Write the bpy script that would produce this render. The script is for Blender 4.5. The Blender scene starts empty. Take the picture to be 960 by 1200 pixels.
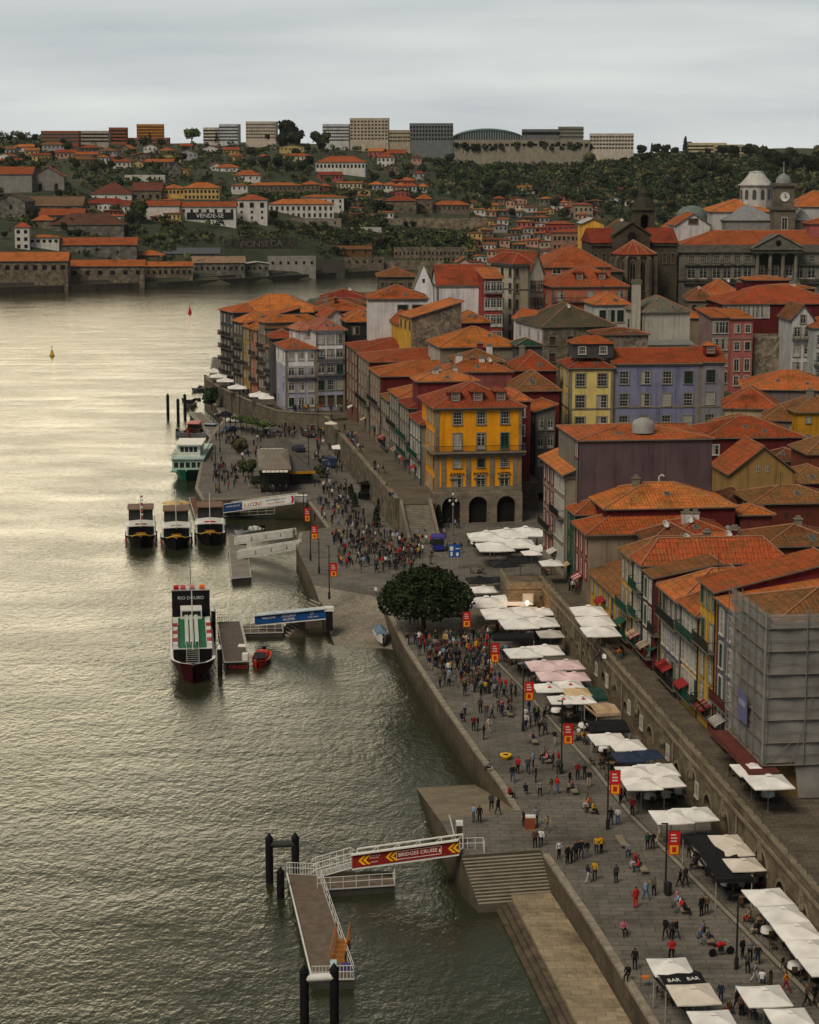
import bpy, math, random
from mathutils import Vector, Matrix
R = math.radians
rnd = random.Random(11)
S = bpy.context.scene
COL = S.collection
# ------------------------------------------------------------------ camera
CAMZ, FPX = 62.0, 2390.0
TH = math.atan(410 / FPX)
cT, sT = math.cos(TH), math.sin(TH)
cam = bpy.data.objects.new('camera', bpy.data.cameras.new('camera'))
COL.objects.link(cam)
cam.location = (0, 0, CAMZ)
cam.rotation_euler = (math.pi / 2 - TH, 0, 0)
cam.data.sensor_fit = 'HORIZONTAL'
cam.data.sensor_width = 36
cam.data.lens = 36 * FPX / 960
cam.data.clip_start = 1
cam.data.clip_end = 9000
S.camera = cam
# ------------------------------------------------------------------ sky, sun, exposure
SUN_AZ, SUN_EL = R(-146), R(50)      # azimuth measured from +Y towards +X
w = bpy.data.worlds.new('World'); S.world = w; w.use_nodes = True
nt = w.node_tree; nt.nodes.clear()
N = lambda t, **k: _n(nt, t, **k)
def _n(tree, t, **k):
 n = tree.nodes.new(t)
 for a, b in k.items(): setattr(n, a, b)
 return n
def math_node(tree, op, a, b=None, clamp=False):
 n = tree.nodes.new('ShaderNodeMath'); n.operation = op; n.use_clamp = clamp
 for i, v in enumerate((a, b)):
  if v is None: continue
  if isinstance(v, (int, float)): n.inputs[i].default_value = v
  else: tree.links.new(v, n.inputs[i])
 return n.outputs[0]
def mix_node(tree, fac, a, b, blend='MIX'):
 n = tree.nodes.new('ShaderNodeMix'); n.data_type = 'RGBA'; n.blend_type = blend
 for i, v in ((0, fac), (6, a), (7, b)):
  if isinstance(v, (int, float)): n.inputs[i].default_value = v
  elif isinstance(v, tuple): n.inputs[i].default_value = (v + (1,))[:4]
  else: tree.links.new(v, n.inputs[i])
 return n.outputs[2]
def ramp(tree, src, stops, interp='LINEAR'):
 n = tree.nodes.new('ShaderNodeValToRGB'); n.color_ramp.interpolation = interp
 e = n.color_ramp.elements
 while len(e) < len(stops): e.new(0.5)
 for i, (p, c) in enumerate(stops):
  e[i].position = p; e[i].color = ((c, c, c, 1) if isinstance(c, (int, float)) else (c + (1,))[:4])
 tree.links.new(src, n.inputs[0]); return n.outputs[0]
tc = N('ShaderNodeTexCoord'); sep = N('ShaderNodeSeparateXYZ'); nt.links.new(tc.outputs['Generated'], sep.inputs[0])
sky = N('ShaderNodeTexSky'); sky.sky_type = 'NISHITA'; sky.sun_disc = False
sky.sun_elevation = SUN_EL; sky.sun_rotation = SUN_AZ; sky.dust_density = 3.0; sky.altitude = 60
skyc = mix_node(nt, 1.0, sky.outputs[0], (0.09, 0.09, 0.09), 'MULTIPLY')
# overcast layer: grey gradient, soft cloud bands, an unseen warm patch ahead for the water glare
el = ramp(nt, math_node(nt, 'MULTIPLY', sep.outputs[2], 1.0, True),
          [(0.0, (.50, .52, .515)), (0.03, (.48, .505, .505)), (0.085, (.36, .385, .39)), (0.15, (.145, .155, .15)), (0.5, (.12, .13, .135)), (1.0, (.13, .145, .16))])
mp = N('ShaderNodeMapping'); mp.inputs['Scale'].default_value = (3.0, 3.0, 26.0)
nt.links.new(tc.outputs['Generated'], mp.inputs[0])
nz = N('ShaderNodeTexNoise'); nz.inputs['Scale'].default_value = 1.4; nz.inputs['Detail'].default_value = 5; nz.inputs['Roughness'].default_value = .5
nt.links.new(mp.outputs[0], nz.inputs['Vector'])
cl = ramp(nt, nz.outputs[0], [(0.34, (.84, .855, .88)), (0.5, (1.0, 1.0, 1.0)), (0.66, (1.16, 1.155, 1.12))])
cloud = mix_node(nt, 1.0, el, cl, 'MULTIPLY')
gd = Vector((math.sin(R(-16)) * math.cos(R(10.5)), math.cos(R(-16)) * math.cos(R(10.5)), math.sin(R(10.5))))
dp = N('ShaderNodeVectorMath', operation='DOT_PRODUCT'); nt.links.new(tc.outputs['Generated'], dp.inputs[0]); dp.inputs[1].default_value = gd
glow = ramp(nt, dp.outputs['Value'], [(0.935, 0.0), (0.972, 0.35), (0.993, 1.0)], 'EASE')
lowcut = ramp(nt, sep.outputs[2], [(0.083, 0.0), (0.15, 1.0)])
gl = math_node(nt, 'MULTIPLY', glow, lowcut)
warm = mix_node(nt, gl, cloud, (3.9, 3.35, 2.25))
front = math_node(nt, 'MULTIPLY', ramp(nt, sep.outputs[1], [(0.05, 0.0), (0.6, 1.0)]), ramp(nt, sep.outputs[2], [(0.14, 0.0), (0.28, 1.0)]))
warm = mix_node(nt, math_node(nt, 'MULTIPLY', front, .85), warm, (.115, .115, .08))      # added: unseen sky high ahead dimmed to darken the water's reflection
back = ramp(nt, math_node(nt, 'ADD', math_node(nt, 'MULTIPLY', sep.outputs[1], .5), .5), [(0.35, .55), (0.75, 1.0)])      # added: unseen sky behind the camera dimmed for deeper contrast
warm = mix_node(nt, 1.0, warm, back, 'MULTIPLY')
allc = mix_node(nt, 0.9, skyc, warm)
bg = N('ShaderNodeBackground'); bg.inputs[1].default_value = 1.0
nt.links.new(allc, bg.inputs[0])
wo = N('ShaderNodeOutputWorld'); nt.links.new(bg.outputs[0], wo.inputs[0])
sun = bpy.data.objects.new('sun', bpy.data.lights.new('sun', 'SUN')); COL.objects.link(sun)
sun.data.energy = 1.5; sun.data.angle = R(24); sun.data.color = (1.0, .86, .68)
sd = Vector((math.sin(SUN_AZ) * math.cos(SUN_EL), math.cos(SUN_AZ) * math.cos(SUN_EL), math.sin(SUN_EL)))
sun.rotation_euler = sd.to_track_quat('Z', 'Y').to_euler()
S.view_settings.view_transform = 'Standard'; S.view_settings.look = 'None'
S.view_settings.exposure = 0.56; S.view_settings.gamma = 1.0
S.cycles.max_bounces = 5; S.cycles.diffuse_bounces = 2; S.cycles.glossy_bounces = 3
S.cycles.use_denoising = True
S.cycles.sample_clamp_indirect = 5
# ------------------------------------------------------------------ measuring the place
def ray(u, v):
 a = (u - 480) / FPX; b = (600 - v) / FPX
 return Vector((a, cT + b * sT, -sT + b * cT))
def at_z(u, v, z):
 d = ray(u, v); t = (z - CAMZ) / d.z
 return Vector((d.x * t, d.y * t, z))
def at_y(u, v, y):
 d = ray(u, v); t = y / d.y
 return Vector((d.x * t, y, CAMZ + d.z * t))
def proj(p):
 x, y, z = p[0], p[1], p[2] - CAMZ
 dz = y * cT - z * sT
 yy = y * sT + z * cT
 return (480 + FPX * x / dz, 600 - FPX * yy / dz)
def at_line(u, v, P0, P1):          # ray against the vertical plane through P0, P1 (xy)
 d = ray(u, v); nx, ny = P1[1] - P0[1], -(P1[0] - P0[0])
 t = (nx * P0[0] + ny * P0[1]) / (nx * d.x + ny * d.y)
 return Vector((d.x * t, d.y * t, CAMZ + d.z * t))
def interp(x, pts):
 if x <= pts[0][0]: return pts[0][1]
 for (a, b), (c, d) in zip(pts, pts[1:]):
  if x <= c: return b + (d - b) * (x - a) / (c - a)
 return pts[-1][1]
# ------------------------------------------------------------------ materials
MATS = {}
def new_mat(name):
 m = bpy.data.materials.new(name); m.use_nodes = True
 t = m.node_tree; b = t.nodes['Principled BSDF']
 return m, t, b
def uvnode(t, sc=(1, 1, 1)):
 c = t.nodes.new('ShaderNodeTexCoord'); m = t.nodes.new('ShaderNodeMapping'); m.inputs['Scale'].default_value = sc
 t.links.new(c.outputs['UV'], m.inputs[0]); return m.outputs[0]
def objnode(t, sc=(1, 1, 1)):
 c = t.nodes.new('ShaderNodeTexCoord'); m = t.nodes.new('ShaderNodeMapping'); m.inputs['Scale'].default_value = sc
 t.links.new(c.outputs['Object'], m.inputs[0]); return m.outputs[0]
def worldpos(t, sc=(1, 1, 1)):
 c = t.nodes.new('ShaderNodeNewGeometry'); m = t.nodes.new('ShaderNodeMapping'); m.inputs['Scale'].default_value = sc
 t.links.new(c.outputs['Position'], m.inputs[0]); return m.outputs[0]
def noise(t, vec, scale, detail=3, rough=.55):
 n = t.nodes.new('ShaderNodeTexNoise'); n.inputs['Scale'].default_value = scale
 n.inputs['Detail'].default_value = detail; n.inputs['Roughness'].default_value = rough
 t.links.new(vec, n.inputs['Vector']); return n.outputs[0]
def bumpit(t, b, h, strength, dist):
 n = t.nodes.new('ShaderNodeBump'); n.inputs['Strength'].default_value = strength; n.inputs['Distance'].default_value = dist
 t.links.new(h, n.inputs['Height']); t.links.new(n.outputs[0], b.inputs['Normal'])
def sc3(c, k): return tuple(min(1, x * k) for x in c)
def mat(kind, c, rough=.8, **k):
 key = (kind, c, rough, tuple(sorted(k.items())))
 if key in MATS: return MATS[key]
 m, t, b = new_mat('%s %02x%02x%02x' % ((kind,) + tuple(int(255 * min(1, x) ** .45) for x in c[:3])))
 L = t.links; b.inputs['Roughness'].default_value = rough
 if kind != 'glass': b.inputs['Specular IOR Level'].default_value = .10
 if kind == 'plain':
  v = worldpos(t)
  f = ramp(t, noise(t, v, k.get('scale', .8)), [(.3, 1 - k.get('var', .18)), (.7, 1 + k.get('var', .18))])
  L.new(mix_node(t, 1.0, c, f, 'MULTIPLY'), b.inputs['Base Color'])
  b.inputs['Metallic'].default_value = k.get('metal', 0)
 elif kind == 'plaster':
  v = worldpos(t)
  f = ramp(t, noise(t, v, .35, 5), [(.3, .78), (.62, 1.06)])
  st = ramp(t, noise(t, worldpos(t, (1.7, 1.7, .10)), 1.0, 5, .65), [(.34, .58), (.50, 1.0)])
  x = mix_node(t, 1.0, c, f, 'MULTIPLY'); x = mix_node(t, .8, x, st, 'MULTIPLY')
  L.new(x, b.inputs['Base Color'])
 elif kind == 'tile':
  uv = uvnode(t)
  oi = t.nodes.new('ShaderNodeObjectInfo')
  big = noise(t, worldpos(t), .22, 5, .65)
  mot = ramp(t, big, [(.28, .5), (.46, .96), (.7, 1.12)])
  fine = ramp(t, noise(t, uvnode(t, (3.2, 1.4, 1)), 1.0, 3, .7), [(.32, .62), (.5, 1.0), (.68, 1.28)])
  br = t.nodes.new('ShaderNodeTexBrick'); br.offset = 0
  br.inputs['Color1'].default_value = (1, 1, 1, 1); br.inputs['Color2'].default_value = (.80, .80, .80, 1); br.inputs['Mortar'].default_value = (.42, .36, .34, 1)
  br.inputs['Scale'].default_value = 1; br.inputs['Mortar Size'].default_value = .045; br.inputs['Mortar Smooth'].default_value = .5
  br.inputs['Brick Width'].default_value = k.get('bw', 2.9); br.inputs['Row Height'].default_value = k.get('rh', .78)
  wob = t.nodes.new('ShaderNodeVectorMath'); wob.operation = 'ADD'
  nz = t.nodes.new('ShaderNodeTexNoise'); nz.inputs['Scale'].default_value = .6; L.new(uv, nz.inputs['Vector'])
  scl = t.nodes.new('ShaderNodeVectorMath'); scl.operation = 'SCALE'; scl.inputs['Scale'].default_value = .35
  L.new(nz.outputs['Color'], scl.inputs[0]); L.new(uv, wob.inputs[0]); L.new(scl.outputs[0], wob.inputs[1])
  L.new(wob.outputs[0], br.inputs['Vector'])
  alt = mix_node(t, ramp(t, noise(t, worldpos(t), .5, 4), [(.45, 0.0), (.62, .75)]), c, k.get('c2', (c[0] * .62, c[1] * 1.05, c[2] * 1.1)))
  hv = t.nodes.new('ShaderNodeHueSaturation'); L.new(alt, hv.inputs['Color'])
  L.new(math_node(t, 'ADD', math_node(t, 'MULTIPLY', oi.outputs['Random'], .020), .490), hv.inputs['Hue'])
  L.new(math_node(t, 'ADD', math_node(t, 'MULTIPLY', oi.outputs['Random'], .45), .80), hv.inputs['Value'])
  x = mix_node(t, 1.0, hv.outputs[0], mot, 'MULTIPLY'); x = mix_node(t, 1.0, x, fine, 'MULTIPLY'); x = mix_node(t, .85, x, br.outputs[0], 'MULTIPLY')
  L.new(x, b.inputs['Base Color'])
  wv = t.nodes.new('ShaderNodeTexWave'); wv.bands_direction = 'X'; wv.inputs['Scale'].default_value = .75; wv.inputs['Distortion'].default_value = .6
  L.new(uv, wv.inputs['Vector']); bumpit(t, b, wv.outputs[1], .55, .12)
 elif kind in ('ashlar', 'paving'):
  br = t.nodes.new('ShaderNodeTexBrick')
  d = k.get('dark', .8)
  br.inputs['Color1'].default_value = sc3(c, 1.08) + (1,); br.inputs['Color2'].default_value = sc3(c, d) + (1,); br.inputs['Mortar'].default_value = sc3(c, k.get('mortar', .55)) + (1,)
  br.inputs['Scale'].default_value = 1; br.inputs['Mortar Size'].default_value = k.get('ms', .02)
  br.inputs['Brick Width'].default_value = k.get('bw', 1.1); br.inputs['Row Height'].default_value = k.get('rh', .45)
  L.new(uvnode(t), br.inputs['Vector'])
  f = ramp(t, noise(t, worldpos(t), k.get('scale', .25), 6, .65), [(.3, k.get('lo', .55)), (.52, 1.0), (.72, 1.15)])
  f2 = ramp(t, noise(t, worldpos(t), 2.2, 4, .7), [(.3, .8), (.7, 1.15)])
  x = mix_node(t, 1.0, br.outputs[0], f, 'MULTIPLY'); x = mix_node(t, 1.0, x, f2, 'MULTIPLY')
  if k.get('moss'):
   z = t.nodes.new('ShaderNodeNewGeometry'); s = t.nodes.new('ShaderNodeSeparateXYZ'); L.new(z.outputs['Position'], s.inputs[0])
   zz = math_node(t, 'ADD', s.outputs[2], math_node(t, 'MULTIPLY', noise(t, worldpos(t), .6), 1.6))
   x = mix_node(t, ramp(t, math_node(t, 'MULTIPLY', zz, .25), [(.25, .85), (.62, 0.0)]), x, (.035, .038, .02))
  L.new(x, b.inputs['Base Color'])
  bumpit(t, b, br.outputs[1], -.4, .05)
 elif kind == 'rubble':
  vo = t.nodes.new('ShaderNodeTexVoronoi'); vo.inputs['Scale'].default_value = k.get('scale', 1.7)
  L.new(uvnode(t), vo.inputs['Vector'])
  hs = t.nodes.new('ShaderNodeSeparateColor'); L.new(vo.outputs['Color'], hs.inputs[0])
  f = ramp(t, hs.outputs[0], [(0, .55), (1, 1.35)])
  g = ramp(t, noise(t, worldpos(t), .3, 5), [(.3, .6), (.6, 1.1)])
  x = mix_node(t, 1.0, c, f, 'MULTIPLY'); x = mix_node(t, 1.0, x, g, 'MULTIPLY')
  L.new(x, b.inputs['Base Color'])
  bumpit(t, b, vo.outputs['Distance'], .5, .1)
 elif kind == 'wood':
  wv = t.nodes.new('ShaderNodeTexWave'); wv.bands_direction = k.get('dir', 'Y'); wv.wave_profile = 'SAW'; wv.inputs['Scale'].default_value = k.get('scale', 1.6)
  L.new(objnode(t), wv.inputs['Vector'])
  f = ramp(t, wv.outputs[1], [(0, .55), (.12, 1.0), (1, .9)])
  g = ramp(t, noise(t, worldpos(t), 1.2, 4), [(.3, .75), (.7, 1.2)])
  L.new(mix_node(t, 1.0, mix_node(t, 1.0, c, f, 'MULTIPLY'), g, 'MULTIPLY'), b.inputs['Base Color'])
 elif kind == 'leaf':
  oi = t.nodes.new('ShaderNodeObjectInfo'); g = t.nodes.new('ShaderNodeNewGeometry')
  f = ramp(t, g.outputs['Random Per Island'], [(0, .45), (.6, 1.0), (1, 1.7)])
  hv = t.nodes.new('ShaderNodeHueSaturation'); hv.inputs['Color'].default_value = c + (1,)
  L.new(math_node(t, 'ADD', math_node(t, 'MULTIPLY', oi.outputs['Random'], .05), .475), hv.inputs['Hue'])
  L.new(math_node(t, 'ADD', math_node(t, 'MULTIPLY', oi.outputs['Random'], .6), .7), hv.inputs['Value'])
  g2 = ramp(t, noise(t, worldpos(t), k.get('scale', .08), 3), [(.3, .65), (.7, 1.35)])
  L.new(mix_node(t, 1.0, mix_node(t, 1.0, hv.outputs[0], f, 'MULTIPLY'), g2, 'MULTIPLY'), b.inputs['Base Color'])
 elif kind == 'glass':
  b.inputs['Base Color'].default_value = c + (1,); b.inputs['Roughness'].default_value = .2
  b.inputs['IOR'].default_value = 1.4
 elif kind == 'net':
  f = ramp(t, noise(t, worldpos(t, (1, 1, 1)), .5, 5), [(.35, .75), (.65, 1.2)])
  L.new(mix_node(t, 1.0, c, f, 'MULTIPLY'), b.inputs['Base Color'])
  b.inputs['Alpha'].default_value = k.get('alpha', .7)
 elif kind == 'lamp':
  b.inputs['Base Color'].default_value = c + (1,)
  b.inputs['Emission Color'].default_value = c + (1,); b.inputs['Emission Strength'].default_value = k.get('e', 5)
 MATS[key] = m
 return m
# ------------------------------------------------------------------ mesh helpers
class MB:
 def __init__(s): s.v = []; s.f = []; s.m = []; s.sm = []; s.nf = []
 def face(s, pts, m=0, smooth=False):
  i = len(s.v); s.v += [tuple(p) for p in pts]; s.f.append(tuple(range(i, i + len(pts)))); s.m.append(m); s.sm.append(smooth)
 def faces(s, verts, faces, m=0, smooth=False):
  i = len(s.v); s.v += [tuple(p) for p in verts]
  for f in faces: s.f.append(tuple(i + a for a in f)); s.m.append(m); s.sm.append(smooth)
 def box(s, x0, x1, y0, y1, z0, z1, m=0, T=None):
  v = [(x0, y0, z0), (x1, y0, z0), (x1, y1, z0), (x0, y1, z0), (x0, y0, z1), (x1, y0, z1), (x1, y1, z1), (x0, y1, z1)]
  if T: v = [T @ Vector(p) for p in v]
  s.faces(v, [(3, 2, 1, 0), (4, 5, 6, 7), (0, 1, 5, 4), (1, 2, 6, 5), (2, 3, 7, 6), (3, 0, 4, 7)], m); return s
 def prism(s, poly, z0, z1, m=0, mside=None, bottom=True):      # poly ccw (x,y)
  a = sum(p[0] * q[1] - q[0] * p[1] for p, q in zip(poly, poly[1:] + poly[:1]))
  if a < 0: poly = poly[::-1]
  n = len(poly); zt = z1 if isinstance(z1, (list, tuple)) else [z1] * n
  if a < 0 and isinstance(z1, (list, tuple)): zt = list(z1)[::-1]
  v = [(p[0], p[1], z0) for p in poly] + [(p[0], p[1], z) for p, z in zip(poly, zt)]
  s.faces(v, [tuple(range(n, 2 * n))], m)
  if bottom: s.faces(v, [tuple(range(n - 1, -1, -1))], m)
  s.faces(v, [(i, (i + 1) % n, n + (i + 1) % n, n + i) for i in range(n)], m if mside is None else mside); return s
 def tube(s, pts, r, n=6, m=0, r1=None, caps=True, smooth=True):
  pts = [Vector(p) for p in pts]; rings = []
  for i, p in enumerate(pts):
   d = (pts[min(i + 1, len(pts) - 1)] - pts[max(i - 1, 0)]).normalized()
   a = d.cross(Vector((0, 0, 1))) if abs(d.z) < .95 else d.cross(Vector((0, 1, 0)))
   a.normalize(); b = d.cross(a)
   rr = r[i] if isinstance(r, (list, tuple)) else (r if r1 is None else r + (r1 - r) * i / max(1, len(pts) - 1))
   rings.append([p + (a * math.cos(6.28318 * k / n) + b * math.sin(6.28318 * k / n)) * rr for k in range(n)])
  v = [q for g in rings for q in g]; f = []
  for i in range(len(pts) - 1):
   for k in range(n): f.append((i * n + k, (i + 1) * n + k, (i + 1) * n + (k + 1) % n, i * n + (k + 1) % n))
  s.faces(v, f, m, smooth)
  if caps: s.faces(v, [tuple(range(n)), tuple(range(len(v) - 1, len(v) - n - 1, -1))], m)
  return s
 def lathe(s, prof, n=12, m=0, c=(0, 0, 0), smooth=True):
  v = []; f = []
  for r, z in prof:
   for k in range(n): v.append((c[0] + r * math.cos(6.28318 * k / n), c[1] + r * math.sin(6.28318 * k / n), c[2] + z))
  for i in range(len(prof) - 1):
   for k in range(n): f.append((i * n + k, i * n + (k + 1) % n, (i + 1) * n + (k + 1) % n, (i + 1) * n + k))
  s.faces(v, f, m, smooth); return s
 def mesh(s, name, mats):
  me = bpy.data.meshes.new(name); me.from_pydata(s.v, [], s.f)
  for x in mats: me.materials.append(x)
  me.polygons.foreach_set('material_index', s.m); me.polygons.foreach_set('use_smooth', s.sm)
  uv = me.uv_layers.new(name='UVMap'); data = [0.0] * (2 * len(me.loops)); li = 0
  Z = Vector((0, 0, 1))
  for f in s.f:
   p = [Vector(s.v[i]) for i in f]; n = Vector((0, 0, 0))
   for a, b in zip(p, p[1:] + p[:1]): n += a.cross(b)
   n = n.normalized() if n.length > 1e-9 else Z
   t = Z.cross(n)
   t = Vector((1, 0, 0)) if t.length < .05 else t.normalized()
   b2 = n.cross(t)
   for q in p:
    data[li] = q.dot(t); data[li + 1] = q.dot(b2); li += 2
  uv.data.foreach_set('uv', data); me.update(); return me
 def build(s, name, mats, parent=None, loc=None, rz=0):
  if not isinstance(mats, (list, tuple)): mats = [mats]
  return link(name, s.mesh(name, mats), parent, loc, rz)
def link(name, me, parent=None, loc=None, rz=0, scale=None):
 o = bpy.data.objects.new(name, me); COL.objects.link(o)
 if parent is not None: o.parent = parent
 if loc is not None: o.location = loc
 if rz: o.rotation_euler = (0, 0, rz)
 if scale is not None: o.scale = scale
 return o
THINGS = []     # (object, base label, anchor point) : labels are made unique at the end
def tag(o, label, cat, group=None, kind=None):
 o['label'] = label; o['category'] = cat
 if group: o['group'] = group
 if kind: o['kind'] = kind
 THINGS.append(o); return o
def thing(name, label, cat, loc=(0, 0, 0), rz=0, group=None):
 o = link(name, None, None, loc, rz); o.empty_display_size = .5
 return tag(o, label, cat, group)
def copy_tree(o, loc=None, rz=None, label=None, parent=None, objs=None):
 c = o.copy(); COL.objects.link(c)
 if parent is not None: c.parent = parent
 if loc is not None: c.location = loc
 if rz is not None: c.rotation_euler = (0, 0, rz)
 if label: c['label'] = label
 for ch in kids(o): copy_tree(ch, parent=c)
 if parent is None: THINGS.append(c)
 return c
KIDS = {}
def kids(o):
 return list(KIDS.get(o.name) or [])
_link0 = link
def link(name, me, parent=None, loc=None, rz=0, scale=None):
 o = _link0(name, me, parent, loc, rz, scale)
 if parent is not None: KIDS.setdefault(parent.name, []).append(o)
 return o
def struct(name, mb, mats):
 o = mb.build(name, mats); o['kind'] = 'structure'; return o
def text_mesh(txt, size, m, parent, T, name='lettering', ext=.01, align='CENTER', sx=1.0):
 c = bpy.data.curves.new('txt', 'FONT'); c.body = txt; c.size = size; c.align_x = align; c.align_y = 'CENTER'; c.extrude = ext
 c.resolution_u = 2; c.offset = 0
 o = bpy.data.objects.new('txt', c); COL.objects.link(o)
 dg = bpy.context.evaluated_depsgraph_get(); me = bpy.data.meshes.new_from_object(o.evaluated_get(dg))
 bpy.data.objects.remove(o); me.materials.clear(); me.materials.append(m)
 me.transform(T @ Matrix.Diagonal((sx, 1, 1, 1)))
 return link(name, me, parent)
UP_FRONT = Matrix.Rotation(math.pi / 2, 4, 'X')       # text in XY -> XZ facing -Y
# common materials
def c8(r, g, b): return tuple(((x / 255 + .055) / 1.055) ** 2.4 if x > 10 else x / 3294 for x in (r, g, b))
TILE = mat('tile', (.38, .092, .027), .85)
TILE_B = mat('tile', (.47, .12, .037), .8, bw=2.9)           # newer bright orange
TILE_R = mat('tile', (.31, .062, .026), .85)                # red
TILE_O = mat('tile', (.22, .085, .035), .9)                 # old brown
TILE_D = mat('tile', (.10, .07, .045), .9)                  # dark brown
CAP = mat('plain', (.34, .17, .10), .9)
STONE = mat('ashlar', (.24, .205, .155), .9)
STONE_D = mat('ashlar', (.13, .115, .09), .9)
GRAN = mat('plain', (.21, .185, .145), .9)
GRAN_D = mat('plain', (.15, .135, .11), .9)
RUB = mat('rubble', (.22, .185, .14), .95)
WHITE = mat('plaster', (.62, .60, .57), .8)
WOODW = mat('plain', (.43, .42, .38), .6)
GLASS = mat('glass', (.018, .022, .022))
GLASS_L = mat('glass', (.06, .07, .07))
CURT = mat('plain', (.30, .29, .26), .7)
IRON = mat('plain', (.018, .02, .018), .5)
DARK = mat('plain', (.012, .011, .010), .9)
DWOOD = mat('plain', (.07, .045, .028), .7)
GREENP = mat('plain', (.02, .085, .05), .5)
REDP = mat('plain', (.20, .018, .018), .5)
# ------------------------------------------------------------------ windows, doors (meshes shared by size)
WCACHE = {}
def win_mesh(w, h, style):
 key = (round(w, 2), round(h, 2), style)
 if key in WCACHE: return WCACHE[key]
 f = MB(); g = MB(); hw, hh = w / 2, h / 2
 st = style.split('_')
 stone = {'stone': GRAN, 'white': WOODW, 'red': REDP, 'dark': GRAN_D, 'none': None}.get(st[1] if len(st) > 1 else 'stone', GRAN)
 frame = {'w': WOODW, 'g': GREENP, 'r': REDP, 'd': DWOOD}.get(st[2] if len(st) > 2 else 'w', WOODW)
 k = st[0]; s = .16
 if stone:
  f.box(-hw - s, -hw, -.12, 0, -hh, hh + s, 0).box(hw, hw + s, -.12, 0, -hh, hh + s, 0)
  f.box(-hw, hw, -.118, 0, hh, hh + s, 0).box(-hw - s - .05, hw + s + .05, -.18, 0, -hh - .14, -hh, 0)
 b = .07
 f.box(-hw, -hw + b, -.07, 0, -hh, hh, 1).box(hw - b, hw, -.07, 0, -hh, hh, 1)
 f.box(-hw + b, hw - b, -.07, 0, hh - b, hh, 1).box(-hw + b, hw - b, -.07, 0, -hh, -hh + b, 1)
 if k == 'sash':
  f.box(-hw + b, hw - b, -.085, -.01, -.05, .05, 1)
  for q in (-hw / 3, hw / 3): f.box(q - .02, q + .02, -.065, -.01, -hh + b, hh - b, 1)
  for q in (-hh / 2, hh / 2): f.box(-hw + b, hw - b, -.06, -.01, q - .02, q + .02, 1)
 elif k == 'french':
  f.box(-.06, .06, -.08, -.01, -hh + b, hh - b, 1)
  f.box(-hw + b, hw - b, -.075, -.01, -hh + b, -hh + h * .24, 1)
  for q in (-.05, .18, .36): f.box(-hw + b, hw - b, -.065, -.01, h * q - .02, h * q + .02, 1)
  f.box(-hw + b, hw - b, -.078, -.01, h * .30 - .03, h * .30 + .05, 1)
 elif k == 'two':
  f.box(-.045, .045, -.08, -.01, -hh + b, hh - b, 1)
  f.box(-hw + b, hw - b, -.06, -.01, hh * .35 - .02, hh * .35 + .03, 1)
 elif k == 'door':
  f.box(-hw + b, hw - b, -.05, -.01, -hh + b, hh * .5, 1)
 g.box(-hw + b, hw - b, -.03, -.004, -hh + b, hh - b, 0)
 if st[-1] == 'c': g.box(-hw + b, -hw * .15, -.036, -.031, -hh + b, hh - b, 1)
 r = (f.mesh('window', [stone or WOODW, frame]), g.mesh('pane', [CURT if st[-1] == 'blind' else GLASS, CURT]))
 WCACHE[key] = r; return r
def far_win_mesh(w, h, style):
 key = ('far', round(w, 2), round(h, 2), style)
 if key in WCACHE: return WCACHE[key]
 g = MB(); g.box(-w / 2, w / 2, -.1, 0, -h / 2, h / 2, 0)
 if 'fr' in style:
  for a in ((-w / 2 - .2, -w / 2, -h / 2, h / 2 + .2), (w / 2, w / 2 + .2, -h / 2, h / 2 + .2), (-w / 2, w / 2, h / 2, h / 2 + .2), (-w / 2 - .2, w / 2 + .2, -h / 2 - .2, -h / 2)):
   g.box(a[0], a[1], -.16, 0, a[2], a[3], 1)
 r = (g.mesh('window', [DARK if 'd' in style else GLASS, GRAN if 'fr' in style else GLASS]), None)
 WCACHE[key] = r; return r
def put_win(parent, face, a, z, w, h, style, W, D, far=False):
 me, pn = far_win_mesh(w, h, style) if far else win_mesh(w, h, style)
 if face == 'F': loc, rz = (a, 0, z), 0
 elif face == 'L': loc, rz = (0, a, z), -math.pi / 2
 else: loc, rz = (W, a, z), math.pi / 2
 nm = 'door' if style.startswith('door') else 'window'
 o = link(nm, me, parent, loc, rz)
 if pn: link('pane', pn, o)
 return o
RAILC = {}
def rail_mesh(length, dep, col):
 key = (round(length, 2), round(dep, 2), col)
 if key in RAILC: return RAILC[key]
 m = MB(); m.box(-length / 2, length / 2, -dep, 0, -.16, 0, 0); g = MB()
 for y0, y1, x0, x1 in ((-dep, -dep + .04, -length / 2, length / 2), (-dep, 0, -length / 2, -length / 2 + .04), (-dep, 0, length / 2 - .04, length / 2)):
  g.box(x0, x1, y0, y1, .95, 1.02, 0).box(x0, x1, y0, y1, .1, .14, 0)
 n = max(3, int(length / .16))
 for i in range(n + 1):
  x = -length / 2 + .02 + (length - .04) * i / n
  g.box(x - .018, x + .018, -dep, -dep + .03, .02, .95, 0)
 c = {'i': IRON, 'g': mat('plain', (.012, .06, .04), .5), 'b': mat('plain', (.03, .05, .12), .6), 'r': mat('plain', (.09, .015, .015), .6)}[col]
 r = (m.mesh('balcony', [GRAN_D]), g.mesh('railing', [c])); RAILC[key] = r; return r
def balcony(parent, face, a, z, length, dep, col, W, D):
 m, g = rail_mesh(length, dep, col)
 if face == 'F': loc, rz = (a, 0, z), 0
 elif face == 'L': loc, rz = (0, a, z), -math.pi / 2
 else: loc, rz = (W, a, z), math.pi / 2
 o = link('balcony', m, parent, loc, rz); link('railing', g, o); return o
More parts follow.
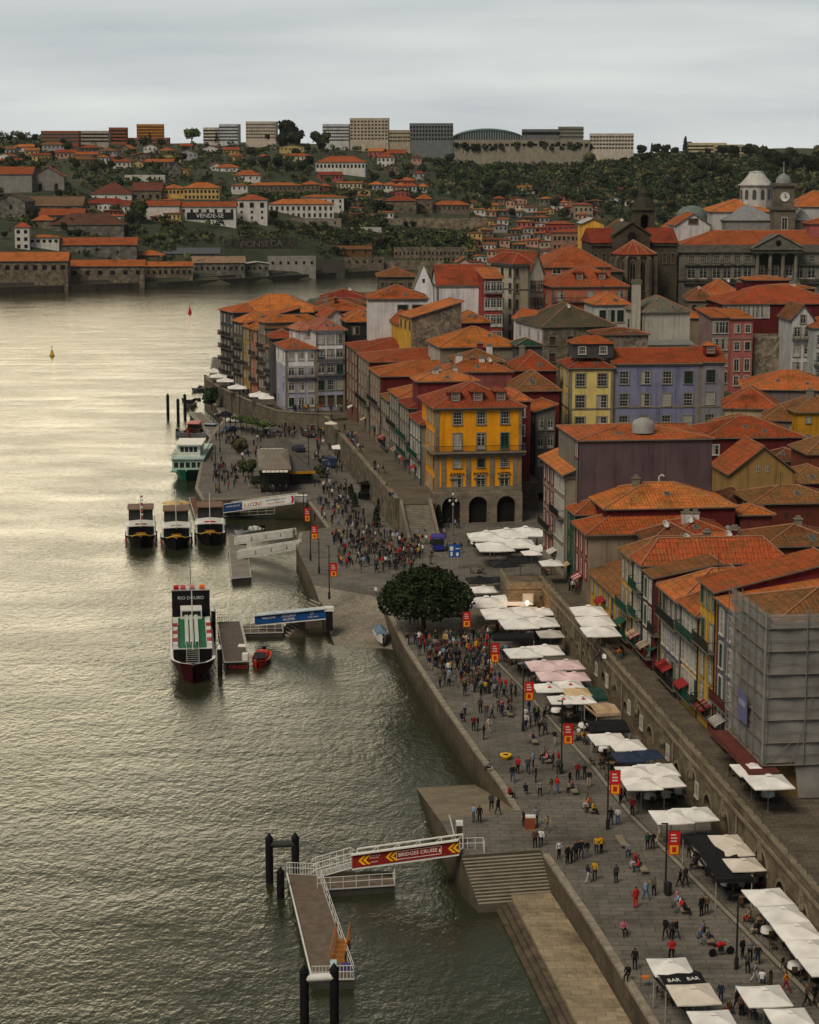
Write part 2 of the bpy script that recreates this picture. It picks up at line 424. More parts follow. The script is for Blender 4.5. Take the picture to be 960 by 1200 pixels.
# ------------------------------------------------------------------ a house
def roof_geo(kind, w, d, H, rr, o):
 """roof faces, ridge/hip lines and wall gables in local coordinates"""
 a, b, c, e = (-o, -o, H), (w + o, -o, H), (w + o, d + o, H), (-o, d + o, H)
 if kind == 'hip':
  if w >= d:
   k = min(d / 2 + o, (w + 2 * o) / 2 - .1); p, q = (-o + k, d / 2, H + rr), (w + o - k, d / 2, H + rr)
   fs = [(a, b, q, p), (c, e, p, q), (b, c, q), (e, a, p)]
  else:
   k = min(w / 2 + o, (d + 2 * o) / 2 - .1); p, q = (w / 2, -o + k, H + rr), (w / 2, d + o - k, H + rr)
   fs = [(b, c, q, p), (e, a, p, q), (a, b, p), (c, e, q)]
  return fs, [(p, q), (a, p), (e, p if w >= d else q), (b, q if w >= d else p), (c, q)], []
 if kind == 'gablex':
  p, q = (-o, d / 2, H + rr), (w + o, d / 2, H + rr)
  return [(a, b, q, p), (c, e, p, q)], [(p, q)], [((0, 0, H), (0, d / 2, H + rr * (1 - 0) - .05), (0, d, H)), ((w, d, H), (w, d / 2, H + rr - .05), (w, 0, H))]
 if kind == 'gabley':
  p, q = (w / 2, -o, H + rr), (w / 2, d + o, H + rr)
  return [(b, c, q, p), (e, a, p, q)], [(p, q)], [((0, 0, H), (w, 0, H), (w / 2, 0, H + rr - .05)), ((w, d, H), (0, d, H), (w / 2, d, H + rr - .05))]
 if kind == 'shedl':   # low on the left (facade), high on the right
  p, q = (w + o, -o, H + rr), (w + o, d + o, H + rr)
  return [(a, p, q, e)], [(p, q)], [((0, 0, H), (w, 0, H), (w, 0, H + rr - .05)), ((0, d, H), (w, d, H + rr - .05), (w, d, H)), ((w, 0, H), (w, d, H), (w, d, H + rr - .05), (w, 0, H + rr - .05))]
 if kind == 'shedf':   # low at the front
  p, q = (w + o, d + o, H + rr), (-o, d + o, H + rr)
  return [(a, b, p, q)], [(p, q)], [((0, 0, H), (0, d, H + rr - .05), (0, d, H)), ((w, 0, H), (w, d, H), (w, d, H + rr - .05)), ((0, d, H), (0, d, H + rr - .05), (w, d, H + rr - .05), (w, d, H))]
 if kind == 'flat':
  return [((0, 0, H), (w, 0, H), (w, d, H), (0, d, H))], [], []
def win_row(root, face, L, H, spec, W, D, far):
 for sp in (spec if isinstance(spec, list) else [spec]):
  cols, rows, t0, fh, ww, wh, style = sp[:7]
  opt = sp[7] if len(sp) > 7 else {}
  m0, m1 = opt.get('m', (0, 0)); hs = opt.get('h', [])
  span = L - m0 - m1
  for r in range(rows):
   h = hs[r] if r < len(hs) else wh
   z = H - t0 - r * fh - wh / 2 - (h - wh) / 2
   st = opt.get('st', {}).get(r, style)
   if z - h / 2 < .3 and rows > 1 and not opt.get('low'): break
   for i in range(cols):
    if (r, i) in opt.get('skip', ()): continue
    if far and root.get('_nw', 0) >= 95: return
    aa = m0 + span * (i + .5) / cols
    if face == 'L': aa = L - aa        # column 0 is the far end
    s2 = st
    if not far and 'door' not in st:
     k_ = rnd.random()
     if k_ < .14: s2 = st + '_blind'
     elif k_ < .34: s2 = st + '_c'
     elif k_ < .40 and st.endswith('_w'): s2 = st[:-1] + 'g'
    put_win(root, face, aa, z, ww, h, s2, W, D, far)
    root['_nw'] = root.get('_nw', 0) + 1
   if r in opt.get('b', ()):
    c = opt.get('bc', 'i')
    if opt.get('bsingle'):
     for i in range(cols):
      aa = m0 + span * (i + .5) / cols
      if face == 'L': aa = L - aa
      balcony(root, face, aa, z - h / 2 - .02, ww + .7, .55, c, W, D)
    else:
     a = m0 + span / 2
     if face == 'L': a = L - a
     balcony(root, face, a, z - h / 2 - .02, span - .15, .8, c, W, D)
def house(name, label, cat, org, yaw, w, d, H, wall, roof='hip', rr=2.5, rm=None, F=None, L=None, Rr=None, over=.45, group=None, far=False,
          corn=None, dorm=None, chim=0, wallL=None, trim=None, band=None, down=3.0, caps=True, plinth=None):
 rm = rm or TILE; wallL = wallL or wall
 root = thing(name, label, cat, org, yaw, group)
 fs, lines, gables = roof_geo(roof, w, d, H, rr, over)
 m = MB(); z0 = -down
 m.face([(0, 0, z0), (w, 0, z0), (w, 0, H), (0, 0, H)], 0); m.face([(w, 0, z0), (w, d, z0), (w, d, H), (w, 0, H)], 0)
 m.face([(w, d, z0), (0, d, z0), (0, d, H), (w, d, H)], 0); m.face([(0, d, z0), (0, 0, z0), (0, 0, H), (0, d, H)], 1)
 m.face([(0, d, z0), (w, d, z0), (w, 0, z0), (0, 0, z0)], 0)
 if roof != 'flat': m.face([(0, 0, H), (w, 0, H), (w, d, H), (0, d, H)], 0)
 for g in gables: m.face(g, 0)
 m.build('wall', [wall, wallL], root)
 r = MB(); th = .16
 for f in fs: r.face(f, 0)
 if roof != 'flat':
  for f in fs: r.face([(p[0], p[1], p[2] - th) for p in f][::-1], 1)
  ring = {}
  for f in fs:                          # edge strips where an edge belongs to one face only
   for p, q in zip(f, f[1:] + f[:1]):
    k = tuple(sorted((p, q))); ring[k] = None if k in ring else (p, q)
  for e in ring.values():
   if e: p, q = e; r.face([(p[0], p[1], p[2] - th), (q[0], q[1], q[2] - th), q, p], 1)
 else:
  r = MB(); p = .55
  r.box(.3, w - .3, .3, d - .3, H - .02, H + .06, 0)
  r.box(-.05, w + .05, -.05, .3, H, H + p, 1).box(-.05, w + .05, d - .3, d + .05, H, H + p, 1).box(-.05, .3, .3, d - .3, H, H + p, 1).box(w - .3, w + .05, .3, d - .3, H, H + p, 1)
 ro = r.build('roof', [rm, trim or (wall if roof == 'flat' else GRAN_D)], root)
 if caps and not far and lines:
  c = MB()
  for p, q in lines: c.tube([Vector(p) + Vector((0, 0, .04)), Vector(q) + Vector((0, 0, .04))], .10, 5)
  c.build('ridge_cap', [CAP], ro)
 for i in range(chim):
  cx = w * rnd.uniform(.2, .8); cy = d * rnd.uniform(.3, .7); b = rnd.uniform(.35, .6); hh = H + rr + rnd.uniform(.3, .9)
  c = MB(); c.box(cx - b, cx + b, cy - .35, cy + .35, H, hh, 0).box(cx - b - .1, cx + b + .1, cy - .45, cy + .45, hh, hh + .14, 1)
  c.box(cx - b * .6, cx + b * .6, cy - .2, cy + .2, hh + .14, hh + .45, 1)
  c.build('chimney', [rnd.choice([WHITE, GRAN, wall]), GRAN], ro)
 if not far and roof == 'hip' and w > 6 and d > 6:
  sl = rr / (min(w, d) / 2 + over)
  for i in range(rnd.choice((0, 1, 1, 2))):
   x = w * rnd.uniform(.3, .7); y = min(w, d) * rnd.uniform(.10, .28); z = H + (y + over) * sl; T = Matrix.Translation((x, y, z)) @ Matrix.Rotation(math.atan(sl), 4, 'X')
   c = MB(); c.box(-.4, .4, -.5, .5, -.05, .10, 0, T).box(-.32, .32, -.42, .42, .09, .12, 1, T); c.build('skylight', [GRAN, GLASS_L], ro)
  if rnd.random() < .45:
   x = w * rnd.uniform(.3, .7); c = MB(); z = H + rr * .8; c.tube([(x, d * .45, z - .4), (x, d * .45, z + 2.2)], .03, 4)
   for k in range(4): c.tube([(x - .5 + .08 * k, d * .45 - .1, z + 1.5 + .2 * k), (x + .5 - .08 * k, d * .45 - .1, z + 1.5 + .2 * k)], .02, 3)
   c.build('aerial', [IRON], ro)
  if rnd.random() < .2: c = MB(); x = w * rnd.uniform(.3, .7); c.lathe([(.02, 0), (.35, .08), (.5, .2), (.48, .2), (.3, .1)], 12); o3 = c.build('satellite_dish', [WHITE], ro, (x, d * .3, H + rr * .8 + .4)); o3.rotation_euler = (1.0, 0, .5);
 if group and ('riverside' in group or 'terrace houses' in group):
  for i in range(rnd.choice((1, 1, 2))):
   y0 = rnd.uniform(.1, .5) * d; y1 = y0 + min(d * .42, 2.8); z = 2.75; c = MB(); n_ = 5
   for k in range(n_):
    a_, b_ = y0 + (y1 - y0) * k / n_, y0 + (y1 - y0) * (k + 1) / n_
    c.faces([(-.13, a_, z), (-.13, b_, z), (-1.1, b_, z - .5), (-1.1, a_, z - .5), (-1.1, b_, z - .7), (-1.1, a_, z - .7)], [(0, 1, 2, 3), (3, 2, 4, 5)], k % 2)
   cc_ = rnd.choice([((.5, .48, .44), (.5, .48, .44)), ((.3, .02, .02), (.45, .42, .38)), ((.02, .08, .05), (.02, .08, .05)), ((.35, .18, .05), (.42, .38, .3)), ((.25, .02, .02), (.25, .02, .02))])
   c.build('shop_awning', [mat('plain', cc_[0], .8), mat('plain', cc_[1], .8)], root)
 if not far and L and H > 9:
  c = MB(); c.tube([(-.12, .15, 0), (-.12, .15, H - .2)], .07, 5); c.build('drainpipe', [IRON if rnd.random() < .5 else GRAN], root)
 if corn is not None:
  c = MB(); o = .22
  c.box(-o, w + o, -o, 0, H - .5, H - .17, 0).box(-o, 0, 0, d, H - .5, H - .17, 0)
  c.build('cornice', [corn], root)
 if trim is not None and roof != 'flat':
  k = .45
  for x0, x1, y0, y1 in ((-.06, k, -.06, 0), (w - k, w + .05, -.06, 0), (-.06, 0, d - k, d)):
   c = MB(); c.box(x0, x1, y0, y1, 0, H - .5, 0); c.build('corner_stone', [trim], root)
 if band:
  for zb in band:
   c = MB(); c.box(-.1, w + .05, -.1, 0, zb, zb + .3, 0).box(-.1, 0, 0, d, zb, zb + .3, 0); c.build('string_course', [trim or GRAN], root)
 if plinth:
  c = MB(); c.box(-.08, w + .05, -.08, 0, -down, plinth[0], 0).box(-.08, 0, 0, d, -down, plinth[0], 0); c.build('plinth', [plinth[1]], root)
 for face, L0, spec in (('F', w, F), ('L', d, L), ('R', d, Rr)):
  if spec: win_row(root, face, L0, H, spec, w, d, far)
 if dorm:
  for dx in dorm[0]:          # dormers on the front slope
   dw, dh, y0 = dorm[1], dorm[2], dorm[3]
   slope = rr / (min(w, d) / 2 + over); zb = H + (y0 + over) * slope
   x = w * dx; c = MB(); ln = dh / slope + .3
   c.box(x - dw / 2, x + dw / 2, y0, y0 + ln, zb - .2, zb + dh, 1)
   zr = zb + dh; o = .3; rh = .55
   A, B, C, E = (x - dw / 2 - o, y0 - o, zr), (x + dw / 2 + o, y0 - o, zr), (x + dw / 2 + o, y0 + ln + 1, zr), (x - dw / 2 - o, y0 + ln + 1, zr)
   P, Q = (x, y0 + dw / 2, zr + rh), (x, y0 + ln + 1, zr + rh)
   c.face([A, B, P], 0); c.face([B, C, Q, P], 0); c.face([E, A, P, Q], 0); c.face([A, E, C, B], 1);
   dd = c.build('dormer', [rm, dorm[4] if len(dorm) > 4 else REDP], root)
   me, pn = win_mesh(dw * .62, dh * .8, 'sash_stone_w'); o2 = link('window', me, dd, (x, y0 - .01, zb + dh / 2), 0)
 if '_nw' in root: del root['_nw']
 return root
def front_fit(u0, u1, vE, Y, yaw):
 p = at_y(u0, vE, Y); c, s = math.cos(yaw), math.sin(yaw)
 k = (u1 - 480) / FPX; dz0 = p.y * cT - (p.z - CAMZ) * sT
 w = (k * dz0 - p.x) / (c - k * s * cT)
 return p, w
def fhouse(name, label, cat, u0, u1, vE, Y, zb, wall, d, yaw=6, rr=None, **k):
 p, w = front_fit(u0, u1, vE, Y, R(yaw))
 if rr is None: rr = min(w, d) * .23
 return house(name, label, cat, (p.x, p.y, zb), R(yaw), w, d, p.z - zb, wall, rr=rr, **k)
# ------------------------------------------------------------------ terrain
def bankY(x):
 return interp(x, [(-1500, 640), (-400, 915), (-210, 978), (-110, 1040), (-20, 1142), (60, 1165), (1500, 1250)])
HILL = [(0, 3.5), (22, 4.5), (50, 12), (75, 19), (115, 27), (170, 36), (240, 43), (330, 53), (430, 60), (560, 68), (680, 74.5), (780, 77.5), (900, 76), (1200, 71), (4000, 60)]
def hillz(x, y):
 s = y - bankY(x)
 if s < 0: return -6.0
 h = interp(s, HILL)
 if x > 0: h *= interp(x, [(0, 1), (60, .86), (150, .9), (330, .95)]) if s > 30 else 1
 if x < -230: h += interp(s, [(0, 0), (450, 0), (650, 4), (900, 5)])
 return h + 1.5 * math.sin(x * .021 + y * .013) * min(1, s / 150) + 1.1 * math.sin(x * .05 - y * .031) * min(1, s / 150)
def portoz(x, y):
 xb = interp(y, [(0, 46), (262, 30), (300, 30), (348, 26), (356, 8), (440, -4), (470, -22), (540, -38), (620, -30), (720, 20), (1000, 60), (1160, 60)])
 if x < xb: return -6.0
 return interp(y, [(0, 7), (300, 7), (400, 10.5), (520, 18), (600, 22), (760, 20), (1000, 10), (1300, 4), (4000, 0)]) + min(10, max(0, x - 90) * .06)
def terr(x, y): return max(hillz(x, y), portoz(x, y))
def hit(u, v):
 d = ray(u, v); y = 560.0
 while y < 4000:
  p = at_y(u, v, y)
  if p.z <= terr(p.x, y): return p
  y += 3.0
 return at_y(u, v, 1700)
def grid(name, xs, ys, mats, fn):
 nx, ny = len(xs), len(ys); v = [(x, y, fn(x, y)) for y in ys for x in xs]
 f = [(j * nx + i, j * nx + i + 1, (j + 1) * nx + i + 1, (j + 1) * nx + i) for j in range(ny - 1) for i in range(nx - 1)]
 m = MB(); m.faces(v, f, 0, True); o = m.build(name, mats); o['kind'] = 'structure'; return o
def ground_mat():
 m, t, b = new_mat('hillside earth and grass'); L = t.links; b.inputs['Roughness'].default_value = 1
 g = noise(t, worldpos(t), .03, 8, .7)
 c = ramp(t, g, [(.34, (.016, .026, .010)), (.52, (.032, .044, .016)), (.64, (.07, .062, .034)), (.78, (.15, .12, .08))])
 L.new(mix_node(t, 1.0, c, ramp(t, noise(t, worldpos(t), .35, 6, .7), [(.3, .55), (.7, 1.35)]), 'MULTIPLY'), b.inputs['Base Color'])
 return m
GROUND = ground_mat()
xs = [-1500 + 20 * i for i in range(156)]; ys = [130 + 12 * i for i in range(150)] + [1930 + 60 * i for i in range(30)]
xs = sorted(set(xs + [-40 + 5 * i for i in range(40)]))
grid('ground', xs, ys, [GROUND], terr)
# ------------------------------------------------------------------ river
def water_mat():
 m, t, b = new_mat('river water'); L = t.links
 b.inputs['Base Color'].default_value = (.026, .030, .014, 1); b.inputs['IOR'].default_value = 1.33
 v = worldpos(t, (1.0, .62, 1.0))
 a = noise(t, v, .95, 5, .6)                       # wavelets
 big = noise(t, worldpos(t, (.55, 1.0, 1)), .075, 3, .5)   # gust patches
 wv = t.nodes.new('ShaderNodeTexWave'); wv.bands_direction = 'Y'; wv.inputs['Scale'].default_value = .032
 wv.inputs['Distortion'].default_value = 7; wv.inputs['Detail'].default_value = 2; wv.inputs['Detail Scale'].default_value = .4
 L.new(worldpos(t, (.45, 1.0, 1)), wv.inputs['Vector'])
 amp = ramp(t, big, [(.3, .35), (.65, 1.0)])
 h = math_node(t, 'MULTIPLY', a, amp)
 h = math_node(t, 'ADD', h, math_node(t, 'MULTIPLY', wv.outputs[1], .10))
 h = math_node(t, 'ADD', h, math_node(t, 'MULTIPLY', noise(t, v, .22, 2), .55))
 h = math_node(t, 'ADD', h, math_node(t, 'MULTIPLY', noise(t, v, 2.4, 2), .22))
 bumpit(t, b, h, .38, .5)
 b.inputs['Roughness'].default_value = .10
 b.inputs['Specular IOR Level'].default_value = .62
 return m
WATER = water_mat()
m = MB(); m.face([(-1600, -300, 0), (400, -300, 0), (400, 1500, 0), (-1600, 1500, 0)])
struct('river', m, [WATER])
# ------------------------------------------------------------------ quay (z = 3.5)
QZ, TZ = 3.5, 8.0
PAVE = mat('paving', (.165, .152, .128), .85, bw=2.0, rh=.9, ms=.045, dark=.82, mortar=.55, lo=.55, scale=.15)
COBBLE = mat('paving', (.27, .24, .19), .85, bw=.8, rh=.5, ms=.05, dark=.8, mortar=.6, lo=.7, scale=.2)
QWALL = mat('ashlar', (.125, .10, .068), .9, moss=1, bw=1.3, rh=.5)
def X(u, v, z=QZ): p = at_z(u, v, z); return (p.x, p.y)
def ext(a, b, y):   # extend line a->b to given y
 t = (y - a[1]) / (b[1] - a[1]); return (a[0] + (b[0] - a[0]) * t, y)
e0, e1 = X(637, 1001), X(760, 1200)
quay = [ext(e0, e1, 60), X(691, 1081), X(637, 1001), X(633, 996), X(541, 1003), X(516, 962), X(604, 950), X(585, 918), X(560, 885), X(518, 825), X(475, 759), X(445, 700),
  X(368, 686), X(347, 640), X(352, 624), X(384, 619), X(363, 590), X(354, 581), X(237, 586), X(229, 572), X(237, 535), X(246, 512), X(262, 492), X(250, 472), X(243, 452), (-60, 620), (-20, 620), (20, 420), (60, 320), (60, 60)]
m = MB(); m.prism(quay, -3, QZ, 0, 1); struct('quay', m, [PAVE, QWALL])
# kerb stones along the water edge: worn pale coping
cop = MB()
for chain in (quay[0:3], quay[6:12], quay[13:26]):
 for a, b in zip(chain, chain[1:]):
  A, B = Vector(a), Vector(b); d = (B - A).normalized(); n = Vector((d.y, -d.x)); n = n if True else -n
  L0 = (B - A).length; k = max(1, int(L0 / 1.6))
  for i in range(k):
   p = A + d * (L0 * i / k + .01); q = A + d * (L0 * (i + 1) / k - .02); hh = rnd.uniform(.05, .09)
   s1 = n * .5; s0 = -n * .06
   # inner side is whichever lies right of the chain
   cop.prism([tuple(p + s0), tuple(q + s0), tuple(q + s1), tuple(p + s1)], QZ - .2, QZ + hh, 0)
struct('kerb', cop, [mat('plain', (.27, .235, .18), .9, var=.3, scale=1.5)])
# middle slipway
m = MB()
A, B = X(368, 686), X(445, 700); C_, D_ = X(462.5, 767, -.3), X(394.5, 764, -.3)
def down(a, c, k): return (a[0] + (c[0] - a[0]) * k, a[1] + (c[1] - a[1]) * k)
m.prism([A, B, X(475, 758), C_, D_], -3, [QZ, QZ, .6, -.3, -.3], 0, 1); struct('slipway', m, [COBBLE, QWALL])
# near slipway
m = MB(); a0, a1 = X(516, 962), X(604, 950)
m.prism([a0, a1, X(577, 930, .6), X(574, 914, -.5), X(485, 919, -.5)], -3, [QZ, QZ, .9, -.5, -.5], 0, 1); struct('slipway', m, [mat('paving', (.22, .185, .13), .85, bw=2.4, rh=1.4, ms=.02, mortar=.75, lo=.72), QWALL])
# wide steps under the gangway
m = MB(); tl, tr = Vector(X(541, 1003)), Vector(X(633.5, 996.5)); dr = (tr - tl).normalized(); fw = Vector((dr.y, -dr.x)); W_ = (tr - tl).length
for i in range(14):
 z = QZ - .19 * (i + 1); a = tl + fw * (.32 * i) + dr * (-.0 + i * .03); b = a + dr * (W_ + i * .02)
 m.prism([tuple(a), tuple(b), tuple(b + fw * .315), tuple(a + fw * .315)], -2, z, 0)
 m.prism([tuple(a + fw * .24), tuple(b + fw * .24), tuple(b + fw * .33), tuple(a + fw * .33)], z - .08, z + .012, 1)
struct('steps', m, [mat('plain', (.10, .085, .062), .9, var=.35, scale=.7), mat('plain', (.36, .32, .25), .9)])
# low landing below the wall
m = MB(); i0, i1 = X(637, 1041, 1.1), X(737, 1200, 1.1); o0, o1 = X(597, 1046, 1.1), X(672, 1190, 1.1)
LPAVE = mat('paving', (.33, .265, .175), .85, bw=1.5, rh=.8, ms=.03, mortar=.6, lo=.45, scale=.3)
far_in = (i0[0] + .6, i0[1] + 2.5); far_out = (o0[0] - .2, o0[1] + 1.0)
m.prism([far_in, far_out, o0, ext(o0, o1, 60), ext(i0, i1, 60)], -3, 1.1, 0)
for k in range(3):
 q0 = Vector(o0) + Vector((-.45 * (k + 1), 0)); q1 = Vector(ext(o0, o1, 60)) + Vector((-.5 * (k + 1), 0))
 m.prism([tuple(q0), tuple(q1), tuple(q1 + Vector((.44, 0))), tuple(q0 + Vector((.44, 0)))], -3, .8 - .3 * k, 1)
struct('landing', m, [LPAVE, mat('plain', (.10, .08, .055), .8, var=.4)])
# ramp surface line marks: dark drain groove along the promenade
m = MB(); dl = [X(u, v) for u, v in ((575, 765), (613, 803), (700, 900), (745, 957), (945, 1157), (1000, 1213))]
for a, b in zip(dl, dl[1:]):
 A, B = Vector(a), Vector(b); d = (B - A).normalized(); n = Vector((d.y, -d.x))
 for o, wdt, mm in ((0, .10, 0), (.55, .10, 0), (.12, .38, 1)):
  m.face([(*(A + n * o), QZ + .008), (*(B + n * o), QZ + .008), (*(B + n * (o + wdt)), QZ + .008), (*(A + n * (o + wdt)), QZ + .008)], mm)
struct('road_marking', m, [mat('plain', (.045, .04, .033), .8), mat('plain', (.25, .225, .18), .8)])
# carriageway on the square, upper side: painted lines near the parked cars
m = MB()
ro = [X(320, 520), X(336, 514), X(395, 560), X(460, 640), X(440, 648), X(372, 562)]
m.face([(*p, QZ + .006) for p in ro], 0)
struct('road', m, [mat('paving', (.12, .11, .095), .9, bw=.6, rh=.4, ms=.03, mortar=.7)])
# ------------------------------------------------------------------ upper street and the arcaded quay wall
WF, WN = Vector((16.9, 259)), Vector((33.0, 118.0))      # wall line, far and near
wd = (WN - WF).normalized(); wn = Vector((-wd.y, wd.x)); wn = wn if wn.x > 0 else -wn   # pointing to the houses
FA, FB = Vector((21.6, 253)), Vector((29.2, 187))         # facade line
fd = (FB - FA).normalized()
m = MB()
pF = FA - fd * 45; pN = FA + fd * 160
sp = [tuple(WF - wd * 14 + wn * .5), tuple(WN + wn * .5), (70, 118), (70, 300), tuple(pF + Vector((15, 0)))]
sp = [tuple(WF + wn * .6), tuple(WN + wn * .6), (75, 118), (75, 292), (19.6, 292), (17.6, 268)]
m.prism(sp, -2, TZ, 0); struct('street', m, [mat('paving', (.14, .115, .085), .9, bw=.9, rh=.5, ms=.04, dark=.75, mortar=.6, lo=.6)])
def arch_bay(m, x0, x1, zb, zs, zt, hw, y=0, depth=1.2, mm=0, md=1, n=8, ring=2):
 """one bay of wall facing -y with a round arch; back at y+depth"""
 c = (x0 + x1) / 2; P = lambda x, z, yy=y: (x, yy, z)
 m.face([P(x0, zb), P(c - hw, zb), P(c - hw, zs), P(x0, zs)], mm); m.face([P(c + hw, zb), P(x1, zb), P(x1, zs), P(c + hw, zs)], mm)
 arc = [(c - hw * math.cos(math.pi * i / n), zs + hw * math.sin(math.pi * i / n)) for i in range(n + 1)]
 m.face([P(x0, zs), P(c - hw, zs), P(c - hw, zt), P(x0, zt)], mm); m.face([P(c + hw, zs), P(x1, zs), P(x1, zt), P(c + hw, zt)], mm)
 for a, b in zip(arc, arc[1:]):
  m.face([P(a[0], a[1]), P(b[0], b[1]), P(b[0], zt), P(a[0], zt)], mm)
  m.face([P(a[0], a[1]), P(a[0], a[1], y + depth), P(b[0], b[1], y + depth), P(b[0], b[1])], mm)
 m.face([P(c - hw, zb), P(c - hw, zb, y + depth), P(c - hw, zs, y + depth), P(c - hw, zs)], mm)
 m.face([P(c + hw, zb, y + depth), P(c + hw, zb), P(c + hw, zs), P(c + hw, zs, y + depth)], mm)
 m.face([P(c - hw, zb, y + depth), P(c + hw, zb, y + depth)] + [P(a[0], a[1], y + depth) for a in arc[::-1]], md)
 if ring is not None:
  r2 = hw + .28; a2 = [(c - r2 * math.cos(math.pi * i / n), zs + r2 * math.sin(math.pi * i / n)) for i in range(n + 1)]
  for a, b, e, f in zip(arc, arc[1:], a2, a2[1:]):
   m.face([P(a[0], a[1], y - .07), P(b[0], b[1], y - .07), P(f[0], f[1], y - .07), P(e[0], e[1], y - .07)], ring)
   m.face([P(e[0], e[1], y - .07), P(f[0], f[1], y - .07), P(f[0], f[1], y), P(e[0], e[1], y)], ring)
   m.face([P(a[0], a[1], y), P(b[0], b[1], y), P(b[0], b[1], y - .07), P(a[0], a[1], y - .07)], ring)
AW = mat('ashlar', (.19, .15, .10), .92, bw=1.0, rh=.42, dark=.7, lo=.42, scale=.35)
AWD = mat('ashlar', (.24, .20, .14), .9, bw=.6, rh=.5)
qw = thing('quay_wall', 'long arcaded stone quay wall with round arches below the upper street of tall houses', 'wall', (WF.x, WF.y, 0), math.atan2(wd.y, wd.x))
LW = (WN - WF).length; m = MB(); x = 0; k = 0
while x < LW - .5:
 bw = 5.6 if x > 34 else 3.4
 hw = [1.5, 1.1, 1.75, 1.3][k % 4] if x > 34 else .75
 zs = (QZ + [1.9, 1.5, 2.0, 1.7][k % 4]) if x > 34 else QZ + 1.9
 x1 = min(LW, x + bw); arch_bay(m, x, x1, 0, zs, TZ + .05, min(hw, (x1 - x) / 2 - .2), 0, .9, 0, 1, 8, 2)
 x = x1; k += 1
m.face([(0, 0, 0), (0, 0, TZ), (0, .6, TZ), (0, .6, 0)], 0)
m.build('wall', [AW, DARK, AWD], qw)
m = MB(); m.box(-.02, LW, -.28, .02, TZ + .02, TZ + .3, 1); m.box(0, LW, -.12, .42, TZ + .3, TZ + 1.05, 0); m.box(-.02, LW, -.2, .5, TZ + 1.05, TZ + 1.22, 1); m.build('parapet', [AW, AWD], qw)
m = MB(); xx = 1.0
while xx < LW: m.box(xx, xx + .25, -.35, 0, QZ + 2.9, TZ + .02, 0); xx += 11.2
m.build('buttress', [AWD], qw)
rl = MB()
for z in (TZ + 1.55, TZ + 1.85): rl.tube([(0, .15, z), (LW, .15, z)], .035, 5)
xx = .5
while xx < LW: rl.tube([(xx, .15, TZ + 1.2), (xx, .15, TZ + 1.9)], .04, 5); xx += 2.4
rl.build('handrail', [mat('plain', (.10, .09, .07), .7)], qw)
# small windows and pipes set in the wall
for k, (a, z) in enumerate([(36.5, 5.9), (42.2, 6.0), (53.3, 6.0), (58.9, 5.9), (70.2, 6.1), (81.3, 5.8)]):
 put_win(qw, 'F', a, z, .8, 1.2, 'sash_white_w', 0, 0)
m = MB()
for a in (28, 50.1, 72.6, 94.8): m.tube([(a, -.14, QZ + .1), (a, -.14, TZ)], .08, 6)
m.build('drainpipe', [mat('plain', (.2, .17, .13), .7)], qw)
# bastion with stairs where the wall starts
bq = at_z(612, 682, TZ + 1.0)
bas = thing('bastion', 'square stone bastion at the far end of the quay wall, white notice on its front', 'bastion', (12.6, 255.8, 0), R(4))
m = MB(); m.box(0, 4.8, 0, 8.5, 0, TZ + .1, 0).box(-.15, 4.9, -.15, .25, TZ + .1, TZ + 1.0, 1).box(-.15, .25, .25, 8.5, TZ + .1, TZ + 1.0, 1)
m.build('wall', [AW, AWD], bas)
m = MB(); m.box(1.9, 3.3, -.06, 0, 6.2, 7.5, 0).box(2.05, 3.15, -.075, -.06, 6.35, 7.35, 1); m.build('notice', [WOODW, mat('plain', (.5, .5, .47), .6)], bas)
m = MB(); m.tube([(4.2, -.05, 6.9), (4.2, -.45, 7.1)], .04, 5).lathe([(.02, .25), (.16, .15), (.16, -.1), (.05, -.2)], 8, 0, (4.2, -.5, 7.0)); wl = m.build('wall_lamp', [IRON], bas)
# ------------------------------------------------------------------ terrace street climbing left of the yellow house
TA, TB = at_z(384, 492, 9.0), at_z(463, 584, 9.0)        # parapet line
TA, TB = Vector((TA.x, TA.y)), Vector((TB.x, TB.y)); td = (TB - TA).normalized(); tn = Vector((-td.y, td.x)); tn = tn if tn.x > 0 else -tn
TA = TA - td * 6
LT = (TB - TA).length
m = MB(); m.prism([tuple(TA + tn * .5), tuple(TB + tn * .5), tuple(TB + tn * 6.6), (3.6, 331.5), (3.6, 344), (22, 344), tuple(TA + tn * 40)], -2, TZ + .02, 0)
struct('terrace', m, [mat('paving', (.14, .117, .087), .9, bw=1.2, rh=.6, ms=.03)])
tw = thing('terrace_wall', 'high rubble retaining wall beside the busy promenade, left of the yellow house', 'wall', (TA.x, TA.y, 0), math.atan2(td.y, td.x))
m = MB(); m.box(0, LT, 0, .6, 0, TZ + .9, 0).box(-.1, LT + .1, -.1, .7, TZ + .9, TZ + 1.1, 1); m.build('wall', [mat('rubble', (.15, .125, .088), .95, scale=1.2), AWD], tw)
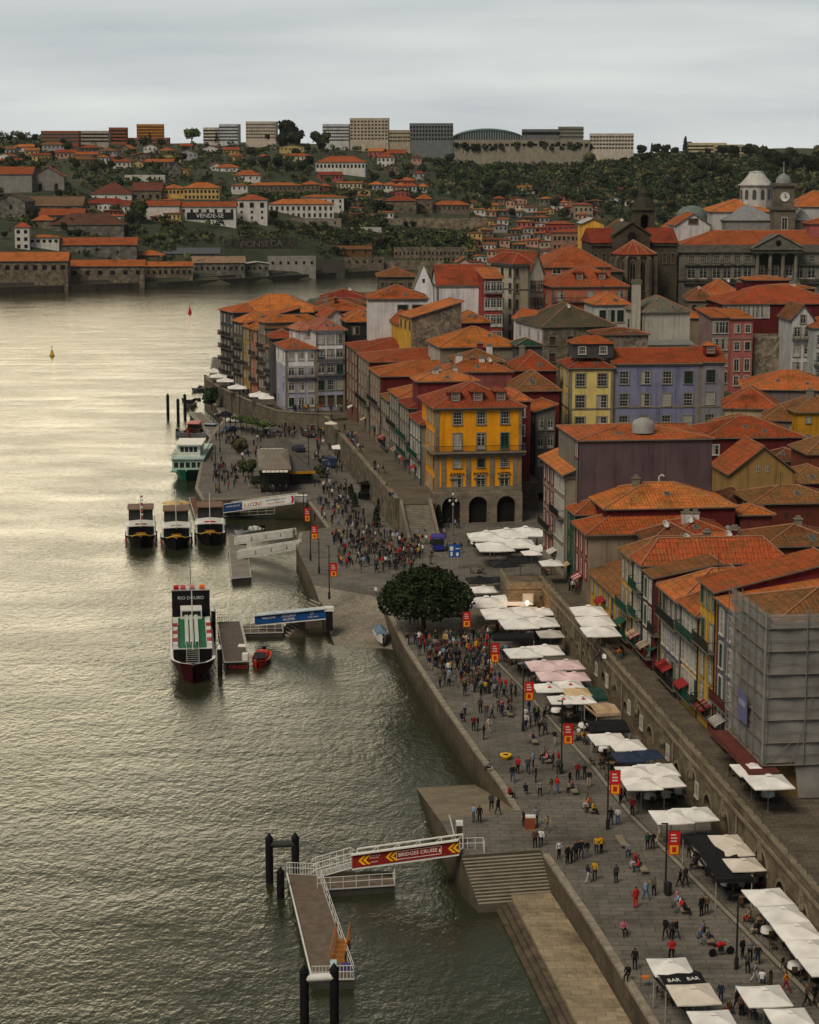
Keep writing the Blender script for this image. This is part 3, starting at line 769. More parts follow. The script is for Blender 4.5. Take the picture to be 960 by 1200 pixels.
# stair down from the terrace to the square
stx = thing('stairway', 'broad granite stairway rising to the terrace left of the yellow house', 'stairs', (TB.x, TB.y, 0), math.atan2(td.y, td.x))
m = MB()
for i in range(22): m.box(i * .42, i * .42 + .415, 1.2, 5.4, 0, TZ - .2 * (i + 1), 0)
m.box(-.2, 0, .6, 6.5, 0, TZ, 0)
m.build('steps', [mat('plain', (.22, .20, .16), .9, var=.3)], stx)
m = MB(); m.prism([(0, .7), (9.3, .7), (9.3, 1.18), (0, 1.18)], 0, [TZ + .8, TZ + .8, QZ + .8, QZ + .8][::-1] if False else [TZ + .8, QZ + .8, QZ + .8, TZ + .8], 0)
m.prism([(0, 5.42), (9.3, 5.42), (9.3, 5.9), (0, 5.9)], 0, [TZ + .8, QZ + .8, QZ + .8, TZ + .8], 0)
m.build('side_wall', [STONE], stx)
# ------------------------------------------------------------------ far curved wall with terrace (z 9.5)
CT = 6.8
cw = [at_z(u, v, CT + 1.0) for u, v in ((239, 440), (243, 446), (257, 454.5), (275, 463), (293, 470.5), (311, 477.5), (325, 482), (345, 484), (388, 486))]
cw = [Vector((p.x, p.y)) for p in cw]
cwall = thing('quay_wall', 'curved high stone wall carrying a terrace of white parasols, left end of the square', 'wall', (0, 0, 0))
m = MB(); inner = []
for i, p in enumerate(cw):
 d = (cw[min(i + 1, len(cw) - 1)] - cw[max(i - 1, 0)]).normalized(); n = Vector((-d.y, d.x)); n = n if n.y > 0 or n.x > 0 else -n; inner.append(p + n * .6)
for i in range(len(cw) - 1):
 m.prism([tuple(cw[i]), tuple(cw[i + 1]), tuple(inner[i + 1]), tuple(inner[i])], 0, CT + 1.0, 0)
 d = (cw[i + 1] - cw[i]).normalized(); n = Vector((-d.y, d.x)) * .12; n = n if n.x > 0 or n.y > 0 else -n
 m.prism([tuple(cw[i] - n), tuple(cw[i + 1] - n), tuple(inner[i + 1] + n), tuple(inner[i] + n)], CT + 1.0, CT + 1.2, 1)
m.build('wall', [mat('ashlar', (.14, .12, .088), .95, bw=1.1, rh=.5, lo=.5), AWD], cwall)
for i, (tt, z) in enumerate([(1.4, 5.6), (2.5, 5.6), (3.5, 5.5), (4.4, 5.4), (5.4, 5.4), (6.5, 5.0), (7.5, 4.8)]):
 k = int(tt); p = cw[k].lerp(cw[k + 1], tt - k); d = (cw[k + 1] - cw[k])
 me, pn = win_mesh(.9, 1.2, 'sash_stone_d'); o = link('window', me, cwall, (p.x, p.y, z), math.atan2(d.y, d.x)); link('pane', pn, o)
m = MB(); m.prism([tuple(p) for p in inner] + [(20, 470), (0, 560), (-45, 560)], -2, CT, 0); struct('terrace', m, [mat('paving', (.13, .11, .085), .9, bw=1.2, rh=.6)])
# Gaia bank: quay edge and river road
m = MB(); prev = None
for i in range(60):
 x = -1200 + i * 22; y = bankY(x)
 if prev: m.prism([prev, (x, y), (x, y + 8), (prev[0], prev[1] + 8)], -3, 2.6, 0); m.prism([(prev[0], prev[1] + 8), (x, y + 8), (x, y + 30), (prev[0], prev[1] + 30)], -3, 4.2, 1)
 prev = (x, y)
struct('embankment', m, [mat('ashlar', (.07, .06, .05), .95), mat('plain', (.10, .09, .075), .9)])
# ------------------------------------------------------------------ thin damp air
hm_ = bpy.data.materials.new('haze'); hm_.use_nodes = True; ht = hm_.node_tree; ht.nodes.clear()
pv = ht.nodes.new('ShaderNodeVolumePrincipled'); pv.inputs['Color'].default_value = (.80, .84, .86, 1); pv.inputs['Density'].default_value = .00003; pv.inputs['Anisotropy'].default_value = .2
ho = ht.nodes.new('ShaderNodeOutputMaterial'); ht.links.new(pv.outputs[0], ho.inputs['Volume'])
m = MB(); m.box(-1650, 1700, -320, 3800, -8, 140); hz_ = m.build('haze', [hm_]); hz_['kind'] = 'stuff'; hz_['label'] = 'thin damp haze softening the far hillside and skyline'; hz_['category'] = 'haze'
# ------------------------------------------------------------------ colours of walls
MAROON = mat('plaster', (.115, .018, .018), .75)
MAROON2 = mat('plaster', (.17, .028, .035), .75)
PURPLE = mat('plaster', (.105, .075, .085), .8)
OCHRE = mat('plaster', (.34, .21, .075), .85)
YEL = mat('plaster', (.60, .36, .05), .8)
YELP = mat('plaster', (.70, .56, .21), .8)
AMBER = mat('plaster', (.80, .33, .012), .75)
BLUE = mat('plaster', (.20, .21, .33), .8)
BLUEG = mat('plaster', (.22, .225, .265), .8)
GREY = mat('plaster', (.18, .172, .155), .85)
GREYD = mat('plaster', (.09, .09, .09), .85)
BEIGE = mat('plaster', (.42, .35, .24), .85)
PINK = mat('plaster', (.50, .17, .115), .8)
ROSE = mat('plaster', (.38, .12, .11), .8)
MAUVE = mat('plaster', (.27, .19, .19), .8)
SALMON = mat('plaster', (.46, .16, .09), .8)
GREENW = mat('plaster', (.03, .055, .04), .6)
SLATE = mat('plain', (.06, .062, .065), .7)
BLACKW = mat('plaster', (.03, .03, .033), .8)
OLIVE = mat('plaster', (.19, .165, .11), .9)
BLUETILE = mat('plaster', (.13, .13, .18), .6)
BROWNW = mat('plaster', (.16, .085, .035), .85)
# ------------------------------------------------------------------ the riverside row (facades look at the river)
YR = math.asin(fd.x)                                   # house yaw so that local +y runs away along the facade
P0, P1 = (FA.x, FA.y), (FB.x, FB.y)
def rhouse(name, label, un, vn, uf, wd_, wall, zb=TZ, off=0.0, **k):
 q0 = (P0[0] - off * math.cos(YR), P0[1]); q1 = (P1[0] - off * math.cos(YR), P1[1])
 a = at_line(un, vn, q0, q1); b = at_line(uf, vn, q0, q1)
 d = (Vector((a.x, a.y)) - Vector((b.x, b.y))).length
 return house(name, label, 'house', (a.x, a.y, zb), YR, wd_, d - .03, a.z - zb, wall, group='tall houses of the riverside row', **k)
# window spec: (cols, rows, top offset, floor height, w, h, style, options)
rhouse('town_house', 'narrow town house with white windows and red panels, its side a big purple wall', 664, 556, 637, 5.0, mat('plaster', (.27, .24, .19), .8), roof='shedl', rr=2.6, over=.7,
       L=[(3, 4, .7, 3.2, 1.15, 2.1, 'french_red_w', {'m': (0, 8.2), 'b': (2,), 'bc': 'i'}), (4, 4, .7, 3.2, 1.0, 2.1, 'sash_white_w', {'m': (8.6, 1.2), 'b': (1,), 'bc': 'i'})], corn=GRAN_D, rm=TILE_B)
a = at_line(668, 556, P0, P1)
hp = house('town_house', 'deep house with a blank purple plaster side wall behind the red panelled front', 'house', (a.x + 1.2, a.y - .1, TZ), YR, 17.5, 14.5, 18.7, PURPLE, 'hip', 1.1, TILE_B, over=.3, wallL=mat('plaster', (.2, .18, .15), .8),
      L=[(2, 1, .5, 3, .9, 1.9, 'french_red_w', {'m': (12.0, .3)})])
m = MB(); m.lathe([(1.5, 0), (1.5, 1.0), (1.3, 1.5), (.2, 2.0)], 14, 0, (9.0, 3, 19.2)); sk = m.build('roof_lantern', [mat('plain', (.30, .30, .28), .5)], hp)
m = MB(); m.box(4.6, 12, -2.2, -.02, 8.5, 11.8, 0).box(4.5, 12.1, -2.3, -.02, 11.8, 11.95, 1); m.build('annex', [MAROON, GREYD], hp)
m = MB(); m.tube([(10.3, -1.2, 11.9), (10.3, -1.2, 14), (10.6, -1.2, 14.2), (10.9, -1.2, 14)], .16, 6); m.build('flue', [WOODW], hp)
rhouse('town_house', 'slim dark green glazed house front between the red panelled house and the cream one', 675, 603, 665, 9.0, GREENW, roof='hip', rr=1.6, over=.3, L=[(2, 5, .6, 3.0, 1.2, 2.4, 'french_none_g')], rm=TILE)
rhouse('town_house', 'cream and red striped house front under a wide orange roof', 690.5, 626, 675, 15.5, mat('plaster', (.26, .21, .15), .8), roof='hip', rr=2.0, over=.6, L=[(3, 4, .7, 3.0, 1.1, 2.2, 'french_red_w', {'b': (2,)})], rm=TILE, corn=GRAN)
a = at_line(690, 626, P0, P1)
house('town_house', 'wide house with two stacked orange roofs above a dark red side wall', 'house', (a.x + 2.4, a.y + 3.2, TZ), YR, 16.6, 13, 11.3, MAROON, 'hip', 2.2, TILE_B, over=.4, chim=1)
rhouse('low_house', 'low yellow house with a steep old tile roof beside the upper street parasols', 728, 704, 692, 9.5, YEL, roof='shedl', rr=3.4, over=.5, L=[(6, 1, .5, 3, .9, 1.7, 'sash_stone_w'), (2, 1, 2.6, 3, 1.2, 2.0, 'door_stone_r', {'low': 1})], rm=TILE_O, corn=GRAN_D)
a = at_line(718, 640, P0, P1)
house('low_house', 'small rubble house with a broken orange roof behind the low yellow house', 'house', (a.x + 5.2, a.y + 6, TZ), YR, 6.5, 7, 9.0, RUB, 'hip', 1.8, TILE_O, over=.4)
rhouse('town_house', 'tall yellow and grey house with dark green balconies', 743.5, 656, 729, 12.0, YEL, roof='hip', rr=2.0, over=.45, L=[(3, 4, .9, 3.15, 1.05, 2.2, 'french_stone_w', {'b': (1, 2), 'bc': 'g'})], rm=TILE_O, corn=GRAN_D, chim=1)
rhouse('town_house', 'slate coloured house with green balconies under a large plain orange roof', 754.5, 662, 744, 16.0, mat('plaster', (.11, .115, .115), .8), roof='hip', rr=2.5, over=.5, L=[(2, 4, .7, 3.1, 1.15, 2.3, 'french_white_w', {'b': (0, 1, 2), 'bc': 'g'})], rm=TILE_B)
rhouse('town_house', 'narrow house front in dark maroon with white framed windows', 767, 677, 755, 7.0, mat('plaster', (.13, .03, .03), .7), roof='shedl', rr=1.5, over=.3, L=[(2, 4, .7, 3.0, 1.25, 2.2, 'french_white_w', {'b': (2,), 'bc': 'r'})], rm=TILE_O)
rhouse('town_house', 'thin ochre house squeezed between the maroon front and the blue tiled front', 776, 684, 767.5, 8.0, OCHRE, roof='shedl', rr=1.2, over=.3, off=-.5, L=[(1, 4, .7, 3.0, 1.2, 2.0, 'two_dark_d', {'b': (1,)})], rm=TILE_O)
rhouse('town_house', 'four bay house with blue grey tiled front and white windows', 799.5, 706, 776.5, 14.0, BLUETILE, roof='hip', rr=2.6, over=.6, L=[(4, 4, .6, 3.15, 1.05, 2.25, 'french_stone_w', {'b': (0, 2), 'bc': 'i', 'st': {1: 'sash_white_w'}}), (4, 1, 13.0, 3, 1.2, 2.1, 'door_dark_r')], rm=TILE_B, corn=GRAN_D)
rhouse('town_house', 'yellow house front with two rows of tall white sash windows', 820.5, 721, 800, 12.0, YEL, roof='hip', rr=2.4, over=.6, L=[(4, 4, .5, 3.1, 1.0, 2.35, 'sash_white_w', {'b': (0, 2), 'bc': 'g'})], rm=TILE, corn=GRAN_D)
hm = rhouse('town_house', 'bright yellow house with iron balcony, awning and a raised storey', 841, 693, 821, 22.5, YEL, roof='gabley', rr=2.7, over=.45, wallL=YEL, L=[(3, 1, .5, 3.0, 1.1, 1.7, 'two_stone_g'), (2, 4, 3.6, 3.2, 1.2, 2.4, 'french_stone_w', {'b': (0, 2), 'bc': 'i'})], rm=TILE, corn=None)
hm['_m'] = 1; del hm['_m']
for ch in kids(hm):
 if ch.name.startswith('wall'): ch.data.materials[0] = MAROON2
rhouse('town_house', 'slate grey house with white windows and dark red balconies', 862.5, 716, 842, 11.0, mat('plaster', (.135, .14, .16), .8), roof='shedl', rr=1.8, over=.4, L=[(2, 4, .9, 3.2, 1.1, 2.3, 'sash_white_w', {'b': (2, 3), 'bc': 'r'})], rm=TILE_B, corn=mat('plain', (.2, .21, .24), .7))
rhouse('town_house', 'orange yellow house strip squeezed beside the scaffolded building', 869, 738, 863, 9.0, mat('plaster', (.55, .27, .03), .8), roof='shedl', rr=1.6, over=.4, L=[(1, 4, .7, 3.1, 1.1, 2.2, 'french_dark_w')], rm=TILE_B)
sc = rhouse('town_house', 'corner building under repair behind the grey scaffold netting, brown tile roof', 911, 729, 870, 20.0, mat('plaster', (.22, .14, .055), .9), roof='hip', rr=1.8, over=.2,
   L=[(4, 4, 1.5, 3.2, 1.1, 2.0, 'two_stone_d')], F=[(4, 4, 1.5, 3.2, 1.1, 2.0, 'two_stone_d')], rm=TILE_O)
# the scaffold round it
a = at_line(911, 729, P0, P1); b = at_line(870, 729, P0, P1); DS = (Vector((a.x, a.y)) - Vector((b.x, b.y))).length
scf = thing('scaffold', 'tube scaffold wrapped in translucent grey netting around the corner building', 'scaffold', (a.x, a.y, TZ), YR)
HS = a.z - TZ + .9; o = 1.25; tb = MB(); GAL = mat('plain', (.17, .165, .15), .6)
cols_ = [(-o, y) for y in (DS, DS * .8, DS * .6, DS * .4, DS * .2)] + [(-o, -o)] + [(x, -o) for x in (2.3, 4.8, 7.3, 9.8, 12.3, 14.8, 17.3, 19.8)]
for x, y in cols_:
 tb.tube([(x, y, 3.2), (x, y, HS + .7)], .05, 5)
for z in [3.2 + 2.0 * i for i in range(int((HS - 3) / 2) + 2)]:
 for dz in (0, 1.0):
  if z + dz < HS + .6: tb.tube([(-o, DS, z + dz), (-o, -o, z + dz), (20, -o, z + dz)], .035, 4, smooth=False)
 if z < HS: tb.box(-o + .05, -.2, -o + .05, DS, z - .06, z, 1).box(-.2, 20, -o + .05, -.2, z - .06, z, 1)
for i in range(0, 7): tb.tube([(-o + .02 + 2.4 * i, -o - .03, 3.2), (-o + 2.4 * (i + 1), -o - .03, 3.2 + 2.0 + (i % 2) * 6)], .03, 4)
tb.build('tubes', [GAL, mat('plain', (.16, .13, .10), .9)], scf)
nm = MB(); yy = [-o - .08] + [DS * i / 5 for i in range(1, 6)]; zz = [3.4 + (HS - 3.4) * i / 7 for i in range(8)]
def nv(a_, z_): return (-o + .22 + .10 * math.sin(a_ * 2.1 + z_ * 1.7) * .6, a_, z_)
ya = [-o - .08 + (DS + o) * i / 24 for i in range(25)]; za = [3.4 + (HS - 3.4) * i / 24 for i in range(25)]
vv = [nv(y, z) for z in za for y in ya]; nm.faces(vv, [(j * 25 + i, j * 25 + i + 1, (j + 1) * 25 + i + 1, (j + 1) * 25 + i) for j in range(24) for i in range(24)], 0, True)
xa = [-o - .1 + (20 + o) * i / 50 for i in range(51)]
vv = [(x, -o + .22 + .07 * math.sin(x * 1.9 + z * 1.3), z if z > 3.5 or x < 2 else .2) for z in za for x in xa]
nm.faces(vv, [(j * 51 + i, j * 51 + i + 1, (j + 1) * 51 + i + 1, (j + 1) * 51 + i) for j in range(24) for i in range(14)], 0, True)
nm.faces(vv, [(j * 51 + i, j * 51 + i + 1, (j + 1) * 51 + i + 1, (j + 1) * 51 + i) for j in range(24) for i in range(14, 50)], 1, True)
nm.build('netting', [mat('net', (.33, .33, .31), .9, alpha=.62), mat('net', (.15, .125, .09), .9, alpha=.35)], scf)
m = MB(); m.box(-o - 1.6, -.1, -o - 1.2, DS, 2.9, 3.05, 0); m.box(-o - 1.6, -o - 1.5, -o - 1.2, DS, 3.05, 3.4, 0); m.build('protective_deck', [mat('plain', (.12, .035, .03), .8)], scf)
m = MB(); m.box(-o - .3, -o - .22, DS * .3, DS * .56, 5.6, 8.2, 0); m.box(-o - .32, -o - .30, DS * .34, DS * .52, 7.0, 7.5, 1); m.build('sign_panel', [mat('plain', (.12, .13, .24), .7), mat('plain', (.25, .27, .36), .6)], scf)
# ------------------------------------------------------------------ second line and fillers behind the row
G1 = 9.0
def F_(label, u0, u1, vE, Y, wall, d, **k):
 zb = k.pop('zb', None); nm = k.pop('name', 'town_house')
 if zb is None: zb = max(8, portoz((((u0 + u1) / 2) - 480) / FPX * Y, Y))
 return fhouse(nm, label, k.pop('cat', 'house'), u0, u1, vE, Y, zb, wall, d, **k)
F_('wide dark red house with a long hipped roof right of the purple side wall', 829, 941, 513, 318, MAROON, 13, yaw=5, rr=2.5, rm=TILE, L=[(1, 3, 1, 3, 1.1, 1.6, 'two_white_w')], F=[(6, 2, 1.2, 3.2, 1.2, 1.5, 'two_white_w', {'skip': ((0, 1), (0, 2), (0, 3), (0, 4), (0, 5), (1, 0), (1, 3), (1, 4), (1, 5), (1, 2))})])
F_('ochre gabled house with two small attic windows below its ridge', 856, 932, 556, 285, OCHRE, 10, yaw=6, roof='gabley', rr=4.0, rm=TILE, F=[(2, 1, -1.2, 3, .5, .9, 'two_none_w', {'m': (3.4, 3.4)})])
F_('dark brown red block with flat walls and a raised roof at the right edge', 884, 985, 590, 262, mat('plaster', (.13, .035, .022), .85), 9, yaw=6, rr=1.6, rm=TILE_O, F=[(4, 1, 1.1, 3, .5, .9, 'two_none_d', {'skip': ((0, 0), (0, 2), (0, 3))})], L=[(1, 1, .6, 3, 1.0, 1.5, 'two_white_w')])
F_('small red roofed outhouse with a skylight lantern behind the riverside roofs', 868, 905, 603, 254, mat('plaster', (.15, .04, .03), .85), 5, yaw=6, rr=.9, rm=TILE, name='low_house', zb=8)
F_('low old tiled roof between the ochre gable and the dark brown block', 848, 892, 592, 270, GREYD, 8, yaw=6, rr=1.6, rm=TILE_O, name='low_house')
F_('low building with patched old tiles behind the tall riverside roofs', 840, 900, 640, 248, BROWNW, 8, yaw=7, rr=1.5, rm=TILE_O, name='low_house')
F_('small roof with white ridge mortar next to the dark chimneys', 790, 858, 628, 243, GREYD, 9, yaw=6, rr=1.3, rm=TILE, chim=2, name='low_house')
F_('long orange roof behind the satellite dish and the raised yellow storey', 800, 905, 648, 231, MAROON, 8, yaw=6, rr=1.5, rm=TILE_B, chim=2)
F_('old patched roof beyond the dark red gable wall at the right edge', 898, 990, 640, 240, mat('plaster', (.1, .03, .025), .85), 10, yaw=6, rr=1.7, rm=TILE_O, chim=1)
F_('orange roofed annex close behind the netted scaffold', 850, 985, 706, 201, GREY, 8, yaw=7, rr=1.3, rm=TILE_B)
F_('small house with weathered roof between two red houses at the right edge', 925, 990, 566, 290, MAROON, 9, yaw=6, rr=2.0, rm=TILE_O)
F_('red brown house with a tall wall at the right edge', 948, 1010, 532, 300, mat('plaster', (.17, .05, .03), .85), 9, yaw=6, rr=2.4, rm=TILE_O)
F_('white walled house in shade behind the ochre gable', 905, 950, 540, 312, GREY, 7, yaw=5, rr=1.5, rm=TILE_O, F=[(2, 2, .8, 3, .9, 1.3, 'two_white_w')])  # shade on the white wall is put into its grey plaster
F_('low roof tucked behind the blue and yellow palace', 850, 902, 500, 345, OLIVE, 9, yaw=6, rr=1.6, rm=TILE_O, name='low_house')
# ------------------------------------------------------------------ blue and yellow palace
yaw = 4
py = F_('pale yellow corner house of five storeys with slate attic joined to the blue one', 668, 719, 431, 372, YELP, 12.5, yaw=yaw, roof='hip', rr=1.9, rm=TILE_R, zb=9, trim=GRAN,
  F=[(2, 5, 1.1, 4.0, 1.7, 2.3, 'sash_stone_w')], L=[(2, 5, 1.1, 4.0, 1.4, 2.3, 'sash_stone_w')], corn=GRAN, band=[8.2])
m = MB(); m.box(.8, 8.2, 1.2, 8, 17.6, 20.2, 0); at_ = m.build('attic', [SLATE], py)
m = MB(); m.face([(.4, .8, 20.2), (8.6, .8, 20.2), (6.5, 4.5, 21.4), (2.5, 4.5, 21.4)]).face if False else None
m.faces([(.4, .8, 20.2), (8.6, .8, 20.2), (8.6, 8.4, 20.2), (.4, 8.4, 20.2), (3, 4.6, 21.5), (6, 4.6, 21.5)], [(0, 1, 5, 4), (1, 2, 5), (2, 3, 4, 5), (3, 0, 4), (3, 2, 1, 0)], 0)
m.build('attic_roof', [TILE], py)
for dx in (2.4, 6.3):
 me, pn = win_mesh(1.2, 1.3, 'sash_white_w'); o2 = link('window', me, py, (dx, 1.19, 19.0)); link('pane', pn, o2)
F_('long lavender blue house of five storeys with regular white windows', 719.3, 820, 426, 373, BLUE, 12.5, yaw=yaw, roof='gablex', rr=2.3, rm=TILE, zb=9, trim=GRAN,
   F=[(4, 5, 1.5, 4.1, 1.6, 2.3, 'sash_stone_w')], corn=GRAN, band=[8.4], over=.5)
F_('grey blue end house with a single dormer joined to the lavender blue house', 820.3, 849, 424, 374.2, BLUEG, 12.5, yaw=yaw, roof='gablex', rr=2.3, rm=TILE, zb=9, trim=GRAN,
   F=[(1, 5, 1.5, 4.1, 1.7, 2.3, 'sash_stone_w', {'m': (.2, .6), 'st': {3: 'french_stone_w'}})], corn=GRAN, band=[8.4], over=.5, dorm=([.5], 2.0, 1.5, 1.2))
# ------------------------------------------------------------------ buildings right of it
F_('house with a bright new orange roof in front of the mauve building', 849, 912, 478, 356, BEIGE, 12, yaw=-8, rr=3.2, rm=TILE_B, L=[(1, 1, 1, 3, 1, 2, 'two_stone_w')], F=[(2, 1, 1.6, 3, .7, 2.0, 'door_stone_r', {'m': (2, 2)})])
F_('long bright orange roof with dark mounds behind the new orange roof', 872, 985, 456, 385, mat('plaster', (.16, .13, .12), .85), 15, yaw=-6, rr=3.0, rm=TILE_B)
F_('small balcony house with white railing and old tiles', 896, 936, 492, 342, GREY, 10, yaw=-10, rr=2.0, rm=TILE_O, F=[(3, 2, .8, 3.1, 1.0, 2.2, 'french_dark_w', {'b': (0,)})])
F_('orange yellow gabled house at the right edge under an old brown roof', 934, 990, 483, 338, mat('plaster', (.48, .24, .02), .85), 10, yaw=4, rr=2.4, rm=TILE_O, F=[(2, 2, .9, 3, .7, .9, 'two_stone_w')], chim=1)
F_('mauve grey house with paired white windows', 835, 858, 372, 440, MAUVE, 12, yaw=8, rr=1.2, rm=TILE, roof='shedf', zb=13, F=[(3, 5, 1.0, 3.6, 1.2, 2.4, 'two_white_w', {'m': (.2, .1)})])
hr = F_('pink red house front beside the mauve one', 858.5, 883, 373, 438, ROSE, 12, yaw=8, rr=1.2, rm=TILE, roof='shedf', zb=13, F=[(2, 5, 1.4, 3.7, 1.1, 2.0, 'two_white_w', {'h': [1.7, 1.7, 2.6]})], band=[11.5])
F_('big dark maroon block with long orange roof, glazed gallery and a rubble base', 848, 990, 356, 452, MAROON, 20, yaw=3, rr=3.4, rm=TILE_B, zb=12, chim=2, F=[(10, 1, .5, 3, 1.2, 2.6, 'two_white_w', {'m': (.2, 17), })])
F_('rubble party wall house between the pink front and the white gabled house', 883.5, 928, 398, 440.5, RUB, 9, yaw=3, rr=.1, roof='flat', rm=RUB, zb=12)
F_('white gabled house with grey window frames at the right edge', 928.5, 954, 375, 430, mat('plaster', (.5, .51, .52), .8), 12, yaw=3, rr=3.2, roof='gabley', rm=TILE_O, zb=12, F=[(1, 1, -1.0, 3, 1.1, 1.7, 'two_stone_w'), (2, 4, 1.6, 3.7, 1.3, 2.4, 'french_stone_w', {'b': (0,)})])
F_('pale green house with a green balcony cut by the right edge', 954.5, 1000, 384, 425, mat('plaster', (.42, .45, .42), .8), 12, yaw=3, rr=2, rm=TILE_R, zb=12, F=[(3, 3, 1.6, 3.7, 1.2, 2.4, 'french_stone_w', {'b': (1,), 'bc': 'g'})])
F_('dark red penthouse on the roofs in front of the granite palace', 876, 925, 328, 478, MAROON, 9, yaw=3, rr=.8, rm=TILE, zb=24)
F_('second dark red penthouse with a long low roof before the granite palace', 900, 955, 338, 470, MAROON, 9, yaw=3, rr=.8, rm=TILE, zb=24)
F_('brown roofed old house left of the dark maroon block', 806, 838, 352, 470, OLIVE, 14, yaw=-4, rr=2.6, rm=TILE_O, zb=14, F=[(2, 4, 1, 3.4, 1, 1.8, 'two_dark_d')])
F_('orange roof with a steep hip just left of the dark maroon block', 826, 868, 345, 474, ROSE, 12, yaw=0, rr=3.2, rm=TILE_B, zb=16)
# old grey white building with the ruined roof, small white building
F_('weathered pale building with a ruined grey roof and a tall square chimney', 756, 809, 366, 430, mat('plaster', (.45, .43, .37), .9), 13, yaw=12, rr=3.0, rm=mat('tile', (.16, .13, .10), .95), zb=13, L=[(3, 3, 2.2, 4.0, .8, 2.0, 'two_none_g')], chim=0)
m = thing('chimney', 'tall square pale chimney stack at the corner of the ruined roof building', 'chimney', (at_y(746, 330, 432).x, 432, 13))
q = MB(); q.box(-.9, .9, -.9, .9, 0, at_y(746, 332, 432).z - 13, 0).box(-1.05, 1.05, -1.05, 1.05, at_y(746, 332, 432).z - 13, at_y(746, 330, 432).z - 12.6, 1); q.build('stack', [mat('plaster', (.42, .40, .34), .9), GRAN_D], m)
F_('low plain wing below the weathered pale building', 740, 812, 404, 425, mat('plaster', (.40, .38, .33), .9), 8, yaw=4, rr=.8, rm=mat('plain', (.2, .2, .19), .8), roof='shedf', zb=12)
F_('small white house with three dark windows and an orange hipped roof', 697, 739, 357, 446, mat('plaster', (.5, .5, .49), .85), 12, yaw=6, rr=2.4, rm=TILE_B, zb=13, F=[(3, 1, 1.2, 4, 1.5, 2.6, 'two_white_g', {'m': (.8, 1.2)}), (2, 1, 6.5, 4, 1.2, 2.2, 'two_none_d')])
F_('small house with old tiles between the pale building and the mauve house', 777, 820, 372, 452, OLIVE, 10, yaw=-10, rr=2.0, rm=TILE, zb=13)
F_('low orange shed roof before the pale wing', 700, 760, 392, 405, RUB, 8, yaw=6, rr=1.0, rm=TILE_O, zb=12)
# brown roof warehouse
F_('big rubble stone house with a dark brown hipped roof, white side wall', 637, 721, 383, 412, mat('rubble', (.17, .145, .105), .95, scale=1.3), 19, yaw=14, rr=4.0, rm=TILE_D, zb=12, wallL=mat('plaster', (.6, .6, .6), .85), F=[(4, 2, 2.0, 3.4, 1.3, 1.7, 'door_stone_d')], L=[(3, 2, 1, 3.2, 1, 2, 'two_none_w')], chim=0)
# salmon building with dormers
F_('salmon red house with two dormers and iron balconies, near the dark church', 648, 736, 336, 468, SALMON, 14, yaw=7, rr=4.0, rm=TILE_R, zb=14, trim=GRAN_D, wallL=PINK,
   F=[(5, 4, 1.0, 3.8, 1.3, 2.4, 'french_stone_w', {'b': (0,), 'skip': ((0, 1), (1, 1))})], L=[(1, 3, 2, 3.8, 1.2, 2.2, 'two_stone_w')], dorm=([.38, .68], 2.0, 1.6, 2.2), corn=GRAN_D)
F_('large red roofed house with white gable end and long roof glazing', 640, 716, 313, 492, SALMON, 20, yaw=8, rr=5.0, rm=TILE_R, zb=16, roof='hip', F=[(3, 1, .3, 3, 2, 1.3, 'two_white_w')], chim=2)
F_('pale green white house end with three columns of windows', 621, 637, 322, 478, mat('plaster', (.50, .52, .44), .85), 18, yaw=26, rr=5.2, rm=TILE_R, zb=14, roof='gabley', F=[(3, 4, 1.5, 4.0, 1.0, 2.4, 'french_stone_w', {'m': (.4, .3)})])
F_('corner tower house in cream with a dark red top storey and balconies', 603, 621, 309, 470, mat('plaster', (.42, .36, .25), .85), 12, yaw=24, rr=2.2, rm=TILE_R, zb=14, wallL=mat('plaster', (.50, .47, .38), .85), L=[(3, 6, 1.0, 3.6, 1.2, 2.0, 'two_stone_d')], F=[(1, 6, 1.0, 3.6, 1.1, 2.0, 'two_stone_d', {'m': (0, 3)})], over=.9, band=[19.0, 24], trim=GRAN_D)
F_('narrow crimson house with a long iron balcony', 568, 589, 326, 455, mat('plaster', (.32, .055, .045), .8), 10, yaw=8, rr=1.8, rm=TILE_B, zb=14, roof='shedf', F=[(3, 4, .8, 3.7, 1.1, 2.5, 'french_white_w', {'b': (0,)})])
# white church and its wings
wc = F_('long white church nave with granite corner and a red tiled roof', 512, 570, 334, 462, mat('plaster', (.66, .66, .68), .85), 16, yaw=3, rr=4.2, rm=TILE_R, zb=11, roof='gablex', F=[(5, 1, 11.2, 4, 2.2, 5.4, 'door_none_d', {'skip': ((0, 0), (0, 1), (0, 2), (0, 3))})], corn=GRAN_D, trim=GRAN_D, over=.3)
F_('white church gable front with a tiny window beside the long nave', 485, 508, 338, 470, mat('plaster', (.70, .70, .72), .85), 4, yaw=6, rr=5.5, rm=GRAN_D, zb=11, roof='gabley', F=[(1, 1, -2.2, 3, .6, .9, 'door_none_d')], over=.12)
F_('white hall with two dark doors and a long red brown roof', 432, 501, 350, 440, mat('plaster', (.58, .58, .58), .85), 13, yaw=3, rr=2.6, rm=TILE, zb=11, F=[(2, 1, 1.4, 4, 2.1, 3.2, 'door_stone_d', {'m': (5.8, .6)})], corn=GRAN_D, over=.4)
F_('grey stone building with round windows and a mossy tiled roof by the river', 443, 486, 324, 560, STONE_D, 14, yaw=2, rr=2.2, rm=TILE_O, zb=9, F=[(4, 1, 1.6, 4, 1.2, 1.2, 'door_stone_d')], over=.5)
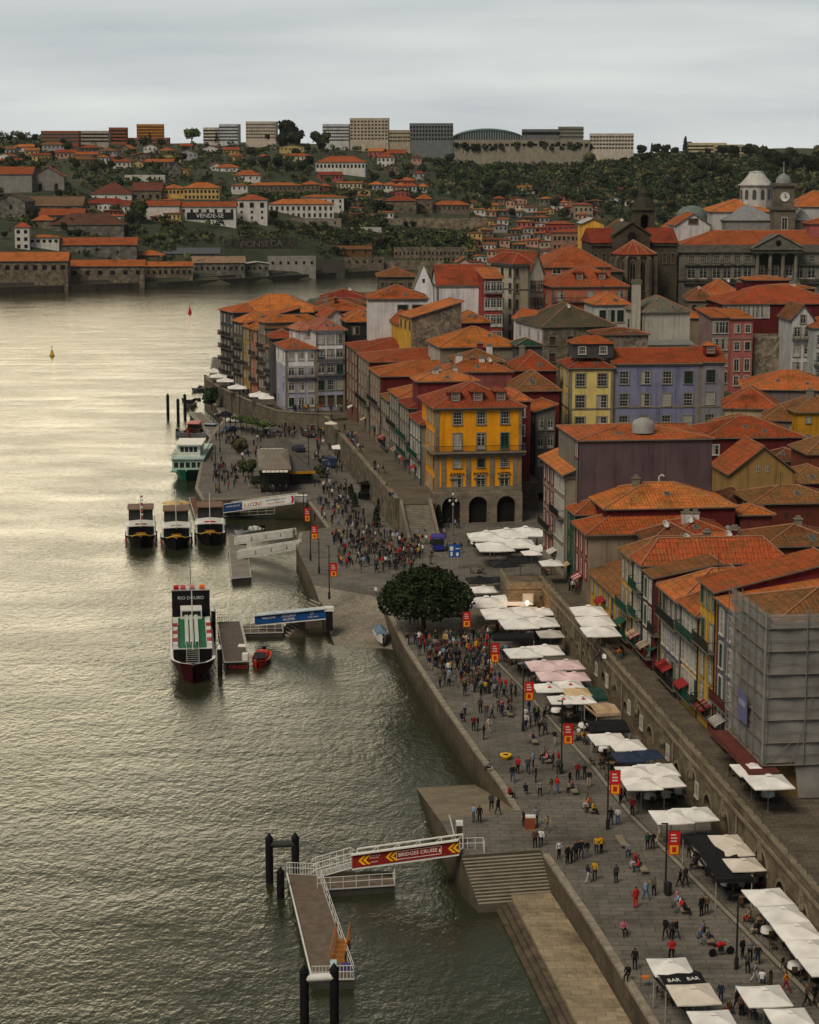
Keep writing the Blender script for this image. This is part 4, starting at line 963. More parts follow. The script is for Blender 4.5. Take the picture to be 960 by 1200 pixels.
F_('tiny pink chapel roof peeping over the red church roof', 536, 552, 308, 520, mat('plaster', (.6, .42, .36), .85), 6, yaw=3, rr=1.4, rm=TILE, zb=20, roof='gabley', F=[(1, 1, .2, 3, 1, 1.4, 'door_none_d')], name='chapel', cat='chapel')
# mid cluster
F_('rubble sided house with a steep orange roof and yellow front, below the white hall', 483, 541, 372, 418, RUB, 11, yaw=14, rr=3.2, rm=TILE_B, zb=11, roof='shedl', wallL=YEL, L=[(3, 1, 1, 3, 1, 1.6, 'two_stone_d')])
F_('broad hipped roof house with five arched bays on its grey end', 517, 610, 407, 398, STONE, 15, yaw=9, rr=3.4, rm=TILE, zb=11, wallL=mat('plaster', (.34, .34, .33), .85), L=[(5, 1, .5, 3, 1.3, 3.4, 'french_white_w')], over=.5)
F_('small gabled white dormer house before the brown roof warehouse', 622, 642, 376, 425, WHITE, 9, yaw=20, rr=2.0, rm=TILE_B, zb=12, roof='gabley')
F_('green roofed shed between the broad hipped roof and the brown warehouse', 606, 636, 405, 396, GREYD, 7, yaw=8, rr=1.2, rm=mat('plain', (.015, .05, .03), .6), zb=12, name='shed', cat='shed')
F_('brown orange roof with a chimney left of the dark alley', 535, 590, 424, 388, MAROON2, 9, yaw=6, rr=2.0, rm=TILE_O, zb=10, chim=2)
F_('dark red gabled house with old tiles beside the yellow corner house', 607, 652, 434, 378, MAROON, 12, yaw=6, rr=3.0, rm=TILE, zb=10, roof='hip', chim=1)
F_('narrow rear house with a broad brown roof behind the amber house', 607, 656, 458, 362, MAROON, 12, yaw=6, rr=3.0, rm=TILE_O, zb=9)
F_('shabby grey house along the dark alley right of the amber house', 628, 651, 482, 352, mat('plaster', (.16, .15, .14), .9), 14, yaw=14, rr=1.2, rm=TILE, roof='shedl', zb=8, L=[(4, 3, .8, 3.2, .9, 2.0, 'two_stone_d')], F=[(2, 4, 1.2, 3.2, 1.0, 2.1, 'french_stone_w')])
F_('small red house with stepped roofs close behind the amber house', 601, 622, 470, 345, MAROON2, 12, yaw=10, rr=1.3, rm=TILE_B, zb=6, F=[(1, 3, 1, 3.2, 1.0, 1.8, 'two_white_w')])
F_('orange roofed pair of low attics behind the amber house', 490, 560, 447, 352, MAROON2, 7, yaw=8, rr=1.3, rm=TILE_B, zb=10, chim=3)
F_('long reddish roof with white gutters behind the amber house', 520, 600, 436, 372, mat('plaster', (.25, .08, .07), .8), 9, yaw=6, rr=1.8, rm=TILE, zb=10, chim=3)
# ------------------------------------------------------------------ row left of the amber house: facades look west
Q0 = at_z(405, 480, 8.2); Q1 = at_z(494, 596, 6.0); Q0 = (Q0.x, Q0.y); Q1 = (2.0, 341.0)
qd = (Vector(Q1) - Vector(Q0)).normalized(); YQ = math.asin(qd.x)
def qhouse(label, un, vn, uf, w_, wall, **k):
 a = at_line(un, vn, Q0, Q1); b = at_line(uf, vn, Q0, Q1); d = (Vector((a.x, a.y)) - Vector((b.x, b.y))).length
 return house('town_house', label, 'house', (a.x, a.y, TZ), YQ, w_, d - .03, a.z - TZ, wall, group='terrace houses left of the amber house', **k)
W3 = lambda c, **k: [(c, 4, .8, 3.0, 1.1, 2.1, 'french_stone_w', dict(k))]
qhouse('grey glazed house front right beside the amber house', 494, 497, 481, 9.5, mat('plaster', (.17, .17, .15), .8), roof='hip', rr=2.0, rm=TILE_R, over=.5, L=[(4, 4, .6, 3.2, 1.2, 2.3, 'sash_white_w', {'b': (1,), 'bc': 'g'})])
qhouse('grey house with a wine red gabled attic, second left of the amber house', 480.5, 478, 469, 10, GREY, roof='hip', rr=1.8, rm=TILE_R, over=.5, L=W3(4, b=(1, 2), bc='g'))
qhouse('narrow house with green shutters and a red tiled hip, third left of the amber house', 468.5, 466, 457, 11, mat('plaster', (.14, .155, .135), .8), roof='hip', rr=2.0, rm=TILE, over=.4, L=W3(4, b=(1,)))
qhouse('low roofed grey house with a small orange roof, under the red house', 456.5, 470, 447, 10, OLIVE, roof='hip', rr=1.6, rm=TILE_O, over=.4, L=W3(4, b=(2,)))
qhouse('old house with a red wall above its roof, fifth left of the amber house', 446.5, 441, 434, 24, MAROON, roof='hip', rr=2.2, rm=TILE, over=.4, L=W3(4, b=(1,)), wallL=mat('plaster', (.3, .2, .15), .8))
qhouse('dark red house with skylight on the roof and striped awnings below', 433.5, 424, 420, 26, MAROON, roof='hip', rr=1.8, rm=TILE_R, over=.3, L=W3(4, b=(2,)), wallL=mat('plaster', (.22, .18, .14), .8))
qhouse('tall dark red house at the far end of the terrace row', 419.5, 412, 406, 24, MAROON, roof='hip', rr=2.2, rm=TILE_R, over=.4, L=W3(4), wallL=mat('plaster', (.2, .1, .07), .8))
# ------------------------------------------------------------------ the amber house
fp0, fw_ = front_fit(511, 612, 478, 330, R(8))
am = house('town_house', 'bright amber house with three dormers over a granite arcade facing the square', 'house', (fp0.x, fp0.y, QZ), R(8), fw_, 15.5, fp0.z - QZ, AMBER, 'hip', 3.4, TILE_R, over=.7,
           dorm=([.24, .50, .77], 1.9, 1.5, 1.3, MAROON2), corn=GRAN, wallL=AMBER, down=0,
           F=[(3, 1, .8, 3, 1.35, 2.0, 'sash_stone_w', {'m': (1.6, .9)}), (3, 1, 4.3, 3, 1.3, 2.6, 'french_stone_w', {'m': (1.6, .9)}), (3, 1, 8.5, 3, 1.2, 1.4, 'sash_stone_w', {'m': (1.6, .9)}), (3, 1, 11.2, 3, 1.4, 2.9, 'french_stone_w', {'m': (1.6, .9)})],
           L=[(3, 4, .8, 3.7, 1.2, 2.2, 'sash_stone_w', {'m': (5.0, .4)})])
HA = fp0.z - QZ
m = MB()
zc = HA - 7.5
m.box(-.9, fw_ + .6, -1.0, 0, zc, zc + .28, 0).box(-1.0, -.0, 0, 9, zc, zc + .28, 0)
m.box(0, .5, -.12, 0, 5.0, HA - .5, 0).box(fw_ - .5, fw_, -.12, 0, 5.0, HA - .5, 0)
for x in (.9, 5.0, 8.95, fw_ - 1.45): m.box(x, x + .75, -.16, 0, 5.2, zc, 0)
m.box(.5, fw_ - .5, -.13, 0, zc - .75, zc, 0)
m.box(0, fw_, -.25, 0, 4.6, 6.0, 0)
m.build('stone_frame', [STONE], am)
m = MB()
for a_, b_ in ((0, 4.9), (4.9, 8.95), (8.95, fw_)):
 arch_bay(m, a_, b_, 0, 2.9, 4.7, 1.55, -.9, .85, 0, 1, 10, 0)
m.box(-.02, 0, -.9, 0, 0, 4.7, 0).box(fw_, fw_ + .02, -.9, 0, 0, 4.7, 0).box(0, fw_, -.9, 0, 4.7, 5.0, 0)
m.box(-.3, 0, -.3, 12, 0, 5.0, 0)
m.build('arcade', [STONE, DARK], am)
g_, r_ = rail_mesh(fw_ + .6, .95, 'i'); ro_ = link('railing', r_, am, (fw_ / 2, 0, zc + .28))
for i, tx in enumerate(('ADEGA', 'PORTO', 'HOTEL')):
 text_mesh(tx, .75, mat('plain', (.10, .05, .02), .7), am, Matrix.Translation((1.6 + (fw_ - 2.5) * (i + .5) / 3, -.08, 8.05)) @ UP_FRONT, ext=.04)
for x in (3.2, 7.2, 11.2):
 q = MB(); q.box(x - .9, x + .9, -.3, 0, 7.3, 7.45, 0); q.build('lintel', [STONE], am)
# ------------------------------------------------------------------ blue white corner house on the curved terrace
bw_ = mat('plaster', (.50, .51, .55), .8); BWB = mat('plaster', (.33, .35, .46), .8)
h1 = F_('four storey white and pale blue corner house with a long blue balcony', 335.5, 370, 409, 455, BWB, 14, yaw=13, rr=1.6, rm=TILE_R, zb=CT, L=[(2, 4, .9, 3.35, 1.2, 2.0, 'sash_white_w')], F=[(3, 4, .9, 3.35, 1.25, 2.1, 'french_white_w', {'b': (1,), 'bc': 'b', 'h': [1.6]})], over=.5, trim=GRAN)
h2 = F_('tall five storey blue white tower house with a pink hipped roof', 370.3, 404, 387, 456.5, BWB, 14, yaw=13, rr=2.2, rm=mat('tile', (.42, .14, .085), .85), zb=CT, F=[(3, 5, .9, 3.45, 1.45, 2.2, 'sash_stone_w', {'b': (1, 2), 'bc': 'b', 'm': (.1, .1), 'st': {1: 'french_stone_w', 2: 'french_stone_w', 4: 'door_stone_d'}})], over=.6, trim=GRAN)
for h_ in (h1, h2):     # the white upper storeys
 W0 = max(v.co.x for v in kids(h_)[0].data.vertices); H0 = max(v.co.z for v in kids(h_)[0].data.vertices); D0 = max(v.co.y for v in kids(h_)[0].data.vertices)
 zz_ = H0 - (3.9 if h_ is h1 else 7.4)
 q = MB(); q.box(-.03, W0 + .02, -.03, 0, zz_, H0 - .2, 0).box(-.03, 0, 0, D0, zz_, H0 - .2, 0); q.build('white_storey', [mat('plaster', (.72, .72, .74), .8)], h_)
F_('little white attic house with a pinkish roof on the corner house', 351, 370, 387, 462, mat('plaster', (.66, .66, .68), .8), 8, yaw=20, rr=1.6, rm=mat('tile', (.42, .14, .085), .85), zb=14, F=[(1, 1, .6, 3, 1.0, 1.0, 'two_white_w')], L=[(2, 1, .5, 3, .8, 1.5, 'two_white_w')])
# ------------------------------------------------------------------ row on the curved terrace
C0 = at_z(256, 447, CT); C1 = at_z(323, 470, CT); C0 = (C0.x, C0.y); C1 = (C1.x, C1.y)
cd = (Vector(C1) - Vector(C0)).normalized(); YC = math.asin(cd.x)
def chouse(label, un, vn, uf, w_, wall, **k):
 a = at_line(un, vn, C0, C1); b = at_line(uf, vn, C0, C1); d = (Vector((a.x, a.y)) - Vector((b.x, b.y))).length
 return house('town_house', label, 'house', (a.x, a.y, CT), YC, w_, d - .03, a.z - CT, wall, group='old houses on the curved terrace', **k)
WC = lambda c, **k: [(c, 5, .9, 3.2, 1.0, 2.0, 'two_stone_w', dict(k))]
chouse('shabby grey black house beside the blue white corner house', 322, 408, 312, 9, mat('plaster', (.12, .125, .115), .85), roof='hip', rr=1.4, rm=TILE, over=.4, L=WC(3, b=(1, 2)))
chouse('house in faded brown with crowded iron balconies, second from the corner house', 311.5, 378, 303, 14, OLIVE, roof='hip', rr=1.5, rm=TILE, over=.4, L=WC(3, b=(1, 2, 3)))
chouse('salmon pink narrow house front on the curved terrace', 302.5, 387, 294, 8, mat('plaster', (.42, .17, .11), .8), roof='hip', rr=1.5, rm=TILE, over=.4, L=WC(2, b=(1, 3)))
chouse('yellow ochre narrow house front on the curved terrace', 293.5, 384, 285, 9, mat('plaster', (.36, .24, .08), .8), roof='hip', rr=1.8, rm=TILE, over=.4, L=WC(2, b=(2,)), chim=1)
chouse('dark house with brown balconies left of the yellow ochre front', 284.5, 378, 274, 13, mat('plaster', (.10, .085, .065), .85), roof='hip', rr=2.2, rm=TILE_B, over=.5, L=WC(3, b=(1, 2, 3)))
chouse('last house of the curved terrace, dark slate front above the river', 273.5, 366, 258, 10, mat('plaster', (.07, .072, .078), .85), roof='hip', rr=1.8, rm=TILE_B, over=.5, L=WC(4, b=(1, 2, 3, 4)))
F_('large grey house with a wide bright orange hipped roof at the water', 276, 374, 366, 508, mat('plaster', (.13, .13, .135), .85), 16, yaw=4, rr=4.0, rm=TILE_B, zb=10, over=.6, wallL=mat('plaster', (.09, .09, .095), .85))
F_('house with a black slate side wall under a small orange roof', 292, 352, 378, 496, BLACKW, 8, yaw=8, rr=3.6, roof='shedl', rm=TILE_B, zb=12)
F_('plain olive brown house wall with an old tile roof and a domed skylight', 311, 368, 384, 482, mat('plaster', (.20, .17, .12), .9), 9, yaw=6, rr=1.6, rm=TILE_O, zb=12, chim=2)
F_('low house with red roof between the olive wall and the corner house', 318, 348, 396, 472, GREYD, 9, yaw=8, rr=1.6, rm=TILE_R, zb=12)
F_('black walled house with an orange pyramid roof right of the corner house', 407, 447, 377, 462, BLACKW, 14, yaw=10, rr=2.2, rm=TILE, zb=11, F=[(2, 2, 1.2, 3.5, 1.4, 1.7, 'two_dark_d')])
F_('low red brown roofs in the gap behind the corner house', 370, 432, 364, 500, MAROON, 12, yaw=4, rr=2.2, rm=TILE, zb=12, chim=2)
F_('orange roofed house by the river behind the low red roofs', 378, 430, 350, 540, MAROON, 14, yaw=3, rr=2.2, rm=TILE_R, zb=10, over=.6)
F_('mossy flat roofed house beside the white hall', 372, 431, 356, 518, OLIVE, 9, yaw=3, rr=1.2, rm=TILE_O, zb=10)
F_('small white gabled house behind the black walled house', 384, 402, 372, 470, WHITE, 8, yaw=20, rr=1.8, rm=TILE_R, roof='gabley', zb=14)
F_('yellow walled house with a steep orange roof left of the rubble sided house', 468, 486, 380, 430, YEL, 10, yaw=10, rr=2.4, rm=TILE, zb=11, F=[(2, 2, .8, 3, 1, 1.6, 'two_stone_d')])
F_('orange roof in the dip right of the rubble sided house', 540, 575, 378, 440, MAROON2, 12, yaw=10, rr=2.0, rm=TILE, zb=12)
# ------------------------------------------------------------------ trees
LEAF = mat('leaf', (.042, .055, .022), .9)
LEAF_D = mat('leaf', (.022, .032, .016), .9)
LEAF_L = mat('leaf', (.07, .088, .026), .9)
LEAF_O = mat('leaf', (.085, .078, .04), .9)
BARK = mat('plain', (.06, .045, .03), .95)
def crown_mesh(name, n, rx, rz, shape='round', seed=0, leaf=.42, mats=None):
 r = random.Random(seed); m = MB()
 lobes = []
 for i in range(9 if shape != 'cone' else 1):
  a = r.uniform(0, 6.28); q = r.uniform(.15, .62)
  lobes.append((Vector((math.cos(a) * q * rx, math.sin(a) * q * rx, r.uniform(-.35, .5) * rz)), r.uniform(.38, .6)))
 for i in range(n):
  if shape == 'cone':
   t = r.random() ** .8; z = -rz + 2 * rz * t; rad = rx * (1 - t) ** .75 * r.uniform(.75, 1.02) + .05 * rx; a = r.uniform(0, 6.28)
   p = Vector((math.cos(a) * rad, math.sin(a) * rad, z)); nrm = Vector((math.cos(a), math.sin(a), .4))
  else:
   c, q = r.choice(lobes); d = Vector((r.gauss(0, 1), r.gauss(0, 1), r.gauss(0, 1))).normalized()
   rr = r.uniform(.78, 1.05)
   p = c + Vector((d.x * rx * q, d.y * rx * q, d.z * rz * q)) * rr; nrm = d
   if p.z < -rz * .72: p.z = -rz * .72 + r.uniform(0, .15) * rz
  nrm = (nrm + Vector((r.gauss(0, .5), r.gauss(0, .5), r.gauss(0, .5)))).normalized()
  t1 = nrm.cross(Vector((0, 0, 1))); t1 = t1.normalized() if t1.length > .01 else Vector((1, 0, 0)); t2 = nrm.cross(t1)
  s = leaf * r.uniform(.6, 1.3); k = r.uniform(0, .5)
  m.face([p - t1 * s - t2 * s * k, p + t1 * s * k - t2 * s, p + t1 * s + t2 * s * k, p - t1 * s * k + t2 * s], 0)
 if shape != 'cone':
  for c, q in lobes:      # inner leaf masses so the crown is not hollow
   ic = [(math.sin(b) * math.cos(a_), math.sin(b) * math.sin(a_), math.cos(b)) for b in (.4, 1.2, 1.9, 2.7) for a_ in (0, 1.05, 2.09, 3.14, 4.19, 5.24)]
   vv = [c + Vector((x * rx * q * .84, y * rx * q * .84, z * rz * q * .84)) for x, y, z in ic]
   fs = [(j * 6 + k, (j + 1) * 6 + k, (j + 1) * 6 + (k + 1) % 6, j * 6 + (k + 1) % 6) for j in range(3) for k in range(6)] + [(0, 1, 2, 3, 4, 5), (23, 22, 21, 20, 19, 18)]
   m.faces(vv, fs, 0)
 return m.mesh(name, mats or [LEAF])
def trunk_mesh(h, r, rx, rz, seed=0):
 q = random.Random(seed); m = MB(); m.tube([(0, 0, -1), (.05 * h, 0, h * .5), (0, .03 * h, h)], [r * 1.3, r, r * .8], 8)
 for i in range(5):
  a = 1.26 * i + q.uniform(-.3, .3); m.tube([(0, 0, h * .9), (math.cos(a) * rx * .3, math.sin(a) * rx * .3, h + rz * .5), (math.cos(a) * rx * .6, math.sin(a) * rx * .6, h + rz * 1.1)], [r * .6, r * .4, r * .15], 5)
 return m.mesh('trunk', [BARK])
TREEK = []
for i, (kind, mt) in enumerate([('round', LEAF), ('round', LEAF_D), ('round', LEAF_L), ('round', LEAF_O), ('cone', LEAF_D), ('round', LEAF)]):
 rx, rz = (3.4, 2.9) if kind == 'round' else (1.9, 5.2)
 TREEK.append((crown_mesh('crown', 420 if kind == 'round' else 300, rx, rz, kind, i, .50, [mt]), trunk_mesh(2.4, .28, rx, rz, i), rx, rz, kind))
TDESC = ['mid green round tree', 'dark green round tree', 'light green bushy tree', 'olive green tree', 'dark narrow cypress', 'leafy green tree']
def tree(loc, k, s, label=None, group='trees on the far hillside', sz=1.0):
 cm, tm, rx, rz, kind = TREEK[k]
 t = thing('cypress' if kind == 'cone' else 'tree', label or TDESC[k], 'tree', loc, rnd.uniform(0, 6.28), group); t.scale = (s, s, s * sz)
 link('trunk', tm, t); link('crown', cm, t, (0, 0, 2.4 + rz * .72))
 return t
def tree_px(u, v, hpx, k, label=None, wpx=None, **kw):
 p = hit(u, v); cm, tm, rx, rz, kind = TREEK[k]; H0 = 2.4 + rz * 1.72
 s = hpx * p.y / FPX / H0; ww = s if wpx is None else wpx * p.y / FPX / (2 * rx)
 t = tree((p.x, p.y, p.z), k, ww, label, sz=s / ww, **kw); return t
# ------------------------------------------------------------------ far houses
def far(label, u0, u1, ve, vb, wall, roofv=None, d=None, F=None, L=None, roof='hip', rm=None, yaw=0, name='house', cat='house', group=None, **k):
 p = hit((u0 + u1) / 2, vb); Y = p.y - (0 if d is None else 0)
 q, w = front_fit(u0, u1, ve, Y, R(yaw)); H = q.z - p.z
 if d is None: d = min(w * .8, 14)
 if roofv is None: rr = d * .2
 else: rr = max(.5, (ve - roofv) * Y / FPX - (d / 2) * (190 - ve) / -FPX * 0)
 if roof != 'flat' and roofv is not None:
  # the ridge stands d/2 further back: it looks a little higher by itself when seen from above
  rr = max(.6, (CAMZ - (roofv - 190) * (Y + d / 2) / FPX) - q.z)
 return house(name, label, cat, (q.x, Y, p.z), R(yaw), w, d, H, wall, roof=roof, rr=rr, rm=rm or TILE, F=F, L=L, far=True, down=k.pop('down', 5), group=group, over=.6, **k)
FS = mat('rubble', (.17, .14, .10), .95, scale=.9)
FSG = mat('rubble', (.15, .145, .125), .95, scale=.7)
FW = mat('plaster', (.62, .61, .57), .85)
FCR = mat('plaster', (.50, .44, .33), .85)
BRICKR = mat('plaster', (.30, .10, .055), .85)
D_ = 'd'; DF = 'd_fr'
# riverside warehouses
far('long riverside warehouse with a smooth orange roof and two rows of dark openings', -8, 79, 306, 332, FS, 293, 16, F=[(8, 2, 2.0, 6.5, 2.2, 2.2, D_)], roof='gablex', rm=TILE_B, yaw=4)
far('second riverside warehouse with orange strip roof and scattered dark openings', 80, 169, 312, 329, FS, 302, 14, F=[(6, 1, 2.2, 5, 2.2, 2.0, D_)], roof='gablex', rm=TILE, yaw=4)
far('third riverside warehouse with a ragged reddish roof', 170, 226, 312, 326, FS, 304, 14, F=[(8, 1, 2.0, 5, 1.3, 2.0, D_)], roof='gablex', rm=TILE, yaw=6)
far('fourth riverside warehouse under pale patched roof sheets', 226.5, 287, 308, 323, FSG, 298, 14, F=[(9, 1, 2.0, 5, 1.2, 1.8, D_)], roof='gablex', rm=mat('tile', (.34, .20, .13), .9), yaw=8)
far('roofless riverside shed with a stepped stone gable', 288, 315, 309, 321, FSG, 304, 10, F=[(4, 1, 1.5, 4, 1.0, 1.6, D_)], roof='gabley', rm=mat('plain', (.45, .42, .38), .8), yaw=8)
far('long grey riverside ruin with a whitewashed lower wall', 315, 370, 302, 319, mat('plaster', (.30, .29, .26), .9), 300, 8, F=[(6, 1, 2, 4, 1.3, 1.6, D_)], roof='flat', rm=FSG, yaw=9)
far('dark timber fronted riverside shed beside the grey ruin', 374, 404, 306, 319, mat('plaster', (.08, .075, .065), .9), 303, 8, roof='flat', rm=FSG, yaw=9)
far('crumbling stone wall with buttresses at the end of the river bank', 405, 450, 303, 318, FS, 300, 6, roof='flat', rm=FS, yaw=9, F=[(5, 1, 1, 3, 1.2, 1.5, D_)])
far('roofless brown ruin with bare brick above the river', 392, 436, 292, 304, BROWNW, 286, 8, roof='shedf', rm=TILE_O, yaw=8, F=[(3, 1, 1, 3, 1, 1.5, D_)])
far('three storey white tower house with a small orange roof', 17, 34, 266, 294, FW, 258, 8, F=[(2, 3, 1.5, 3.7, 1.7, 1.8, D_)], L=[(2, 3, 1.5, 3.7, 1.5, 1.8, D_)], rm=TILE_B, yaw=5)
far('low white wing with five windows beside the white tower house', 34.3, 69, 278, 292, FW, 273, 8, F=[(5, 2, 1.2, 3.2, 1.6, 1.5, D_)], yaw=5, rm=TILE)
far('long stone cellar building with patched red roof', 70, 160, 287, 303, FSG, 276, 16, roof='gablex', rm=TILE_R, yaw=4, F=[(2, 1, 3, 4, 1.2, 1.4, D_)])
far('orange roof between the cellar building and the slate shed', 160, 192, 299, 306, FS, 291, 12, rm=TILE_B, yaw=3)
far('slate roofed long shed above the warehouses', 192, 257, 297, 304, FSG, 288, 14, roof='gablex', rm=mat('plain', (.09, .10, .11), .7), yaw=3, F=[(4, 1, 1, 3, 1.2, 1.5, D_)])
far('wide dark brown roof with a long stone wall', 60, 145, 263, 275, FSG, 248, 20, rm=mat('tile', (.12, .05, .035), .9), yaw=2)
far('stone gabled warehouse with a grey arched gable', -4, 29, 236, 257, FSG, 225, 18, roof='gabley', rm=TILE_D, yaw=-8, F=[(1, 1, 2, 4, 1.6, 2, D_)])
far('long dull brown roof with small skylights', 25, 96, 241, 252, FS, 229, 20, roof='gablex', rm=mat('tile', (.20, .11, .07), .9), yaw=0)
far('flat red roof below the dull brown roof', 46, 97, 252, 262, FS, 243, 18, roof='gablex', rm=TILE_R, yaw=0)
far('small stone house with bright orange roof on the terrace', 38, 62, 258, 268, FS, 250, 9, rm=TILE_B, yaw=2)
far('big grey twin warehouse block on the left', -10, 37, 204, 226, mat('plaster', (.26, .26, .24), .9), 195, 26, roof='gablex', rm=TILE_R, yaw=2)
far('tall grey gabled warehouse beside the grey twin block', 37.5, 75, 207, 224, mat('plaster', (.24, .23, .205), .9), 195, 26, roof='gabley', rm=TILE_R, yaw=6, F=[(2, 1, 4, 4, 2, 5, D_)])
far('white walled hall under a big dark red roof', 106, 154, 227, 234, FW, 213, 22, rm=mat('tile', (.19, .06, .04), .9), yaw=0, F=[(4, 1, 1.5, 3, 1.0, 1.5, D_)])
far('stone hall under the right part of the dark red roof', 154.5, 189, 223, 234, FS, 213, 22, roof='gablex', rm=mat('tile', (.17, .05, .035), .9), yaw=0, F=[(4, 1, 2.5, 3, 1.5, 2.2, D_)])
far('yellow palace wing with an orange roof, left half', 189, 215, 220.5, 233, mat('plaster', (.62, .40, .12), .85), 215, 14, F=[(6, 2, 1.4, 3.2, 1.1, 1.5, DF)], rm=TILE_B, yaw=1)
far('yellow palace wing with many framed windows, right half', 215.3, 257, 220, 234, mat('plaster', (.62, .40, .12), .85), 213, 14, F=[(9, 2, 1.4, 3.2, 1.1, 1.5, DF)], rm=TILE_B, yaw=1)
far('low red roofed stone houses behind the plane tree', 100, 150, 238, 247, FS, 231, 12, F=[(6, 1, 1.2, 3, 1.0, 1.5, D_)], rm=TILE_R, yaw=2)
far('small white house with red roof by the big tree', 143, 160, 241, 251, FW, 233, 8, rm=TILE_R, F=[(2, 1, 1, 3, 1, 1.4, D_)])
far('long white wall of a lodge under a brown roof left of the banner', 171, 210, 241, 258, FW, 234, 16, roof='gablex', rm=TILE_R, yaw=2)
vend = far('long white lodge with a black sale banner and orange roof', 210.4, 276.5, 242, 262, FW, 235, 16, roof='gablex', F=[(7, 1, 1.5, 4, 1.4, 1.7, D_)], rm=TILE, yaw=2)
far('white corner tower of the lodge with framed windows', 277, 313, 234, 261, FW, 227, 14, F=[(3, 1, 1.7, 4, 2.0, 2.6, DF), (3, 2, 6.2, 3.2, 1.2, 1.5, D_)], rm=TILE_B, yaw=2)
wl2 = far('long white winery building with iron balconies and a glazed middle', 315, 391, 239, 256, FW, 232, 16, F=[(12, 2, 1.5, 4.0, 1.1, 2.0, DF)], rm=TILE_B, yaw=2)
far('granite terrace base below the long white winery building', 327, 400, 257, 265, mat('ashlar', (.26, .235, .18), .9), 256, 5, roof='flat', rm=STONE, yaw=2, F=[(5, 1, 1.2, 3, 1.0, 1.6, D_)], name='terrace_wall', cat='wall')
far('second white building just right of the winery', 352, 403, 231, 245, FW, 227, 14, F=[(6, 2, 1.4, 3.6, 1.1, 1.8, D_)], rm=TILE, yaw=2)
far('long brown stone house with an orange roof above the winery', 290, 352, 217, 225, FS, 213, 12, F=[(12, 1, 1.2, 3, 1.0, 1.7, DF)], rm=TILE, yaw=1)
far('brown stone end pavilion with a hipped orange roof', 352.3, 375, 216, 226, FS, 211, 12, F=[(4, 1, 1.2, 3, 1.0, 1.7, DF)], rm=TILE_B, yaw=1)
far('white cottage at the left end of the brown stone house', 271, 290, 217, 228, FW, 214, 10, F=[(3, 2, 1.1, 3, 1.0, 1.4, D_)], rm=TILE, yaw=1)
far('white house with a broad orange roof above the brown stone house', 274, 305, 205, 213, FW, 199, 12, F=[(4, 1, 1.2, 3, 1.0, 1.5, D_)], rm=TILE_B, yaw=1)
far('white and yellow villa on the slope', 253, 279, 196, 201, FW, 192, 10, F=[(3, 1, 1, 3, 1.0, 1.2, D_)], rm=TILE_B, yaw=-4)
far('large white manor with an orange roof high on the hill', 370, 428, 190, 204, FW, 183, 18, F=[(13, 2, 1.5, 5, 1.5, 2.4, D_)], rm=TILE_B, yaw=-4)
far('white house cluster right of the manor', 442, 462, 184, 196, FW, 178, 12, F=[(4, 2, 1.2, 4, 1.2, 1.8, D_)], rm=TILE, yaw=0)
far('small grey stone chapel ruin with trees round it', 197, 212, 200, 210, FSG, 190, 10, roof='gabley', rm=FSG, F=[(2, 1, 2, 3, 1.0, 1.8, D_)], cat='ruin', name='ruin')
far('whitewashed garden wall of a roofless house', 146, 193, 206, 213, mat('plaster', (.55, .54, .5), .9), 204, 5, roof='flat', rm=FW, yaw=-2, F=[(2, 1, .6, 3, 1.0, 1.5, D_)])
for i, (a, b, c_) in enumerate([(431, 448, (.30, .33, .36)), (448.3, 462, (.55, .55, .5)), (462.3, 474, (.6, .45, .12)), (474.3, 488, (.5, .5, .5)), (488.3, 500, (.52, .5, .47))]):
 far(['grey blue', 'cream', 'yellow', 'pale grey', 'off white'][i] + ' house in the stepped row under orange roofs on the hill', a, b, 216 + i * .6, 226, mat('plaster', c_, .85), 211.5 + i * .6, 10, F=[(3, 2, 1, 3, 1.2, 1.6, D_)], rm=TILE_B, yaw=-8, group='stepped row of houses on the hill')
far('square stone block with a red roof above the long terrace wall', 452, 488, 235, 250, FS, 227, 16, rm=TILE_R, yaw=2, F=[(3, 1, 5, 3, 1, 1.3, D_)])
far('tall stone house next to the square stone block', 488.5, 507, 233, 249, FS, 226, 14, rm=TILE, yaw=2, F=[(2, 2, 3, 4, 1, 1.4, D_)])
far('long ruined stone front with an orange roof above the terrace wall', 507.5, 551, 240, 251, FS, 234, 12, rm=TILE, yaw=3, F=[(8, 1, 1.2, 3, 1, 1.8, D_)])
far('long buttressed terrace wall of tawny stone on the slope', 452, 571, 257, 268, mat('rubble', (.22, .18, .125), .95, scale=.8), 256, 4, roof='flat', rm=FS, yaw=3, name='terrace_wall', cat='wall')
far('long roofless stone front with two rows of empty windows', 462, 548, 291, 307, FS, 289, 5, roof='flat', rm=FS, yaw=2, F=[(18, 2, 2.0, 3.6, 1.0, 1.7, D_)], cat='ruin', name='ruin')
far('lower bank wall of tawny stone below the roofless front', 430, 520, 307, 317, mat('rubble', (.2, .165, .115), .95, scale=.8), 306, 4, roof='flat', rm=FS, yaw=2, name='terrace_wall', cat='wall')
far('white picket topped wall climbing right below the winery', 349, 447, 268, 272, mat('plaster', (.6, .59, .56), .9), 267, 1.2, roof='flat', rm=FW, yaw=12, name='garden_wall', cat='wall')
